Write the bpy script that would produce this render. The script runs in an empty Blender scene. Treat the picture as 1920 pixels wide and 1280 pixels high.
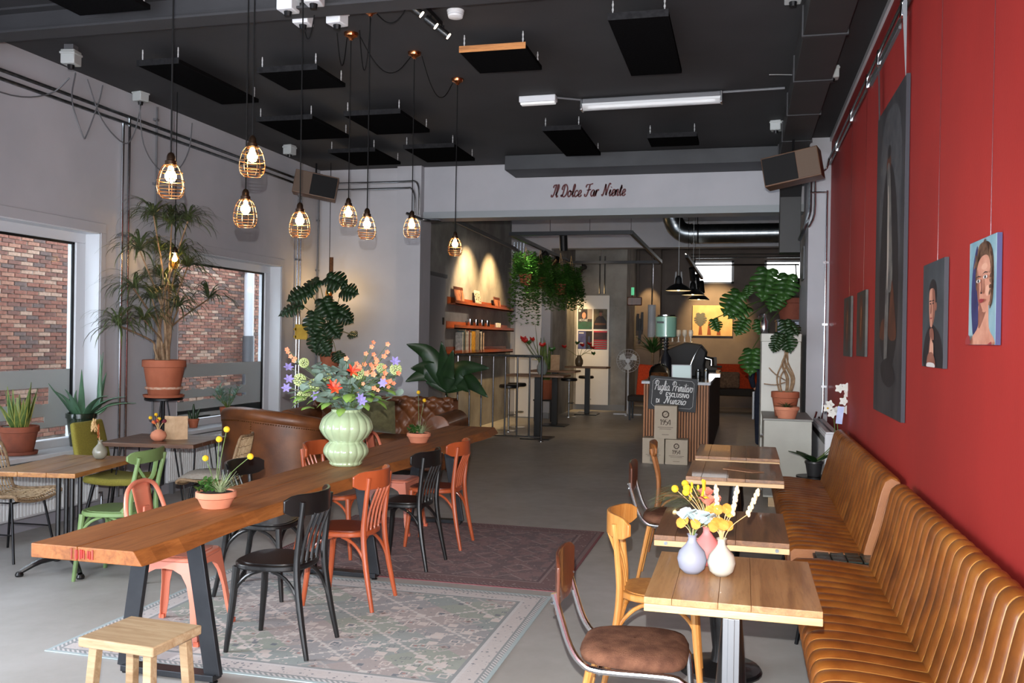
import bpy, math, random
from mathutils import Vector, Matrix
PI = math.pi
R = math.radians
scene = bpy.context.scene
col = scene.collection
rnd = random.Random(7)

# ------------------------------------------------------------------ camera
FPX, YAW, PIT, ROL, CH = 1690.0, .251, -.0028, .016, 1.68
def _axes():
    cy, sy, cp, sp = math.cos(YAW), math.sin(YAW), math.cos(PIT), math.sin(PIT)
    f = Vector((-sy*cp, cy*cp, sp)); r = Vector((cy, sy, 0)); u = r.cross(f)
    c, s = math.cos(ROL), math.sin(ROL)
    return r*c + u*s, u*c - r*s, f
AR, AU, AF = _axes()
CAM = Vector((0, 0, CH))
def at(x, y, X=None, Y=None, Z=None):
    """photo pixel (1920x1280) -> point on the plane X=, Y= or Z="""
    d = AF + AR*((x-960)/FPX) + AU*((640-y)/FPX)
    if X is not None: t = (X-CAM.x)/d.x
    elif Y is not None: t = (Y-CAM.y)/d.y
    else: t = (Z-CAM.z)/d.z
    return CAM + d*t
cd = bpy.data.cameras.new('camera'); cam = bpy.data.objects.new('camera', cd); col.objects.link(cam)
cd.sensor_width = 36; cd.lens = FPX/1920*36; cd.clip_start = .05; cd.clip_end = 200
cam.matrix_world = Matrix(((AR.x, AU.x, -AF.x, 0), (AR.y, AU.y, -AF.y, 0), (AR.z, AU.z, -AF.z, CH), (0, 0, 0, 1)))
scene.camera = cam
vs = scene.view_settings
vs.view_transform = 'Standard'; vs.look = 'None'; vs.gamma = 1; vs.use_curve_mapping = False; vs.exposure = 0.42

# ------------------------------------------------------------------ world, daylight, flash
w = bpy.data.worlds.new('world'); scene.world = w; w.use_nodes = True
w.node_tree.nodes['Background'].inputs[0].default_value = (.80, .88, 1.0, 1)
w.node_tree.nodes['Background'].inputs[1].default_value = 6.5
def lamp(name, kind, loc, energy, color=(1, 1, 1), aim=None, size=.1, size_y=None, angle=60, blend=.5, parent=None, spread=180):
    l = bpy.data.lights.new(name, kind); l.energy = energy; l.color = color
    o = bpy.data.objects.new(name, l); col.objects.link(o); o.location = loc
    if kind == 'AREA':
        l.size = size; l.spread = R(spread)
        if size_y: l.shape = 'RECTANGLE'; l.size_y = size_y
    else: l.shadow_soft_size = size
    if kind == 'SPOT': l.spot_size = R(angle); l.spot_blend = blend
    if aim is not None: o.rotation_euler = (Vector(aim)-Vector(loc)).to_track_quat('-Z', 'Y').to_euler()
    if parent: o.parent = parent
    return o
WARM = (1.0, .66, .30)
# the camera's built-in flash, above the lens
fl = CAM + AU*.15 - AR*.02
lamp('camera_flash', 'SPOT', fl, 1300, (1.0, .97, .93), fl+AF+AU*.02, .009, angle=85, blend=1)
# daylight through the shop front behind the camera
lamp('shop_front_daylight', 'AREA', (-2.4, -2.35, 1.3), 112, (.86, .93, 1.0), (-2.4, 5, .9), 6.0, 2.6)
# fill light added left of the view to brighten the near floor
lamp('side_fill', 'AREA', (-6.25, 2.0, 1.75), 105, (.88, .94, 1.0), (-3.9, 2.3, -.2), 3.0, 1.9, spread=115)

# ------------------------------------------------------------------ mesh builder
def xf(loc=(0, 0, 0), rz=0, rx=0, ry=0, s=1):
    return Matrix.Translation(loc) @ Matrix.Rotation(rz, 4, 'Z') @ Matrix.Rotation(ry, 4, 'Y') @ Matrix.Rotation(rx, 4, 'X') @ Matrix.Scale(s, 4)
def frame_of(d):
    d = d.normalized(); a = Vector((0, 0, 1)) if abs(d.z) < .95 else Vector((1, 0, 0))
    x = d.cross(a).normalized(); return x, x.cross(d).normalized()
def smooth_path(pts, k=4, closed=False):
    P = [Vector(p) for p in pts]; n = len(P); out = []
    if n < 3: return P
    for i in range(n if closed else n-1):
        g = lambda j: P[j % n] if closed else P[max(0, min(n-1, j))]
        a, b, c, d = g(i-1), g(i), g(i+1), g(i+2)
        for q in range(k):
            t = q/k
            out.append(.5*((2*b)+(c-a)*t+(2*a-5*b+4*c-d)*t*t+(3*b-a-3*c+d)*t**3))
    if not closed: out.append(P[-1])
    return out
class MB:
    def __init__(s): s.v = []; s.f = []
    def add(s, vs_, fs, M=None):
        o = len(s.v)
        s.v += [tuple(M @ Vector(p)) if M is not None else tuple(p) for p in vs_]
        s.f += [tuple(i+o for i in f) for f in fs]; return s
    def bx(s, x0, x1, y0, y1, z0, z1, M=None):
        V = [(x, y, z) for z in (z0, z1) for y in (y0, y1) for x in (x0, x1)]
        return s.add(V, [(0, 2, 3, 1), (4, 5, 7, 6), (0, 1, 5, 4), (2, 6, 7, 3), (0, 4, 6, 2), (1, 3, 7, 5)], M)
    def box(s, c, d, M=None):
        return s.bx(c[0]-d[0]/2, c[0]+d[0]/2, c[1]-d[1]/2, c[1]+d[1]/2, c[2]-d[2]/2, c[2]+d[2]/2, M)
    def bar(s, a, b, w_, h_, up=(0, 0, 1), M=None):
        a, b = Vector(a), Vector(b); d = (b-a).normalized(); x = d.cross(Vector(up))
        if x.length < 1e-4: x = Vector((1, 0, 0))
        x.normalize(); u = x.cross(d)
        V = [p + x*(i*w_/2) + u*(j*h_/2) for p in (a, b) for j in (-1, 1) for i in (-1, 1)]
        return s.add(V, [(0, 1, 3, 2), (4, 6, 7, 5), (0, 4, 5, 1), (2, 3, 7, 6), (0, 2, 6, 4), (1, 5, 7, 3)], M)
    def tube(s, pts, r, n=8, k=0, closed=False, M=None, flat=1.0):
        P = smooth_path(pts, k, closed) if k else [Vector(p) for p in pts]
        m = len(P); rr = r if isinstance(r, (list, tuple)) else None
        V = []; F = []; px = None
        for i, p in enumerate(P):
            d = (P[(i+1) % m]-P[i-1]) if closed else (P[min(i+1, m-1)]-P[max(i-1, 0)])
            if d.length < 1e-9: d = Vector((0, 0, 1))
            d.normalize()
            if px is None: x, y = frame_of(d)
            else:
                x = px - d*px.dot(d)
                if x.length < 1e-5: x, y = frame_of(d)
                else: x.normalize(); y = x.cross(d)
            px = x
            if rr: t = i/(m-1)*(len(rr)-1); j = min(int(t), len(rr)-2); q = rr[j]+(rr[j+1]-rr[j])*(t-j)
            else: q = r
            V += [p + x*(q*math.cos(2*PI*a/n)) + y*(q*flat*math.sin(2*PI*a/n)) for a in range(n)]
        for i in range(m if closed else m-1):
            for a in range(n):
                b = (a+1) % n; i2 = (i+1) % m
                F.append((i*n+a, i*n+b, i2*n+b, i2*n+a))
        if not closed: F.append(tuple(range(n-1, -1, -1))); F.append(tuple((m-1)*n+a for a in range(n)))
        return s.add(V, F, M)
    def lathe(s, prof, n=24, M=None, fn=None, cap=True):
        V = []; F = []
        for (r, z) in prof:
            for a in range(n):
                t = 2*PI*a/n; q = r*(fn(t, z) if fn else 1)
                V.append((q*math.cos(t), q*math.sin(t), z))
        for i in range(len(prof)-1):
            for a in range(n):
                b = (a+1) % n; F.append((i*n+a, i*n+b, (i+1)*n+b, (i+1)*n+a))
        if cap: F.append(tuple(range(n-1, -1, -1))); F.append(tuple((len(prof)-1)*n+a for a in range(n)))
        return s.add(V, F, M)
    def ball(s, c, r, n=10, m=6, sc=(1, 1, 1)):
        pr = [(max(1e-4, math.sin(PI*i/m))*r, -math.cos(PI*i/m)*r) for i in range(m+1)]
        return s.lathe(pr, n, Matrix.Translation(c) @ Matrix.Diagonal((*sc, 1)))
    def prism(s, poly, z0, z1, M=None):
        n = len(poly)
        V = [(p[0], p[1], z0) for p in poly]+[(p[0], p[1], z1) for p in poly]
        F = [tuple(range(n-1, -1, -1)), tuple(range(n, 2*n))]+[(i, (i+1) % n, n+(i+1) % n, n+i) for i in range(n)]
        return s.add(V, F, M)
    def grid(s, fn, nu, nv, M=None, two=False):
        V = [fn(i/nu, j/nv) for i in range(nu+1) for j in range(nv+1)]
        F = [(i*(nv+1)+j, (i+1)*(nv+1)+j, (i+1)*(nv+1)+j+1, i*(nv+1)+j+1) for i in range(nu) for j in range(nv)]
        return s.add(V, F, M)
    def ribbon(s, pts, wid, side=None, k=3, vee=0.0, M=None):
        """strap leaf: a path with a width list, folded along the middle"""
        P = smooth_path(pts, k); m = len(P); V = []; F = []
        for i, p in enumerate(P):
            d = (P[min(i+1, m-1)]-P[max(i-1, 0)]).normalized()
            sd = Vector(side) if side is not None else d.cross(Vector((0, 0, 1)))
            sd = sd - d*sd.dot(d)
            if sd.length < 1e-4: sd = Vector((1, 0, 0))
            sd.normalize(); up = sd.cross(d)
            t = i/(m-1)*(len(wid)-1); j = min(int(t), len(wid)-2); q = (wid[j]+(wid[j+1]-wid[j])*(t-j))/2
            V += [p-sd*q+up*(q*vee), p, p+sd*q+up*(q*vee)]
        for i in range(m-1):
            a = i*3; F += [(a, a+1, a+4, a+3), (a+1, a+2, a+5, a+4)]
        return s.add(V, F, M)
    def build(s, name, mat, parent=None, smooth=35, bevel=0, world=False, kind=None):
        vv = s.v; o = bpy.data.objects.new(name, None) if False else None
        loc = (0, 0, 0)
        if parent is None and vv:
            xs = [p[0] for p in vv]; ys = [p[1] for p in vv]; zs = [p[2] for p in vv]
            loc = ((min(xs)+max(xs))/2, (min(ys)+max(ys))/2, min(zs))
            vv = [(p[0]-loc[0], p[1]-loc[1], p[2]-loc[2]) for p in vv]
        elif world:
            bpy_m = world_of(parent).inverted(); vv = [tuple(bpy_m @ Vector(p)) for p in vv]
        me = bpy.data.meshes.new(name); me.from_pydata(vv, [], s.f); me.update()
        if smooth:
            me.shade_smooth(); me.set_sharp_from_angle(angle=R(smooth))
        if mat is not None: me.materials.append(mat)
        o = bpy.data.objects.new(name, me); col.objects.link(o); o.location = loc
        if parent is not None: o.parent = parent
        if bevel:
            b = o.modifiers.new('bevel', 'BEVEL'); b.width = bevel; b.segments = 2; b.limit_method = 'ANGLE'; b.angle_limit = R(50)
        if kind: o['kind'] = kind
        return o
def world_of(o):
    m = Matrix.Translation(o.location) @ o.rotation_euler.to_matrix().to_4x4() @ Matrix.Diagonal((*o.scale, 1))
    return world_of(o.parent) @ m if o.parent else m
def tag(o, label, cat, group=None):
    o['label'] = label; o['category'] = cat
    if group: o['group'] = group
    return o
def thing(name, label, cat, loc=(0, 0, 0), rz=0, group=None):
    o = bpy.data.objects.new(name, None); col.objects.link(o); o.empty_display_size = .1
    o.location = loc; o.rotation_euler = (0, 0, rz)
    return tag(o, label, cat, group)
def struct(o, label=None):
    o['kind'] = 'structure'
    if label: o['label'] = label
    return o
def dup(root, loc, rz, label=None, group=None):
    def cp(o, par):
        c = o.copy(); col.objects.link(c); c.parent = par
        for ch in [x for x in bpy.data.objects if x.parent == o]: cp(ch, c)
        return c
    c = cp(root, None); c.location = loc; c.rotation_euler = (0, 0, rz)
    if label: c['label'] = label
    if group: c['group'] = group
    return c
def share(o, parent=None, loc=(0, 0, 0), rot=(0, 0, 0), name=None, scale=None):
    c = o.copy(); col.objects.link(c); c.parent = parent; c.location = loc; c.rotation_euler = rot
    if scale is not None: c.scale = scale
    if name: c.name = name
    return c

# ------------------------------------------------------------------ materials
def lin(c):
    f = lambda u: (u/255/12.92) if u/255 <= .04045 else ((u/255+.055)/1.055)**2.4
    return (f(c[0]), f(c[1]), f(c[2]), 1)
class X:
    """tiny expression wrapper around shader math nodes"""
    nt = None
    def __init__(s, sock): s.s = sock
    @staticmethod
    def m(op, *a):
        n = X.nt.nodes.new('ShaderNodeMath'); n.operation = op
        for i, q in enumerate(a):
            if isinstance(q, X): X.nt.links.new(q.s, n.inputs[i])
            else: n.inputs[i].default_value = q
        return X(n.outputs[0])
    def __add__(s, o): return X.m('ADD', s, o)
    def __radd__(s, o): return X.m('ADD', o, s)
    def __sub__(s, o): return X.m('SUBTRACT', s, o)
    def __rsub__(s, o): return X.m('SUBTRACT', o, s)
    def __mul__(s, o): return X.m('MULTIPLY', s, o)
    def __rmul__(s, o): return X.m('MULTIPLY', o, s)
    def __truediv__(s, o): return X.m('DIVIDE', s, o)
    def abs(s): return X.m('ABSOLUTE', s)
    def fr(s): return X.m('FRACT', s)
    def fl(s): return X.m('FLOOR', s)
    def gt(s, o): return X.m('GREATER_THAN', s, o)
    def lt(s, o): return X.m('LESS_THAN', s, o)
    def mx(s, o): return X.m('MAXIMUM', s, o)
    def mn(s, o): return X.m('MINIMUM', s, o)
def new_mat(name):
    m = bpy.data.materials.new(name); m.use_nodes = True; X.nt = m.node_tree
    b = m.node_tree.nodes['Principled BSDF']; return m, m.node_tree, b
def coords(nt, scale=(1, 1, 1)):
    tc = nt.nodes.new('ShaderNodeTexCoord'); mp = nt.nodes.new('ShaderNodeMapping')
    nt.links.new(tc.outputs['Object'], mp.inputs[0]); mp.inputs['Scale'].default_value = scale
    return mp.outputs[0]
def noise(nt, vec, scale, detail=4, rough=.55, dist=0):
    n = nt.nodes.new('ShaderNodeTexNoise'); nt.links.new(vec, n.inputs['Vector'])
    n.inputs['Scale'].default_value = scale; n.inputs['Detail'].default_value = detail; n.inputs['Roughness'].default_value = rough
    n.inputs['Distortion'].default_value = dist
    return n.outputs[0]
def ramp(nt, fac, stops):
    r = nt.nodes.new('ShaderNodeValToRGB'); nt.links.new(fac, r.inputs[0]); e = r.color_ramp.elements
    while len(e) < len(stops): e.new(.5)
    for q, (p, c) in zip(e, stops): q.position = p; q.color = lin(c)
    return r.outputs[0]
def mixc(nt, fac, a, b):
    n = nt.nodes.new('ShaderNodeMix'); n.data_type = 'RGBA'
    for i, q in ((0, fac), (6, a), (7, b)):
        if isinstance(q, X): q = q.s
        if isinstance(q, (tuple, list)): n.inputs[i].default_value = lin(q)
        elif isinstance(q, (int, float)): n.inputs[i].default_value = q
        else: nt.links.new(q, n.inputs[i])
    return n.outputs[2]
def bump(nt, b, h, strength, dist=.01):
    n = nt.nodes.new('ShaderNodeBump'); n.inputs['Strength'].default_value = strength; n.inputs['Distance'].default_value = dist
    nt.links.new(h.s if isinstance(h, X) else h, n.inputs['Height']); nt.links.new(n.outputs[0], b.inputs['Normal'])
_mc = {}
def mat(name, c, c2=None, rough=.5, metal=0, ns=6, stretch=(1, 1, 1), lo=.35, hi=.65, bp=0, bs=60, coat=0, trans=0, emit=0, ior=None, alpha=1, ec=None, sheen=0, spec=None):
    if name in _mc: return _mc[name]
    m, nt, b = new_mat(name)
    b.inputs['Base Color'].default_value = lin(c); b.inputs['Roughness'].default_value = rough; b.inputs['Metallic'].default_value = metal
    b.inputs['Coat Weight'].default_value = coat; b.inputs['Transmission Weight'].default_value = trans; b.inputs['Alpha'].default_value = alpha
    if spec is not None: b.inputs['Specular IOR Level'].default_value = spec
    if sheen: b.inputs['Sheen Weight'].default_value = sheen
    if ior: b.inputs['IOR'].default_value = ior
    v = None
    if c2 is not None:
        v = coords(nt, stretch)
        nt.links.new(ramp(nt, noise(nt, v, ns), [(lo, c), (hi, c2)]), b.inputs['Base Color'])
    if bp:
        v = coords(nt, stretch); bump(nt, b, noise(nt, v, bs, 3), bp, .004)
    if emit:
        b.inputs['Emission Color'].default_value = lin(ec or c); b.inputs['Emission Strength'].default_value = emit
    _mc[name] = m; return m
def wood(name, c, c2, c3=None, axis='Y', rough=.45, sc=1.0, bp=.25, coat=0):
    if name in _mc: return _mc[name]
    m, nt, b = new_mat(name); s = [9*sc, 9*sc, 9*sc]; s['XYZ'.index(axis)] = .7*sc
    v = coords(nt, s); n1 = noise(nt, v, 2.2, 8, .62, .8); n2 = noise(nt, v, 14, 4, .6)
    st = [(.3, c2), (.52, c)] + ([(.72, c3)] if c3 else [])
    cc = ramp(nt, n1, st); n = X(n2)
    nt.links.new(mixc(nt, n.gt(.58)*.35, cc, c2), b.inputs['Base Color'])
    b.inputs['Roughness'].default_value = rough; b.inputs['Coat Weight'].default_value = coat
    bump(nt, b, n2, bp, .003); _mc[name] = m; return m
# ================================================================== the room
XL, XR, ZC, YB = -5.84, .935, 4.02, 11.7
m_wall = mat('wall_plaster', (176, 176, 182), (166, 167, 173), .75, ns=1.3, bp=.12, bs=90)
m_white = mat('white_paint', (205, 207, 212), (196, 198, 203), .5, ns=2)
m_ceil = mat('ceiling_black', (50, 50, 53), (43, 43, 46), .75, ns=1.5, bp=.2, bs=120)
m_red = mat('red_wall', (162, 38, 33), (150, 33, 29), .62, ns=1.6, stretch=(1, 1, .4), bp=.15, bs=110)
m_conc = mat('concrete', (158, 155, 150), (128, 125, 121), .7, ns=2.2, bp=.2, bs=40)
m_dark = mat('black_metal', (26, 26, 28), None, .4, .6)
m_blackpaint = mat('black_paint', (16, 16, 17), None, .35, coat=.3)
m_chrome = mat('chrome', (205, 208, 212), None, .16, 1)
m_steel = mat('galvanised', (150, 155, 158), (118, 123, 127), .32, 1, ns=20)
m_cond = mat('grey_conduit', (92, 93, 97), None, .5)
m_glass = mat('window_glass', (235, 240, 240), None, .02, trans=1, ior=1.1)
m_frame = mat('window_frame_paint', (200, 204, 210), None, .4)

def floor_mat():
    m, nt, b = new_mat('polished_concrete'); v = coords(nt)
    n1 = noise(nt, v, .9, 6, .6, .4); n2 = noise(nt, v, 7, 5, .6); n3 = noise(nt, v, 60, 3)
    c = ramp(nt, n1, [(.3, (156, 153, 149)), (.5, (172, 170, 167)), (.72, (184, 182, 180))])
    nt.links.new(mixc(nt, X(n2)*.35, c, (148, 144, 139)), b.inputs['Base Color'])
    nt.links.new(ramp(nt, n2, [(.3, (165, 165, 165)), (.7, (190, 190, 190))]), b.inputs['Roughness'])
    bump(nt, b, n3, .06, .002); return m
struct(MB().bx(-7.0, 2.6, -2.6, 26, -.12, 0).build('floor', floor_mat()), 'grey polished concrete floor of the room')
struct(MB().bx(XL-.35, XR+.3, -2.6, YB+.3, ZC, ZC+.2).build('ceiling', m_ceil), 'black painted ceiling of the front room')
struct(MB().bx(XL-.35, 2.3, YB+.3, 26, 4.3, 4.5).build('ceiling', m_ceil), 'dark ceiling over the back room')

# left wall with two window openings
W1 = (4.3, 7.21, .62, 2.61); W2 = (8.42, 10.62, .62, 2.58)
lw = MB(); x0, x1 = XL-.3, XL
lw.bx(x0, x1, -2.6, YB+.3, 0, .62).bx(x0, x1, -2.6, YB+.3, 2.61, ZC)
lw.bx(x0, x1, -2.6, .5, .62, 2.61).bx(x0, x1, 3.5, W1[0], .62, 2.61).bx(x0, x1, W1[1], W2[0], .62, 2.61).bx(x0, x1, W2[1], YB+.3, .62, 2.61).bx(x0, x1, W2[0], W2[1], 2.58, 2.61)  # the unseen opening nearest the viewer is added for the side fill
struct(lw.build('wall_left', m_wall, smooth=0), 'pale grey plaster wall with two windows')
struct(MB().bx(XR, XR+.2, -2.6, 10.9, 0, ZC).build('wall_right', m_red), 'red painted wall behind the leather benches')
# shop front behind the camera: piers, lintel and sill around a wide window
fw = MB().bx(XL-.3, XL+.3, -2.8, -2.6, 0, ZC).bx(XR-.2, XR+.2, -2.8, -2.6, 0, ZC).bx(XL+.3, XR-.2, -2.8, -2.6, 3.0, ZC).bx(XL+.3, XR-.2, -2.8, -2.6, 0, .15)
struct(fw.build('wall_front', m_wall), 'shop front wall behind the viewer')
# back wall: left return, header over the wide opening
bw = MB().bx(XL, -4.28, YB, YB+.3, 0, ZC).bx(-4.28, .75, YB, YB+.3, 3.36, ZC)
struct(bw.build('wall_back', m_wall, smooth=0), 'pale wall with a header over the wide opening')
struct(MB().bx(-4.28, .75, YB-.03, YB+.32, 3.31, 3.40).build('trim_1', mat('beam_lip', (140, 146, 150), None, .5)), 'grey lip under the header')
struct(MB().bx(-4.63, -4.28, YB-.12, YB, 0, ZC).build('trim_2', m_wall), 'flat pilaster beside the opening')
struct(MB().bx(.70, XR+.2, 10.78, 12.3, 0, ZC).build('wall_pier', m_wall), 'pale pier at the end of the red wall')
struct(MB().bx(XR-.02, XR, -2.6, 10.78, ZC-.05, ZC).build('trim_3', m_white), 'white strip along the top of the red wall')
struct(MB().bx(XL, XL+.014, -2.6, YB, 0, .1).build('baseboard_left', mat('skirting', (150, 150, 158), None, .5)), 'grey skirting of the window wall')
# back room
struct(MB().bx(-5.1, -4.86, YB+.3, 18.8, 0, 4.3).build('wall_side', m_conc), 'bare concrete wall carrying three shelves')
struct(MB().bx(-5.1, -3.98, 18.8, 19.0, 0, 4.3).build('wall_niche', m_wall), 'pale wall holding a white door')
struct(MB().bx(-5.1, 2.3, 18.78, 19.1, 3.62, 4.3).build('wall_beam', m_wall), 'pale beam spanning the back room')
struct(MB().bx(-4.1, -3.98, 19.0, 21.6, 0, 4.3).build('wall_recess', m_conc), 'concrete side of the recess')
struct(MB().bx(-4.1, -2.72, 21.6, 21.8, 0, 4.3).build('wall_poster', m_conc), 'concrete wall behind the white poster panel')
struct(MB().bx(-2.84, -2.72, 21.8, 24.0, 0, 4.3).build('wall_passage', m_conc), 'concrete side of the rear seating area')
struct(MB().bx(-2.72, -2.1, 23.6, 24.0, 0, 4.3).build('wall_corner', mat('brown_wall', (112, 100, 92), (98, 88, 82), .7, ns=2)), 'brown grey corner wall')
fwin = [(-1.30, -.26, 3.20, 3.80), (.50, 1.56, 3.20, 3.80)]
fb = MB(); mb_ = _mc['brown_wall']
fb.bx(-2.1, 2.3, 24.0, 24.25, 0, 3.20).bx(-2.1, 2.3, 24.0, 24.25, 3.80, 4.3)
fb.bx(-2.1, -1.30, 24.0, 24.25, 3.2, 3.8).bx(-.26, .50, 24.0, 24.25, 3.2, 3.8).bx(1.56, 2.3, 24.0, 24.25, 3.2, 3.8)
struct(fb.build('wall_far', mb_, smooth=0), 'brown grey far wall with two small windows')
struct(MB().bx(2.1, 2.3, 12.3, 24.0, 0, 4.3).build('wall_service', mb_), 'side wall behind the service cabinets')
struct(MB().bx(XR+.2, 2.3, 12.1, 12.3, 0, 4.3).build('wall_return', m_wall), 'short return wall behind the pier')

def window(n, y0, y1, z0, z1, xg, label, film):
    t = MB().bx(xg-.05, xg+.05, y0, y1, z0, z0+.09).bx(xg-.05, xg+.05, y0, y1, z1-.1, z1).bx(xg-.05, xg+.05, y0, y0+.1, z0+.09, z1-.1).bx(xg-.05, xg+.05, y1-.13, y1, z0+.09, z1-.1)
    root = struct(t.build('window_%d' % n, m_frame, smooth=0, bevel=.006), label)
    P = root
    def part(mb, nm, mt, **k): return mb.build(nm, mt, P, world=True, **k)
    part(MB().bx(xg-.01, xg+.01, y0+.1, y1-.13, z0+.09, z1-.1), 'pane', m_glass, smooth=0)
    g = MB(); ya, yb, za, zb = y0+.1, y1-.13, z0+.09, z1-.1; s = .022
    g.bx(xg+.012, xg+.03, ya, yb, zb-s, zb).bx(xg+.012, xg+.03, yb-s, yb, za, zb).bx(xg+.012, xg+.03, ya, ya+s, za, zb)
    part(g, 'gasket', m_dark, smooth=0)
    # frosted film with clear cut-outs
    f = MB(); rr = random.Random(n); zt = z0+.72; xa, xb = xg+.011, xg+.0125
    rows = film; z = zt
    for (top, bot, c0, c1) in rows:
        f.bx(xa, xb, ya, yb, z0+bot+.0, z) if False else None
    cur = zt
    for (top, bot, c0, c1) in rows:
        f.bx(xa, xb, ya, yb-s, z0+top, cur)
        f.bx(xa, xb, ya, c0, z0+bot, z0+top); f.bx(xa, xb, c1, yb-s, z0+bot, z0+top)
        y = c0
        while y < c1:                      # ragged edges of the cut-out
            d = rr.uniform(.03, .09); q = rr.uniform(0, .03)
            f.bx(xa, xb, y, min(y+d, c1), z0+bot, z0+bot+q); y += d
        cur = z0+bot
    f.bx(xa, xb, ya, yb-s, z0+.2, cur)
    part(f, 'frosted_film', mat('frosted_film', (176, 186, 188), None, .55, alpha=.93), smooth=0)
    # white reveal lining and architrave
    v = MB().bx(xg+.05, XL+.002, y1-.012, y1+.0, z0, z1).bx(xg+.05, XL+.002, y0, y0+.012, z0, z1).bx(xg+.05, XL+.002, y0, y1, z1-.012, z1)
    part(v, 'reveal', m_frame, smooth=0)
    a = MB().bx(XL, XL+.012, y0-.06, y1+.07, z1, z1+.09).bx(XL, XL+.012, y1, y1+.07, z0, z1)
    part(a, 'architrave', m_wall, smooth=0, bevel=.004)
    return root
window(1, *W1, XL-.2, 'large white framed window with frosted strip nearest the viewer', [(.56, .40, 5.0, 6.80), (.30, .24, 5.1, 6.75)])
window(2, *W2, XL-.2, 'white framed window with frosted strip behind the tall potted dracaena', [(.57, .42, 8.5, 10.1), (.34, .29, 8.5, 10.12), (.16, .10, 8.5, 10.1)])
for n, (xa, xb, za, zb) in enumerate(fwin):
    r = struct(MB().bx(xa, xb, 24.02, 24.1, za, za+.05).bx(xa, xb, 24.02, 24.1, zb-.05, zb).bx(xa, xa+.06, 24.02, 24.1, za, zb).bx(xb-.06, xb, 24.02, 24.1, za, zb).build('window_%d' % (n+3), m_white, smooth=0),
               ['small bright window above the black counter lamps', 'small bright window behind the tall monstera'][n])
    MB().bx(xa+.06, xb-.06, 24.05, 24.06, za+.05, zb-.05).build('pane', mat('lit_pane', (255, 255, 255), None, .4, emit=3.0), r, world=True)
struct(MB().bx(XL-.14, XL+.14, 4.3, 10.75, .60, .64).build('trim_4', m_white, bevel=.006), 'long white window sill')

fr5 = MB().bx(XL-.25, XL-.15, .5, 3.5, .62, .72).bx(XL-.25, XL-.15, .5, 3.5, 2.51, 2.61).bx(XL-.25, XL-.15, .5, .6, .72, 2.51).bx(XL-.25, XL-.15, 3.4, 3.5, .72, 2.51)  # unseen window added around the side fill light
struct(fr5.build('window_5', m_frame, smooth=0), 'white frame of the added side window left of the view')
struct(MB().bx(XL-.14, XL+.14, .4, 3.6, .60, .64).build('trim_5', m_white), 'sill of the added side window')
# doors
d = struct(MB().bx(-4.86, -4.845, 13.42, 14.36, 0, 2.68).build('door_1', mat('grey_door', (140, 140, 144), None, .6), bevel=.004), 'flush grey door in the concrete wall')
MB().bx(-4.846, -4.83, 14.22, 14.28, 1.9, 2.02).build('lock_plate', m_dark, d, world=True)
MB().bx(-4.86, -4.835, 13.36, 13.42, 0, 2.74).bx(-4.86, -4.835, 13.36, 14.42, 2.68, 2.74).build('door_frame', m_cond, d, world=True)
d = struct(MB().bx(-4.74, -4.17, 18.75, 18.80, .02, 2.74).build('door_2', mat('white_door', (226, 226, 226), None, .5), bevel=.004), 'tall white door at the end of the shelf wall')
MB().tube([(-4.24, 18.74, 1.25), (-4.24, 18.70, 1.25), (-4.34, 18.70, 1.25)], .012).build('door_handle', m_chrome, d, world=True)
MB().bx(-4.86, -3.98, 18.76, 18.80, 0, .12).build('baseboard_niche', mat('grey_skirt', (132, 134, 138), None, .6))['kind'] = 'structure'
MB().bx(-3.98, -2.72, 21.57, 21.6, 0, .14).build('baseboard_rear', mat('grey_skirt', (132, 134, 138)))['kind'] = 'structure'

# alley wall of bricks seen through the windows
XBk = -8.6
bwall = struct(MB().bx(XBk-.2, XBk, 3.0, 17.0, -.3, 4.6).build('wall_alley', mat('mortar', (176, 164, 152), (146, 134, 124), .9, ns=12)), 'weathered brick wall across the alley')
bmats = [mat('brick_%d' % i, a, b, .85, ns=30, bp=.4, bs=80) for i, (a, b) in enumerate([((152, 100, 82), (122, 78, 64)), ((134, 92, 78), (106, 74, 64)), ((170, 124, 102), (140, 98, 80)), ((120, 96, 88), (92, 76, 70)), ((186, 156, 136), (156, 124, 104))])]
protos = []
for i, bm in enumerate(bmats):
    protos.append((MB().bx(-.02, .012, -.094, .094, 0, .041), bm))
cells = []
row = 0; z = .35
while z < 3.15:
    y = 8.5 + (.1 if row % 2 else 0)
    while y < 15.6:
        cells.append((y, z)); y += .2
    z += .051; row += 1
vis = [c for c in cells if (8.7 < c[0] < 10.2 or 12.0 < c[0] < 15.0)]
vis.sort(key=lambda c: (c[0]*1.0 + abs(c[1]-1.9)*.3))
first = {}; big = set(vis[:300]); rest = [MB() for _ in bmats]
for (y, z) in cells:
    k = min(4, int(rnd.random()**1.4*5)); dx = rnd.uniform(-.004, .008); l = rnd.uniform(.93, 1.0)
    if (y, z) in big:
        if k not in first:
            first[k] = protos[k][0].build('brick', protos[k][1], bwall, smooth=0); o = first[k]
        else: o = share(first[k], bwall, name='brick')
        o.location = (XBk+dx-bwall.location.x, y-bwall.location.y, z-bwall.location.z); o.scale = (1, l, 1)
    else:
        rest[k].add([(p[0]+XBk+dx, p[1]*l+y, p[2]+z) for p in protos[k][0].v], protos[k][0].f)
for k, r in enumerate(rest): r.build('brickwork', bmats[k], bwall, smooth=0, world=True, kind='stuff')
struct(MB().bx(-8.9, XL-.3, 2.5, 17, -.2, -.12).build('alley_ground', mat('paving', (96, 94, 92), (76, 74, 72), .9, ns=8)), 'paving of the alley outside the windows')
dp = thing('downpipe', 'white downpipe with a grey foot on the alley wall', 'pipe', (XBk+.14, 14.25, -.12))
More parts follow.
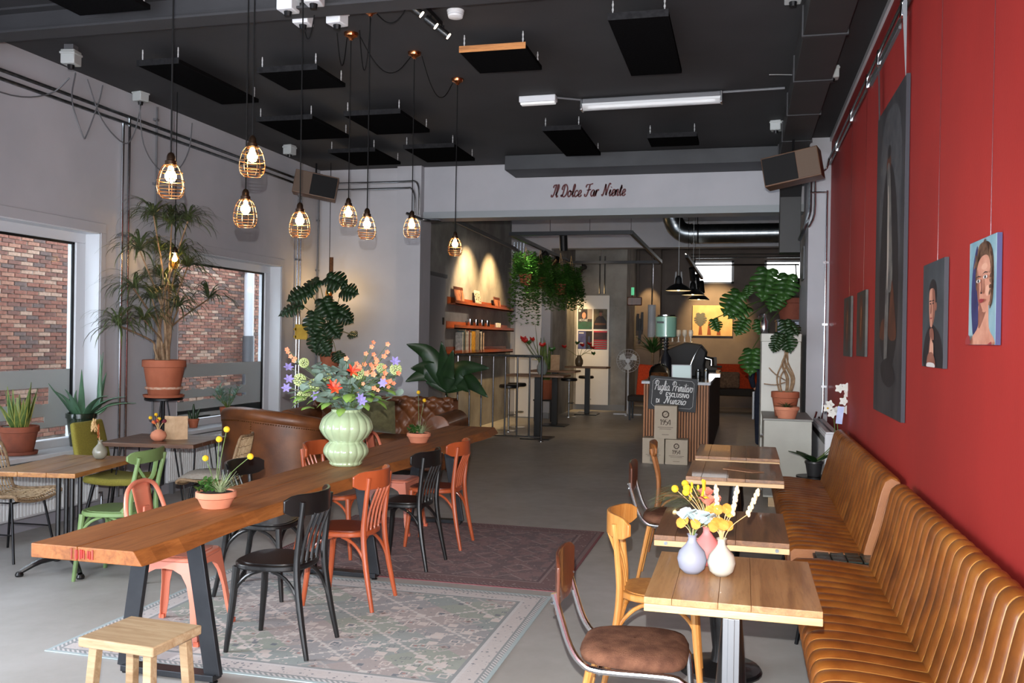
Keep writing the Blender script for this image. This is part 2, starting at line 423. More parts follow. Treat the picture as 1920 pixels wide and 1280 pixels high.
MB().tube([(0, 0, 1.75), (0, 0, 4.2)], .085, 12).build('pipe', m_white, dp); MB().tube([(0, 0, .0), (0, 0, 1.78)], .1, 12).build('foot_pipe', m_cond, dp)
MB().bx(-.1, .02, -.12, .12, 2.9, 2.94).build('bracket', m_cond, dp)

# radiators under the sill
def radiator(label, y0, y1):
    t = thing('radiator', label, 'radiator', (XL+.045, (y0+y1)/2, .1)); L = (y1-y0)/2
    MB().bx(.02, .055, -L, L, .03, .47).build('body', m_white, t, bevel=.006)
    f = MB(); y = -L+.015
    while y < L-.02: f.bx(.055, .066, y, y+.018, .05, .45); y += .036
    f.build('fins', mat('radiator_white', (222, 225, 228), None, .4), t, smooth=0, kind='stuff')
    MB().bx(.01, .07, -L, L, .47, .485).build('grille', m_white, t)
    for s in (-1, 1): MB().bx(-.02, .03, s*L*.8-.02, s*L*.8+.02, -.1, .03).build('bracket', m_cond, t)
    MB().tube([(.05, L+.0, .1), (.05, L+.06, .1), (.05, L+.06, -.1)], .012).build('valve_pipe', m_chrome, t)
radiator('long white fluted radiator under the nearer window', 4.4, 7.1)
radiator('white fluted radiator beside the brown tub armchair', 8.15, 9.6)
# ================================================================== ceiling, ducts, pipes, lamps
def px_tube(name, pts, r, m, label, cat, group=None, k=0, n=8):
    return tag(MB().tube(pts, r, n, k).build(name, m), label, cat, group)
# steel beam
b = thing('ceiling_beam', 'dark perforated steel beam crossing the black ceiling', 'beam', (-2.4, 5.5, 3.84))
MB().bx(-3.4, 3.3, -.09, .09, 0, .016).build('flange', m_ceil, b); MB().bx(-3.4, 3.3, -.006, .006, .016, .164).build('web', m_ceil, b); MB().bx(-3.4, 3.3, -.09, .09, .164, .18).build('flange', m_ceil, b)
h = MB()
for i in range(60): h.bx(-3.3+i*.11, -3.285+i*.11, .0905, .0925, .004, .012)
h.build('perforation', m_blackpaint, b, kind='stuff')
# acoustic panels hanging on chains
m_panel = mat('acoustic_felt', (20, 20, 21), (15, 15, 16), 1, ns=60, bp=.3, bs=200, spec=0)
m_pedge = mat('panel_edge', (40, 40, 42), (28, 28, 30), .9, ns=30, spec=.1)
def panel(corners, label, Z=3.87, edge=None):
    P = [at(x, y, Z=Z) for x, y in corners]
    x0, x1 = (P[0].x+P[3].x)/2, (P[1].x+P[2].x)/2; y0, y1 = (P[0].y+P[1].y)/2, (P[2].y+P[3].y)/2
    t = thing('acoustic_panel', label, 'ceiling panel', ((x0+x1)/2, (y0+y1)/2, Z), 0, 'dark acoustic panels hung from the ceiling')
    a, c = (x1-x0)/2, (y1-y0)/2
    MB().bx(-a, a, -c, c, 0, .035).build('felt', m_panel, t, bevel=.003)
    e = edge or m_pedge
    MB().bx(-a, a, -c-.006, -c, -.004, .045).build('edge_strip', e, t)
    for sx in (-1, 1):
        for sy in (-1, 1):
            ch = MB(); z = .035; i = 0
            while z < ZC-Z-.022:
                q = [(math.cos(u)*.004, 0, math.sin(u)*.011) for u in [k*PI/3 for k in range(6)]]
                if i % 2: q = [(0, p[0], p[2]) for p in q]
                ch.tube([(p[0]+sx*(a-.03), p[1]+sy*(c-.03), p[2]+z+.009) for p in q], .0034, 4, 0, True); z += .017; i += 1
            ch.build('chain', mat('zinc_chain', (196, 198, 200), None, .4, .3), t, kind='stuff')
panel([(40, -30), (190, -44), (255, 13), (155, 37)], 'acoustic panel cut by the top left photo corner, above the beam')
panel([(258, 124), (328, 118), (487, 190), (420, 198)], 'long narrow acoustic panel nearest the window wall')
panel([(487, 138), (590, 128), (645, 160), (545, 173)], 'square acoustic panel right below the white junction boxes')
panel([(485, 228), (580, 222), (655, 256), (560, 265)], 'acoustic panel between the nearest lamps, above the left speaker')
panel([(645, 217), (748, 212), (807, 247), (708, 254)], 'square acoustic panel in the middle of the pendant cords')
panel([(615, 287), (700, 283), (752, 307), (672, 312)], 'acoustic panel in the far left ceiling corner')
panel([(757, 279), (850, 275), (890, 300), (803, 306)], 'acoustic panel close to the pale header, left of the dark box')
panel([(862, 98), (985, 90), (1016, 130), (900, 139)], 'acoustic panel with a bare wooden front edge', edge=wood('panel_wood', (176, 118, 66), (120, 76, 42), axis='X'))
panel([(1138, 37), (1254, 30), (1278, 136), (1185, 144)], 'long acoustic panel nearest the viewer on the right')
panel([(1017, 245), (1088, 242), (1127, 290), (1062, 294)], 'long acoustic panel just above the script lettering')
panel([(1212, 258), (1308, 255), (1310, 272), (1222, 276)], 'short acoustic panel behind the fluorescent light')
# boxed duct under the ceiling by the header
tag(MB().bx(-2.98, .45, 11.1, 11.68, 3.83, ZC-.005).build('ceiling_duct_box', mat('dark_box', (58, 60, 64), (50, 52, 56), .6, ns=3), bevel=.006), 'dark boxed duct along the top of the header', 'duct')
# rectangular duct along the red wall and its drop
t = thing('rectangular_duct', 'black square duct running along the ceiling beside the red wall and dropping at the pier', 'duct', (.5, 8, 3.76))
for i in range(7):
    MB().bx(-.14, .14, -4.9+i*1.1, -4.9+(i+1)*1.1-.008, 0, .2).build('duct_section', mat('duct_black', (40, 40, 41), (34, 34, 35), .55, ns=4), t, bevel=.004)
    MB().bx(-.15, .15, -4.9+(i+1)*1.1-.02, -4.9+(i+1)*1.1+.012, -.008, .205).build('duct_flange', m_ceil, t)
MB().add([(-.14, 2.8, .2), (.14, 2.8, .2), (.14, 2.8, 0), (-.14, 2.8, 0), (-.10, 3.45, -.2), (.14, 3.45, -.2), (.14, 3.2, -.34), (-.10, 3.2, -.34)], [(0, 1, 5, 4), (2, 3, 7, 6), (0, 4, 7, 3), (1, 2, 6, 5), (4, 5, 6, 7)]).build('duct_elbow', _mc['duct_black'], t, smooth=0)
MB().bx(-.10, .14, 3.2, 3.46, -1.0, -.2).build('duct_drop', _mc['duct_black'], t, bevel=.004)
# fluorescent tube fitting and emergency light
t = thing('fluorescent_light', 'long unlit fluorescent fitting with a clear ribbed cover', 'light', (-.89, 8.62, 3.90), -.03)
MB().bx(-.66, .66, -.045, .045, .06, .11).build('housing', m_cond, t, bevel=.01)
MB().add([(x, .055*math.cos(a), .06-.06*math.sin(a)) for x in (-.66, .66) for a in [PI*i/10 for i in range(11)]], [(i, i+1, i+12, i+11) for i in range(10)]).build('cover', mat('ribbed_cover', (226, 228, 230), None, .15, alpha=.55), t)
MB().tube([(-.6, 0, .035), (.6, 0, .035)], .016, 10).build('tube', mat('tube_glass', (240, 242, 245), None, .2, emit=.25), t)  # faint glow put into the tube material although the fitting is off
for s in (-1, 1): MB().bx(s*.66-.012, s*.66+.012, -.055, .055, 0, .11).build('end_cap', m_chrome, t, bevel=.006)
t = thing('emergency_light', 'short white emergency light beside the fluorescent fitting', 'light', (-1.95, 8.47, 3.94), -.03)
MB().bx(-.18, .18, -.05, .05, .02, .08).build('housing', m_white, t, bevel=.008); MB().bx(-.17, .17, -.035, .035, 0, .02).build('diffuser', mat('diffuser', (235, 236, 236), None, .3, emit=.2), t, bevel=.006)
px_tube('ceiling_conduit', [(-1.77, 8.48, 4.0), (-1.56, 8.6, 4.0)], .01, m_cond, 'short conduit between the two ceiling light fittings', 'conduit')
px_tube('ceiling_conduit', [(-.22, 8.58, 4.0), (.33, 8.55, 4.0)], .012, m_cond, 'conduit from the fluorescent fitting to the black duct', 'conduit')
t = thing('smoke_detector', 'round white smoke detector on the black ceiling', 'smoke detector', (-2.03, 6.14, 3.965))
MB().lathe([(.035, 0), (.052, .006), (.056, .02), (.05, .026), (.058, .03), (.06, .05)], 24).build('body', m_white, t); MB().lathe([(.062, .05), (.062, .055)], 24).build('base', m_white, t)
# white junction boxes
def junction(p, s, label, m=None):
    t = thing('junction_box', label, 'junction box', p, rnd.uniform(-.2, .2), 'electrical boxes on the ceiling')
    m = m or m_white
    MB().bx(-.045*s, .045*s, -.045*s, .045*s, 0, .09*s).build('body', m, t, bevel=.006*s); MB().bx(-.05*s, .05*s, -.05*s, .05*s, .06*s, .075*s).build('lid', m, t, bevel=.004*s)
    MB().lathe([(.018*s, -.025*s), (.022*s, 0)], 10).build('gland', m_dark, t)
    MB().bx(-.03*s, .03*s, -.03*s, .03*s, .09*s, ZC-p[2]).build('spacer', m_cond, t)
    return t
for (x, y, lb) in ((540, 22, 'upper left white junction box of the ceiling cluster'), (588, 8, 'upper right white junction box of the ceiling cluster'), (568, 47, 'lower left white junction box of the ceiling cluster'), (632, 47, 'lower right white junction box of the ceiling cluster')):
    junction(tuple(at(x, y, Z=3.82)), 1.25, lb)
m_gbox = mat('grey_box', (172, 176, 176), None, .5)
junction(tuple(at(133, 122, Z=3.86)), 1.3, 'grey junction box at the beam end above the pipes', m_gbox)
junction(tuple(at(543, 290, Z=3.9)), 1.3, 'grey junction box above the left loudspeaker', m_gbox)
junction((-5.72, 7.6, 3.93), 1.2, 'grey junction box at the ceiling edge above the first window', m_gbox)
junction(tuple(at(1560, 148, Z=3.92)), 1.2, 'grey box with arched cables right of the black duct', m_gbox)
junction(tuple(at(1455, 245, Z=3.92)), 1.2, 'grey box with arched cables left of the black duct', m_gbox)
junction(tuple(at(1487, 4, Z=3.92)), 1.2, 'pale box at the top photo edge beside the duct', m_gbox)
for i, (x, y) in enumerate(((1455, 243), (1560, 146))):
    a = at(x, y, Z=3.93); dx = .12 if i == 0 else -.1
    for j in range(3):
        px_tube('cable', [a, a+Vector((dx*.3, -.05, .06+j*.01)), a+Vector((dx+j*.02*(1 if i == 0 else -1), -.02, .03))], .006, m_gbox, '%s grey cable arching from the box %s the black duct' % (('lowest', 'middle', 'highest')[j], ('left of', 'right of')[i]), 'cable', 'arched cables at the black duct', k=4, n=6)
px_tube('loose_wire', [at(1600, 152, Z=3.9)-Vector((.22, 0, 0)), at(1500, 142, Z=3.93), at(1470, 140, Z=3.9), at(1443, 140, Z=3.86)], .004, m_gbox, 'loose wire end hanging from the duct side', 'wire', k=4, n=5)
# track spots
t = thing('spot_track', 'short black ceiling track with four lit spotlights', 'spotlight', (-2.2, 5.9, 3.93))
MB().bx(-.012, .012, -.32, .42, .05, .085).build('track', m_dark, t)
for (dx, dy, ax) in ((-.04, -.28, -.1), (0, -.1, .02), (.02, .14, .03), (.04, .36, .03)):
    d = Vector((.75, .25, -.6)).normalized(); c = Vector((dx, dy, -.015))
    h = MB().tube([c-d*.045, c+d*.045], .026, 12).build('spot_head', m_blackpaint, t); MB().tube([c+Vector((0, 0, .05)), c], .006, 6).build('stem', m_dark, h)
    MB().tube([c+d*.045, c+d*.05], .023, 12).build('lens', mat('spot_lens', (255, 226, 190), None, .3, emit=14), h)
for lb in ():
    pass
lamp('track_spot_light', 'SPOT', (-2.1, 6.2, 3.86), 30, WARM, (-.9, 6.9, 2.6), .03, angle=70)

# pendants
m_copper = mat('copper', (190, 120, 78), None, .22, 1); m_wire = mat('copper_wire', (206, 164, 118), None, .3, 1); m_cord = mat('black_cord', (18, 18, 19), None, .8, spec=.1)
m_socket = mat('bronze_socket', (52, 38, 28), None, .3, .8)
m_bulb = mat('lit_bulb', (255, 205, 130), None, .3, emit=40, ec=(255, 208, 140)); m_amber = mat('amber_glass', (255, 206, 130), None, .03, trans=1, ior=1.12)
cage = [(.030, 0), (.046, -.018), (.058, -.048), (.066, -.085), (.067, -.115), (.060, -.143), (.042, -.16)]
def pendant(p, label, caged=True, rose=True, i=0):
    t = thing('pendant_lamp', label, 'pendant lamp', p, i*.4, 'caged bulbs hanging over the long table' if caged else None)
    top = ZC-p[2]
    MB().tube([(0, 0, .05), (0, 0, top)], .0042, 6).build('cord', m_cord, t)
    MB().lathe([(.005, .062), (.014, .055), (.02, .042), (.021, .022), (.028, .018), (.028, 0)], 16).build('socket', m_socket, t)
    if rose: MB().lathe([(.012, top-.055), (.022, top-.04), (.05, top-.025), (.056, top-.008), (.056, top)], 20).build('ceiling_rose', m_copper, t)
    MB().lathe([(.006, -.004), (.012, -.012), (.017, -.03), (.028, -.05), (.027, -.064), (.018, -.078), (.004, -.083)], 16).build('bulb', m_bulb, t)
    if caged:
        w_ = MB()
        for k in range(6):
            a = 2*PI*k/6; w_.tube([(r*math.cos(a), r*math.sin(a), z) for r, z in cage], .0021, 5, 2)
        for z in (-.004, -.036, -.078, -.108, -.125, -.141, -.157):
            for (r0, z0), (r1, z1) in zip(cage, cage[1:]):
                if z1 <= z <= z0: q = r0+(r1-r0)*(z-z0)/(z1-z0)
            w_.tube([(q*math.cos(2*PI*a/24), q*math.sin(2*PI*a/24), z) for a in range(24)], .0025, 5, 0, True)
        w_.build('cage', m_wire, t)
    else:
        MB().lathe([(.012, -.01), (.04, -.04), (.055, -.08), (.05, -.12), (.028, -.15), (.008, -.16)], 18).build('globe', m_amber, t)
    return t
def ray_at(x, y, depth): return CAM + (AF + AR*((x-960)/FPX) + AU*((640-y)/FPX))*depth
lamps = [(320, 340, 4.39, 'caged pendant lamp nearest the viewer, leftmost of the cluster'), (473, 303, 4.85, 'highest caged pendant lamp, hanging above another one'), (460, 400, 5.2, 'caged pendant lamp straight below the highest one'), (562, 421, 5.7, 'caged pendant lamp in front of the wall pipe pair left of the monstera')]
for i, (x, y, d, lb) in enumerate(lamps):
    p = ray_at(x, y, d); pendant((p.x, p.y, p.z+.08), lb, i=i)
for i, (cx, cy, X0, Y0, lb) in enumerate(((653, 405, -2.955, 6.43, 'caged pendant lamp left of the pair in the middle of the cluster'), (688, 427, -2.615, 5.98, 'caged pendant lamp right of the pair in the middle of the cluster'), (772, 427, -2.645, 6.97, 'caged pendant lamp beside the bent wall pipes at the header'), (853, 463, -2.53, 7.76, 'smallest and farthest caged pendant lamp, in front of the shelf wall'))):
    p = at(cx, cy, Y=Y0); pendant((p.x, p.y, p.z+.08), lb, i=i+4)
p = at(328, 478, X=-5.35); pendant((p.x, p.y, p.z+.02), 'bare amber globe bulb hanging among the dracaena leaves', False, False)
lamp('globe_glow', 'POINT', (p.x-.1, p.y+.1, p.z-.02), 2.5, WARM, size=.03)
p = at(617, 540, Y=11.2); pendant((p.x, p.y, p.z+.02), 'bare amber globe bulb hanging among the corner monstera leaves', False, False)
lamp('globe_glow', 'POINT', (p.x+.02, p.y+.12, p.z-.03), 6.5, WARM, size=.02)
# swagged cables between the ceiling roses
def swag(a, b, sag, label):
    a, b = Vector(a), Vector(b); m_ = (a+b)/2-Vector((0, 0, sag))
    px_tube('swag_cable', [a, a*.75+b*.25-Vector((0, 0, sag*.7)), m_, a*.25+b*.75-Vector((0, 0, sag*.75)), b], .004, m_cord, label, 'cable', k=4, n=6)
R5, R6, R7, R8 = (-2.955, 6.43, 3.98), (-2.615, 5.98, 3.98), (-2.645, 6.97, 3.98), (-2.53, 7.76, 3.98)
swag((R5[0]+.06, R5[1], 3.99), (R7[0]-.02, R7[1]-.05, 3.97), .2, 'black cable drooping between two copper ceiling roses')
swag((R7[0]+.05, R7[1]+.02, 3.99), (R8[0]-.04, R8[1]-.04, 3.97), .22, 'black cable drooping to the farthest copper rose')
swag((R6[0]+.05, R6[1], 3.98), (-2.25, 5.8, 3.97), .1, 'black cable drooping from the nearest copper rose to the spot track')
swag(tuple(at(632, 62, Z=3.8)), (R5[0]-.03, R5[1]-.04, 3.97), .22, 'black cable looping below the lower right junction box')
swag(tuple(at(590, 25, Z=3.85)), tuple(at(572, 60, Z=3.8)), .1, 'black plug lead between the white junction boxes')
swag((R5[0]+.1, R5[1]-.1, 4.0), (R6[0]-.04, R6[1]+.1, 3.99), .34, 'long hanging cable loop between the two near roses')

# pipes on the left wall
px_tube('wall_pipe', [(XL+.03, -2, 3.775), (XL+.03, 11.55, 3.775)], .016, m_steel, 'upper of the two long pipes under the ceiling of the window wall', 'pipe')
px_tube('wall_pipe', [(XL+.03, -2, 3.705), (XL+.03, 11.55, 3.705)], .016, m_steel, 'lower of the two long pipes under the ceiling of the window wall', 'pipe')
def riser(y, z0, z1, r, m, label, clips=()):
    t = thing('pipe_riser', label, 'pipe', (XL+.03, y, z0)); MB().tube([(0, 0, 0), (0, 0, z1-z0)], r, 10).build('pipe', m, t)
    for z in clips: MB().bx(-.03, .01, -.022, .022, z-z0-.012, z-z0+.012).build('clip', m_cond, t)
riser(7.47, .1, 3.7, .014, m_chrome, 'left of the chrome pipe pair between the windows', (2.62, 1.0)); riser(7.56, .1, 3.76, .014, m_chrome, 'right of the chrome pipe pair between the windows', (2.62, 1.0))
riser(7.98, .1, 3.98, .011, m_cond, 'single grey conduit behind the tall dracaena', (3.85, 3.2, 2.5, 1.6, 1.0))
riser(11.0, .4, 3.7, .013, m_chrome, 'left chrome riser in the far left corner', (2.7, 2.0, 1.3)); riser(11.08, .4, 3.76, .013, m_chrome, 'right chrome riser in the far left corner', (2.7, 2.0, 1.3))
riser(11.6, .4, 3.95, .012, m_cond, 'grey conduit in the corner behind the monstera pole', (3.3, 2.6))
a = Vector((XL+.04, 0, 0))
for i, (pts, lb) in enumerate((([(XL+.02, 5.4, 3.62), (XL+.03, 6.1, 3.60), (XL+.05, 6.5, 3.72), (XL+.2, 6.55, 3.86)], 'grey cable sagging over the pipes at the photo edge'),
        ([(-5.45, 6.4, 3.85), (XL+.06, 6.75, 3.72), (XL+.05, 6.9, 3.45), (XL+.05, 6.95, 3.47), (XL+.05, 7.1, 3.8), (XL+.05, 7.15, 3.97)], 'grey cable looped in a long V over the pipes'),
        ([(XL+.05, 6.95, 3.97), (XL+.05, 7.15, 3.65), (XL+.05, 7.45, 3.5), (XL+.05, 7.6, 3.62), (-5.75, 7.65, 3.92)], 'grey cable hanging from the ceiling edge box'),
        ([(-5.72, 7.58, 3.92), (XL+.05, 7.75, 3.55), (XL+.05, 8.0, 3.35), (XL+.05, 8.3, 3.4), (XL+.05, 8.5, 3.65), (XL+.05, 8.55, 3.95)], 'grey cable in a deep loop beside the conduit'))):
    px_tube('cable', pts, .006, m_cond, lb, 'cable', k=5, n=6)
# bent pipes on the header wall
for dz, dx, lb in ((0, .06, 'upper bent chrome pipe on the header wall'), (-.09, 0, 'lower bent chrome pipe on the header wall')):
    px_tube('bent_pipe', [(-5.7, YB-.16, 3.80+dz), (-4.55, YB-.16, 3.80+dz), (-4.42+dx, YB-.16, 3.80+dz), (-4.36+dx, YB-.16, 3.72+dz), (-4.35+dx, YB-.16, 3.5), (-4.35+dx, YB-.16, 3.34)], .016, m_chrome, lb, 'pipe', k=3)
t = thing('pipe_bundle', 'short pipe bundle turning under the header lip', 'pipe', (-4.2, YB-.39, 3.24), -.2)
for dy in (0, .05): MB().tube([(-.2, dy, .1), (0, dy, .02), (.1, dy, 0), (.14, dy+.25, .02)], .02, 10, 3).build('pipe', m_steel, t)
for i in range(4):
    px_tube('ceiling_pipe', [(-4.5+i*.07, 12.05, 3.62-i*.05), (-4.72+i*.05, 18.6, 3.62-i*.04)], .016, m_cond, '%s of four pipes bundled along the top of the concrete wall' % ('highest', 'second', 'third', 'lowest')[i], 'pipe', 'pipe bundle above the shelves')
# lettering on the header: see the writing section; loudspeakers
def speaker(p, rz, ry, label, flip):
    t = thing('loudspeaker', label, 'loudspeaker', p, rz); s = -1 if flip else 1
    M_ = Matrix.Rotation(ry, 4, 'Y')
    MB().bx(-.28, .28, -.12, .14, -.15, .15, M_).build('cabinet', wood('speaker_wood', (96, 66, 44), (70, 46, 30), axis='X'), t, bevel=.006)
    MB().bx(-.27 if s < 0 else -.06, .06 if s < 0 else .27, -.135, -.12, -.135, .135, M_).build('grille', mat('grille_black', (18, 18, 19), None, .9), t, bevel=.004)
    MB().bx(.07 if s < 0 else -.27, .27 if s < 0 else -.07, -.128, -.12, -.135, .135, M_).build('side_panel', mat('speaker_brown', (92, 74, 60), None, .7), t)
    MB().bx(-.06, .06, -.04, .06, .15, .165, M_).build('bracket', m_dark, t); MB().tube([(0, 0, .16), (0, .02, .3)], .012, 8).build('arm', m_dark, t)
    return t
speaker((-5.48, 10.85, 3.65), .42, .17, 'brown loudspeaker hung in the left corner above the window', False)
speaker((.46, 9.6, 3.46), -.22, -.17, 'brown loudspeaker hung before the pale pier on the right', True)
# gallery rail on the red wall and pier pipes
t = thing('picture_rail', 'twin chrome rail with clamps along the top of the red wall', 'rail', (XR-.03, 8, 3.76))
MB().tube([(0, -4, 0), (0, 2.7, 0)], .012, 8).build('rail', m_steel, t); MB().tube([(.01, -4, -.06), (.01, 2.7, -.06)], .012, 8).build('rail', m_steel, t)
for y in (-2.1, -1.1, -.5, .6, 1.9): MB().bx(-.01, .03, y-.03, y+.03, -.085, .025).build('clamp', m_chrome, t, bevel=.004)
MB().bx(.012, .028, -1.9, -.6, -.09, -.02).build('cable_tray', m_cond, t)
t = thing('pier_pipes', 'chrome pipes bending down the pale pier', 'pipe', (.76, 10.75, 0))
MB().tube([(-.05, 0, 3.9), (-.05, 0, 3.3), (-.06, 0, 3.15), (-.12, .1, 2.95), (-.14, .3, 2.9)], .022, 8, 3).build('pipe', m_steel, t)
MB().tube([(-.02, -.01, 3.78), (.0, -.01, 3.5), (0, -.01, 3.15), (-.06, -.01, 3.0)], .014, 8, 3).build('pipe', m_chrome, t)
MB().tube([(-.05, -.02, 3.39), (.10, -.02, 3.39), (.13, -.02, 3.36), (.13, -.02, 3.2), (.125, -.02, 1.0), (.08, -.03, .86)], .012, 8, 3).build('pipe', m_chrome, t)
MB().tube([(.0, -.02, 3.62), (.06, -.02, 3.62), (.12, -.02, 3.66), (.14, -.1, 3.76)], .012, 8, 3).build('pipe', m_chrome, t)
for z in (2.6, 1.9, 1.2): MB().bx(.10, .16, -.03, .01, z-.012, z+.012).build('clip', m_chrome, t)
# ================================================================== furniture of the front room
m_orange = mat('orange_lacquer', (170, 82, 46), (152, 70, 38), .3, ns=5, stretch=(2, 2, .5), coat=.4)
m_coral = mat('coral_enamel', (206, 122, 98), None, .35, coat=.3)
m_green = mat('green_paint', (116, 142, 90), (106, 132, 82), .4, ns=4)
m_honey = wood('honey_wood', (188, 128, 64), (160, 102, 46), (200, 146, 82), axis='Z', rough=.35, coat=.3)
m_brownply = wood('brown_plywood', (92, 48, 30), (66, 34, 22), axis='Z', rough=.35, coat=.3)
m_brownwood = wood('brown_chair_wood', (146, 92, 48), (104, 62, 32), axis='Z', rough=.4, coat=.2)

def plank(plan, z0, z1, th, nz=4, round_=.02):
    """curved board standing on edge; plan = list of (x, y) along its length"""
    P = [Vector((p[0], p[1], 0)) for p in plan]; n = len(P); mb = MB(); V = []; F = []
    for i, p in enumerate(P):
        d = (P[min(i+1, n-1)]-P[max(i-1, 0)]).normalized(); nn = Vector((-d.y, d.x, 0))
        e = min(i, n-1-i); cut = (round_ if e == 0 else round_*.25 if e == 1 else 0)
        for k in range(nz+1):
            z = (z0+cut)+(z1-z0-2*cut)*k/nz
            V.append(p+nn*(th/2)+Vector((0, 0, z))); V.append(p-nn*(th/2)+Vector((0, 0, z)))
    m_ = 2*(nz+1)
    for i in range(n-1):
        for k in range(nz):
            a = i*m_+2*k; F += [(a, a+2, a+m_+2, a+m_), (a+1, a+m_+1, a+m_+3, a+3)]
        a = i*m_; F.append((a, a+m_, a+m_+1, a+1)); a = i*m_+2*nz; F.append((a, a+1, a+m_+1, a+m_))
    for i in (0, n-1):
        for k in range(nz):
            a = i*m_+2*k; F.append((a, a+1, a+3, a+2) if i == 0 else (a, a+2, a+3, a+1))
    return mb.add(V, F)
def seat_poly(d=.41, wf=.42, wb=.36, n=28, e=2.8):
    out = []
    for i in range(n):
        a = 2*PI*i/n; c, s_ = math.cos(a), math.sin(a)
        x = d/2*math.copysign(abs(c)**(2/e), c); y = math.copysign(abs(s_)**(2/e), s_); w_ = wb+(wf-wb)*(x/d+.5)
        out.append((x, y*w_/2))
    return out
def bentwood(label, m, group=None, rail=(.735, .85), wrap=.115, spind=4, sm=None, name='bentwood_chair'):
    t = thing(name, label, 'chair', group=group); sp = seat_poly()
    s = MB().prism(sp, .438, .470).build('seat', m, t, bevel=.008)
    MB().prism([(x*.86, y*.86) for x, y in sp], .470, .4735).build('seat_panel', sm or m, s)
    for q in (-1, 1):
        MB().tube([(.16, q*.158, .45), (.175, q*.17, .25), (.20, q*.185, 0)], [.021, .019, .013], 10, 4).build('leg', m, t)
        l = MB().tube([(-.265, q*.19, 0), (-.215, q*.175, .25), (-.19, q*.165, .46), (-.2, q*.165, .62), (-.262+wrap*.5-.018, q*.168, rail[1]-.04)], [.013, .018, .0185, .016, .014], 10, 4).build('leg', m, t)
    w_ = .238; rx = lambda y: -.262+wrap*(y/w_)**2
    pl = [(-.262+wrap*(y/w_)**2*1.0, y) for y in [w_*(i/8-1) for i in range(17)]]
    plank(pl, rail[0], rail[1], .018, round_=.028).build('top_rail', m, t, bevel=.004)
    for i in range(spind):
        y = (-1+2*(i+.5)/spind)*.12
        MB().tube([(-.178, y, .465), (-.2, y, .6), (-.253, y, rail[0]+.01)], .0085, 8, 3).build('spindle', m, t)
    for q in (-1, 1):
        MB().tube([(.183, q*.174, .19), (.165, q*.165, .32), (.10, q*.155, .40), (.02, q*.15, .435)], .010, 8, 3).build('brace', m, t)
        MB().tube([(-.225, q*.178, .2), (-.19, q*.168, .32), (-.12, q*.155, .40), (-.04, q*.15, .435)], .010, 8, 3).build('brace', m, t)
    MB().tube([(.183, .168, .19), (.165, .15, .33), (.155, .08, .41), (.15, 0, .432), (.155, -.08, .41), (.165, -.15, .33), (.183, -.168, .19)], .010, 8, 3).build('brace', m, t)
    MB().tube([(-.228, .172, .2), (-.19, .15, .33), (-.165, .08, .41), (-.16, 0, .432), (-.165, -.08, .41), (-.19, -.15, .33), (-.228, -.172, .2)], .010, 8, 3).build('brace', m, t)
    return t
G = 'bentwood chairs around the long table'
blk = bentwood('black bentwood chair nearest the viewer at the long table', m_blackpaint, G)
org = bentwood('orange wooden chair between the two black chairs on the near table side', m_orange, G, sm=mat('brown_seat', (120, 50, 24), (96, 38, 18), .35, ns=4))
blk.location = (-2.42, 4.42, .007); blk.rotation_euler = (0, 0, PI+.02)
org.location = (-2.42, 5.28, .007); org.rotation_euler = (0, 0, PI)
dup(blk, (-2.42, 6.29, .007), PI-.05, 'second black bentwood chair, between the two orange chairs')
dup(org, (-2.40, 6.96, .007), PI+.03, 'orange wooden chair farthest along the aisle side of the long table')
dup(blk, (-2.99, 5.30, .007), .05, 'black bentwood chair on the window side of the long table')
dup(org, (-3.02, 6.42, .007), .0, 'orange wooden chair mostly hidden behind the green ribbed vase')

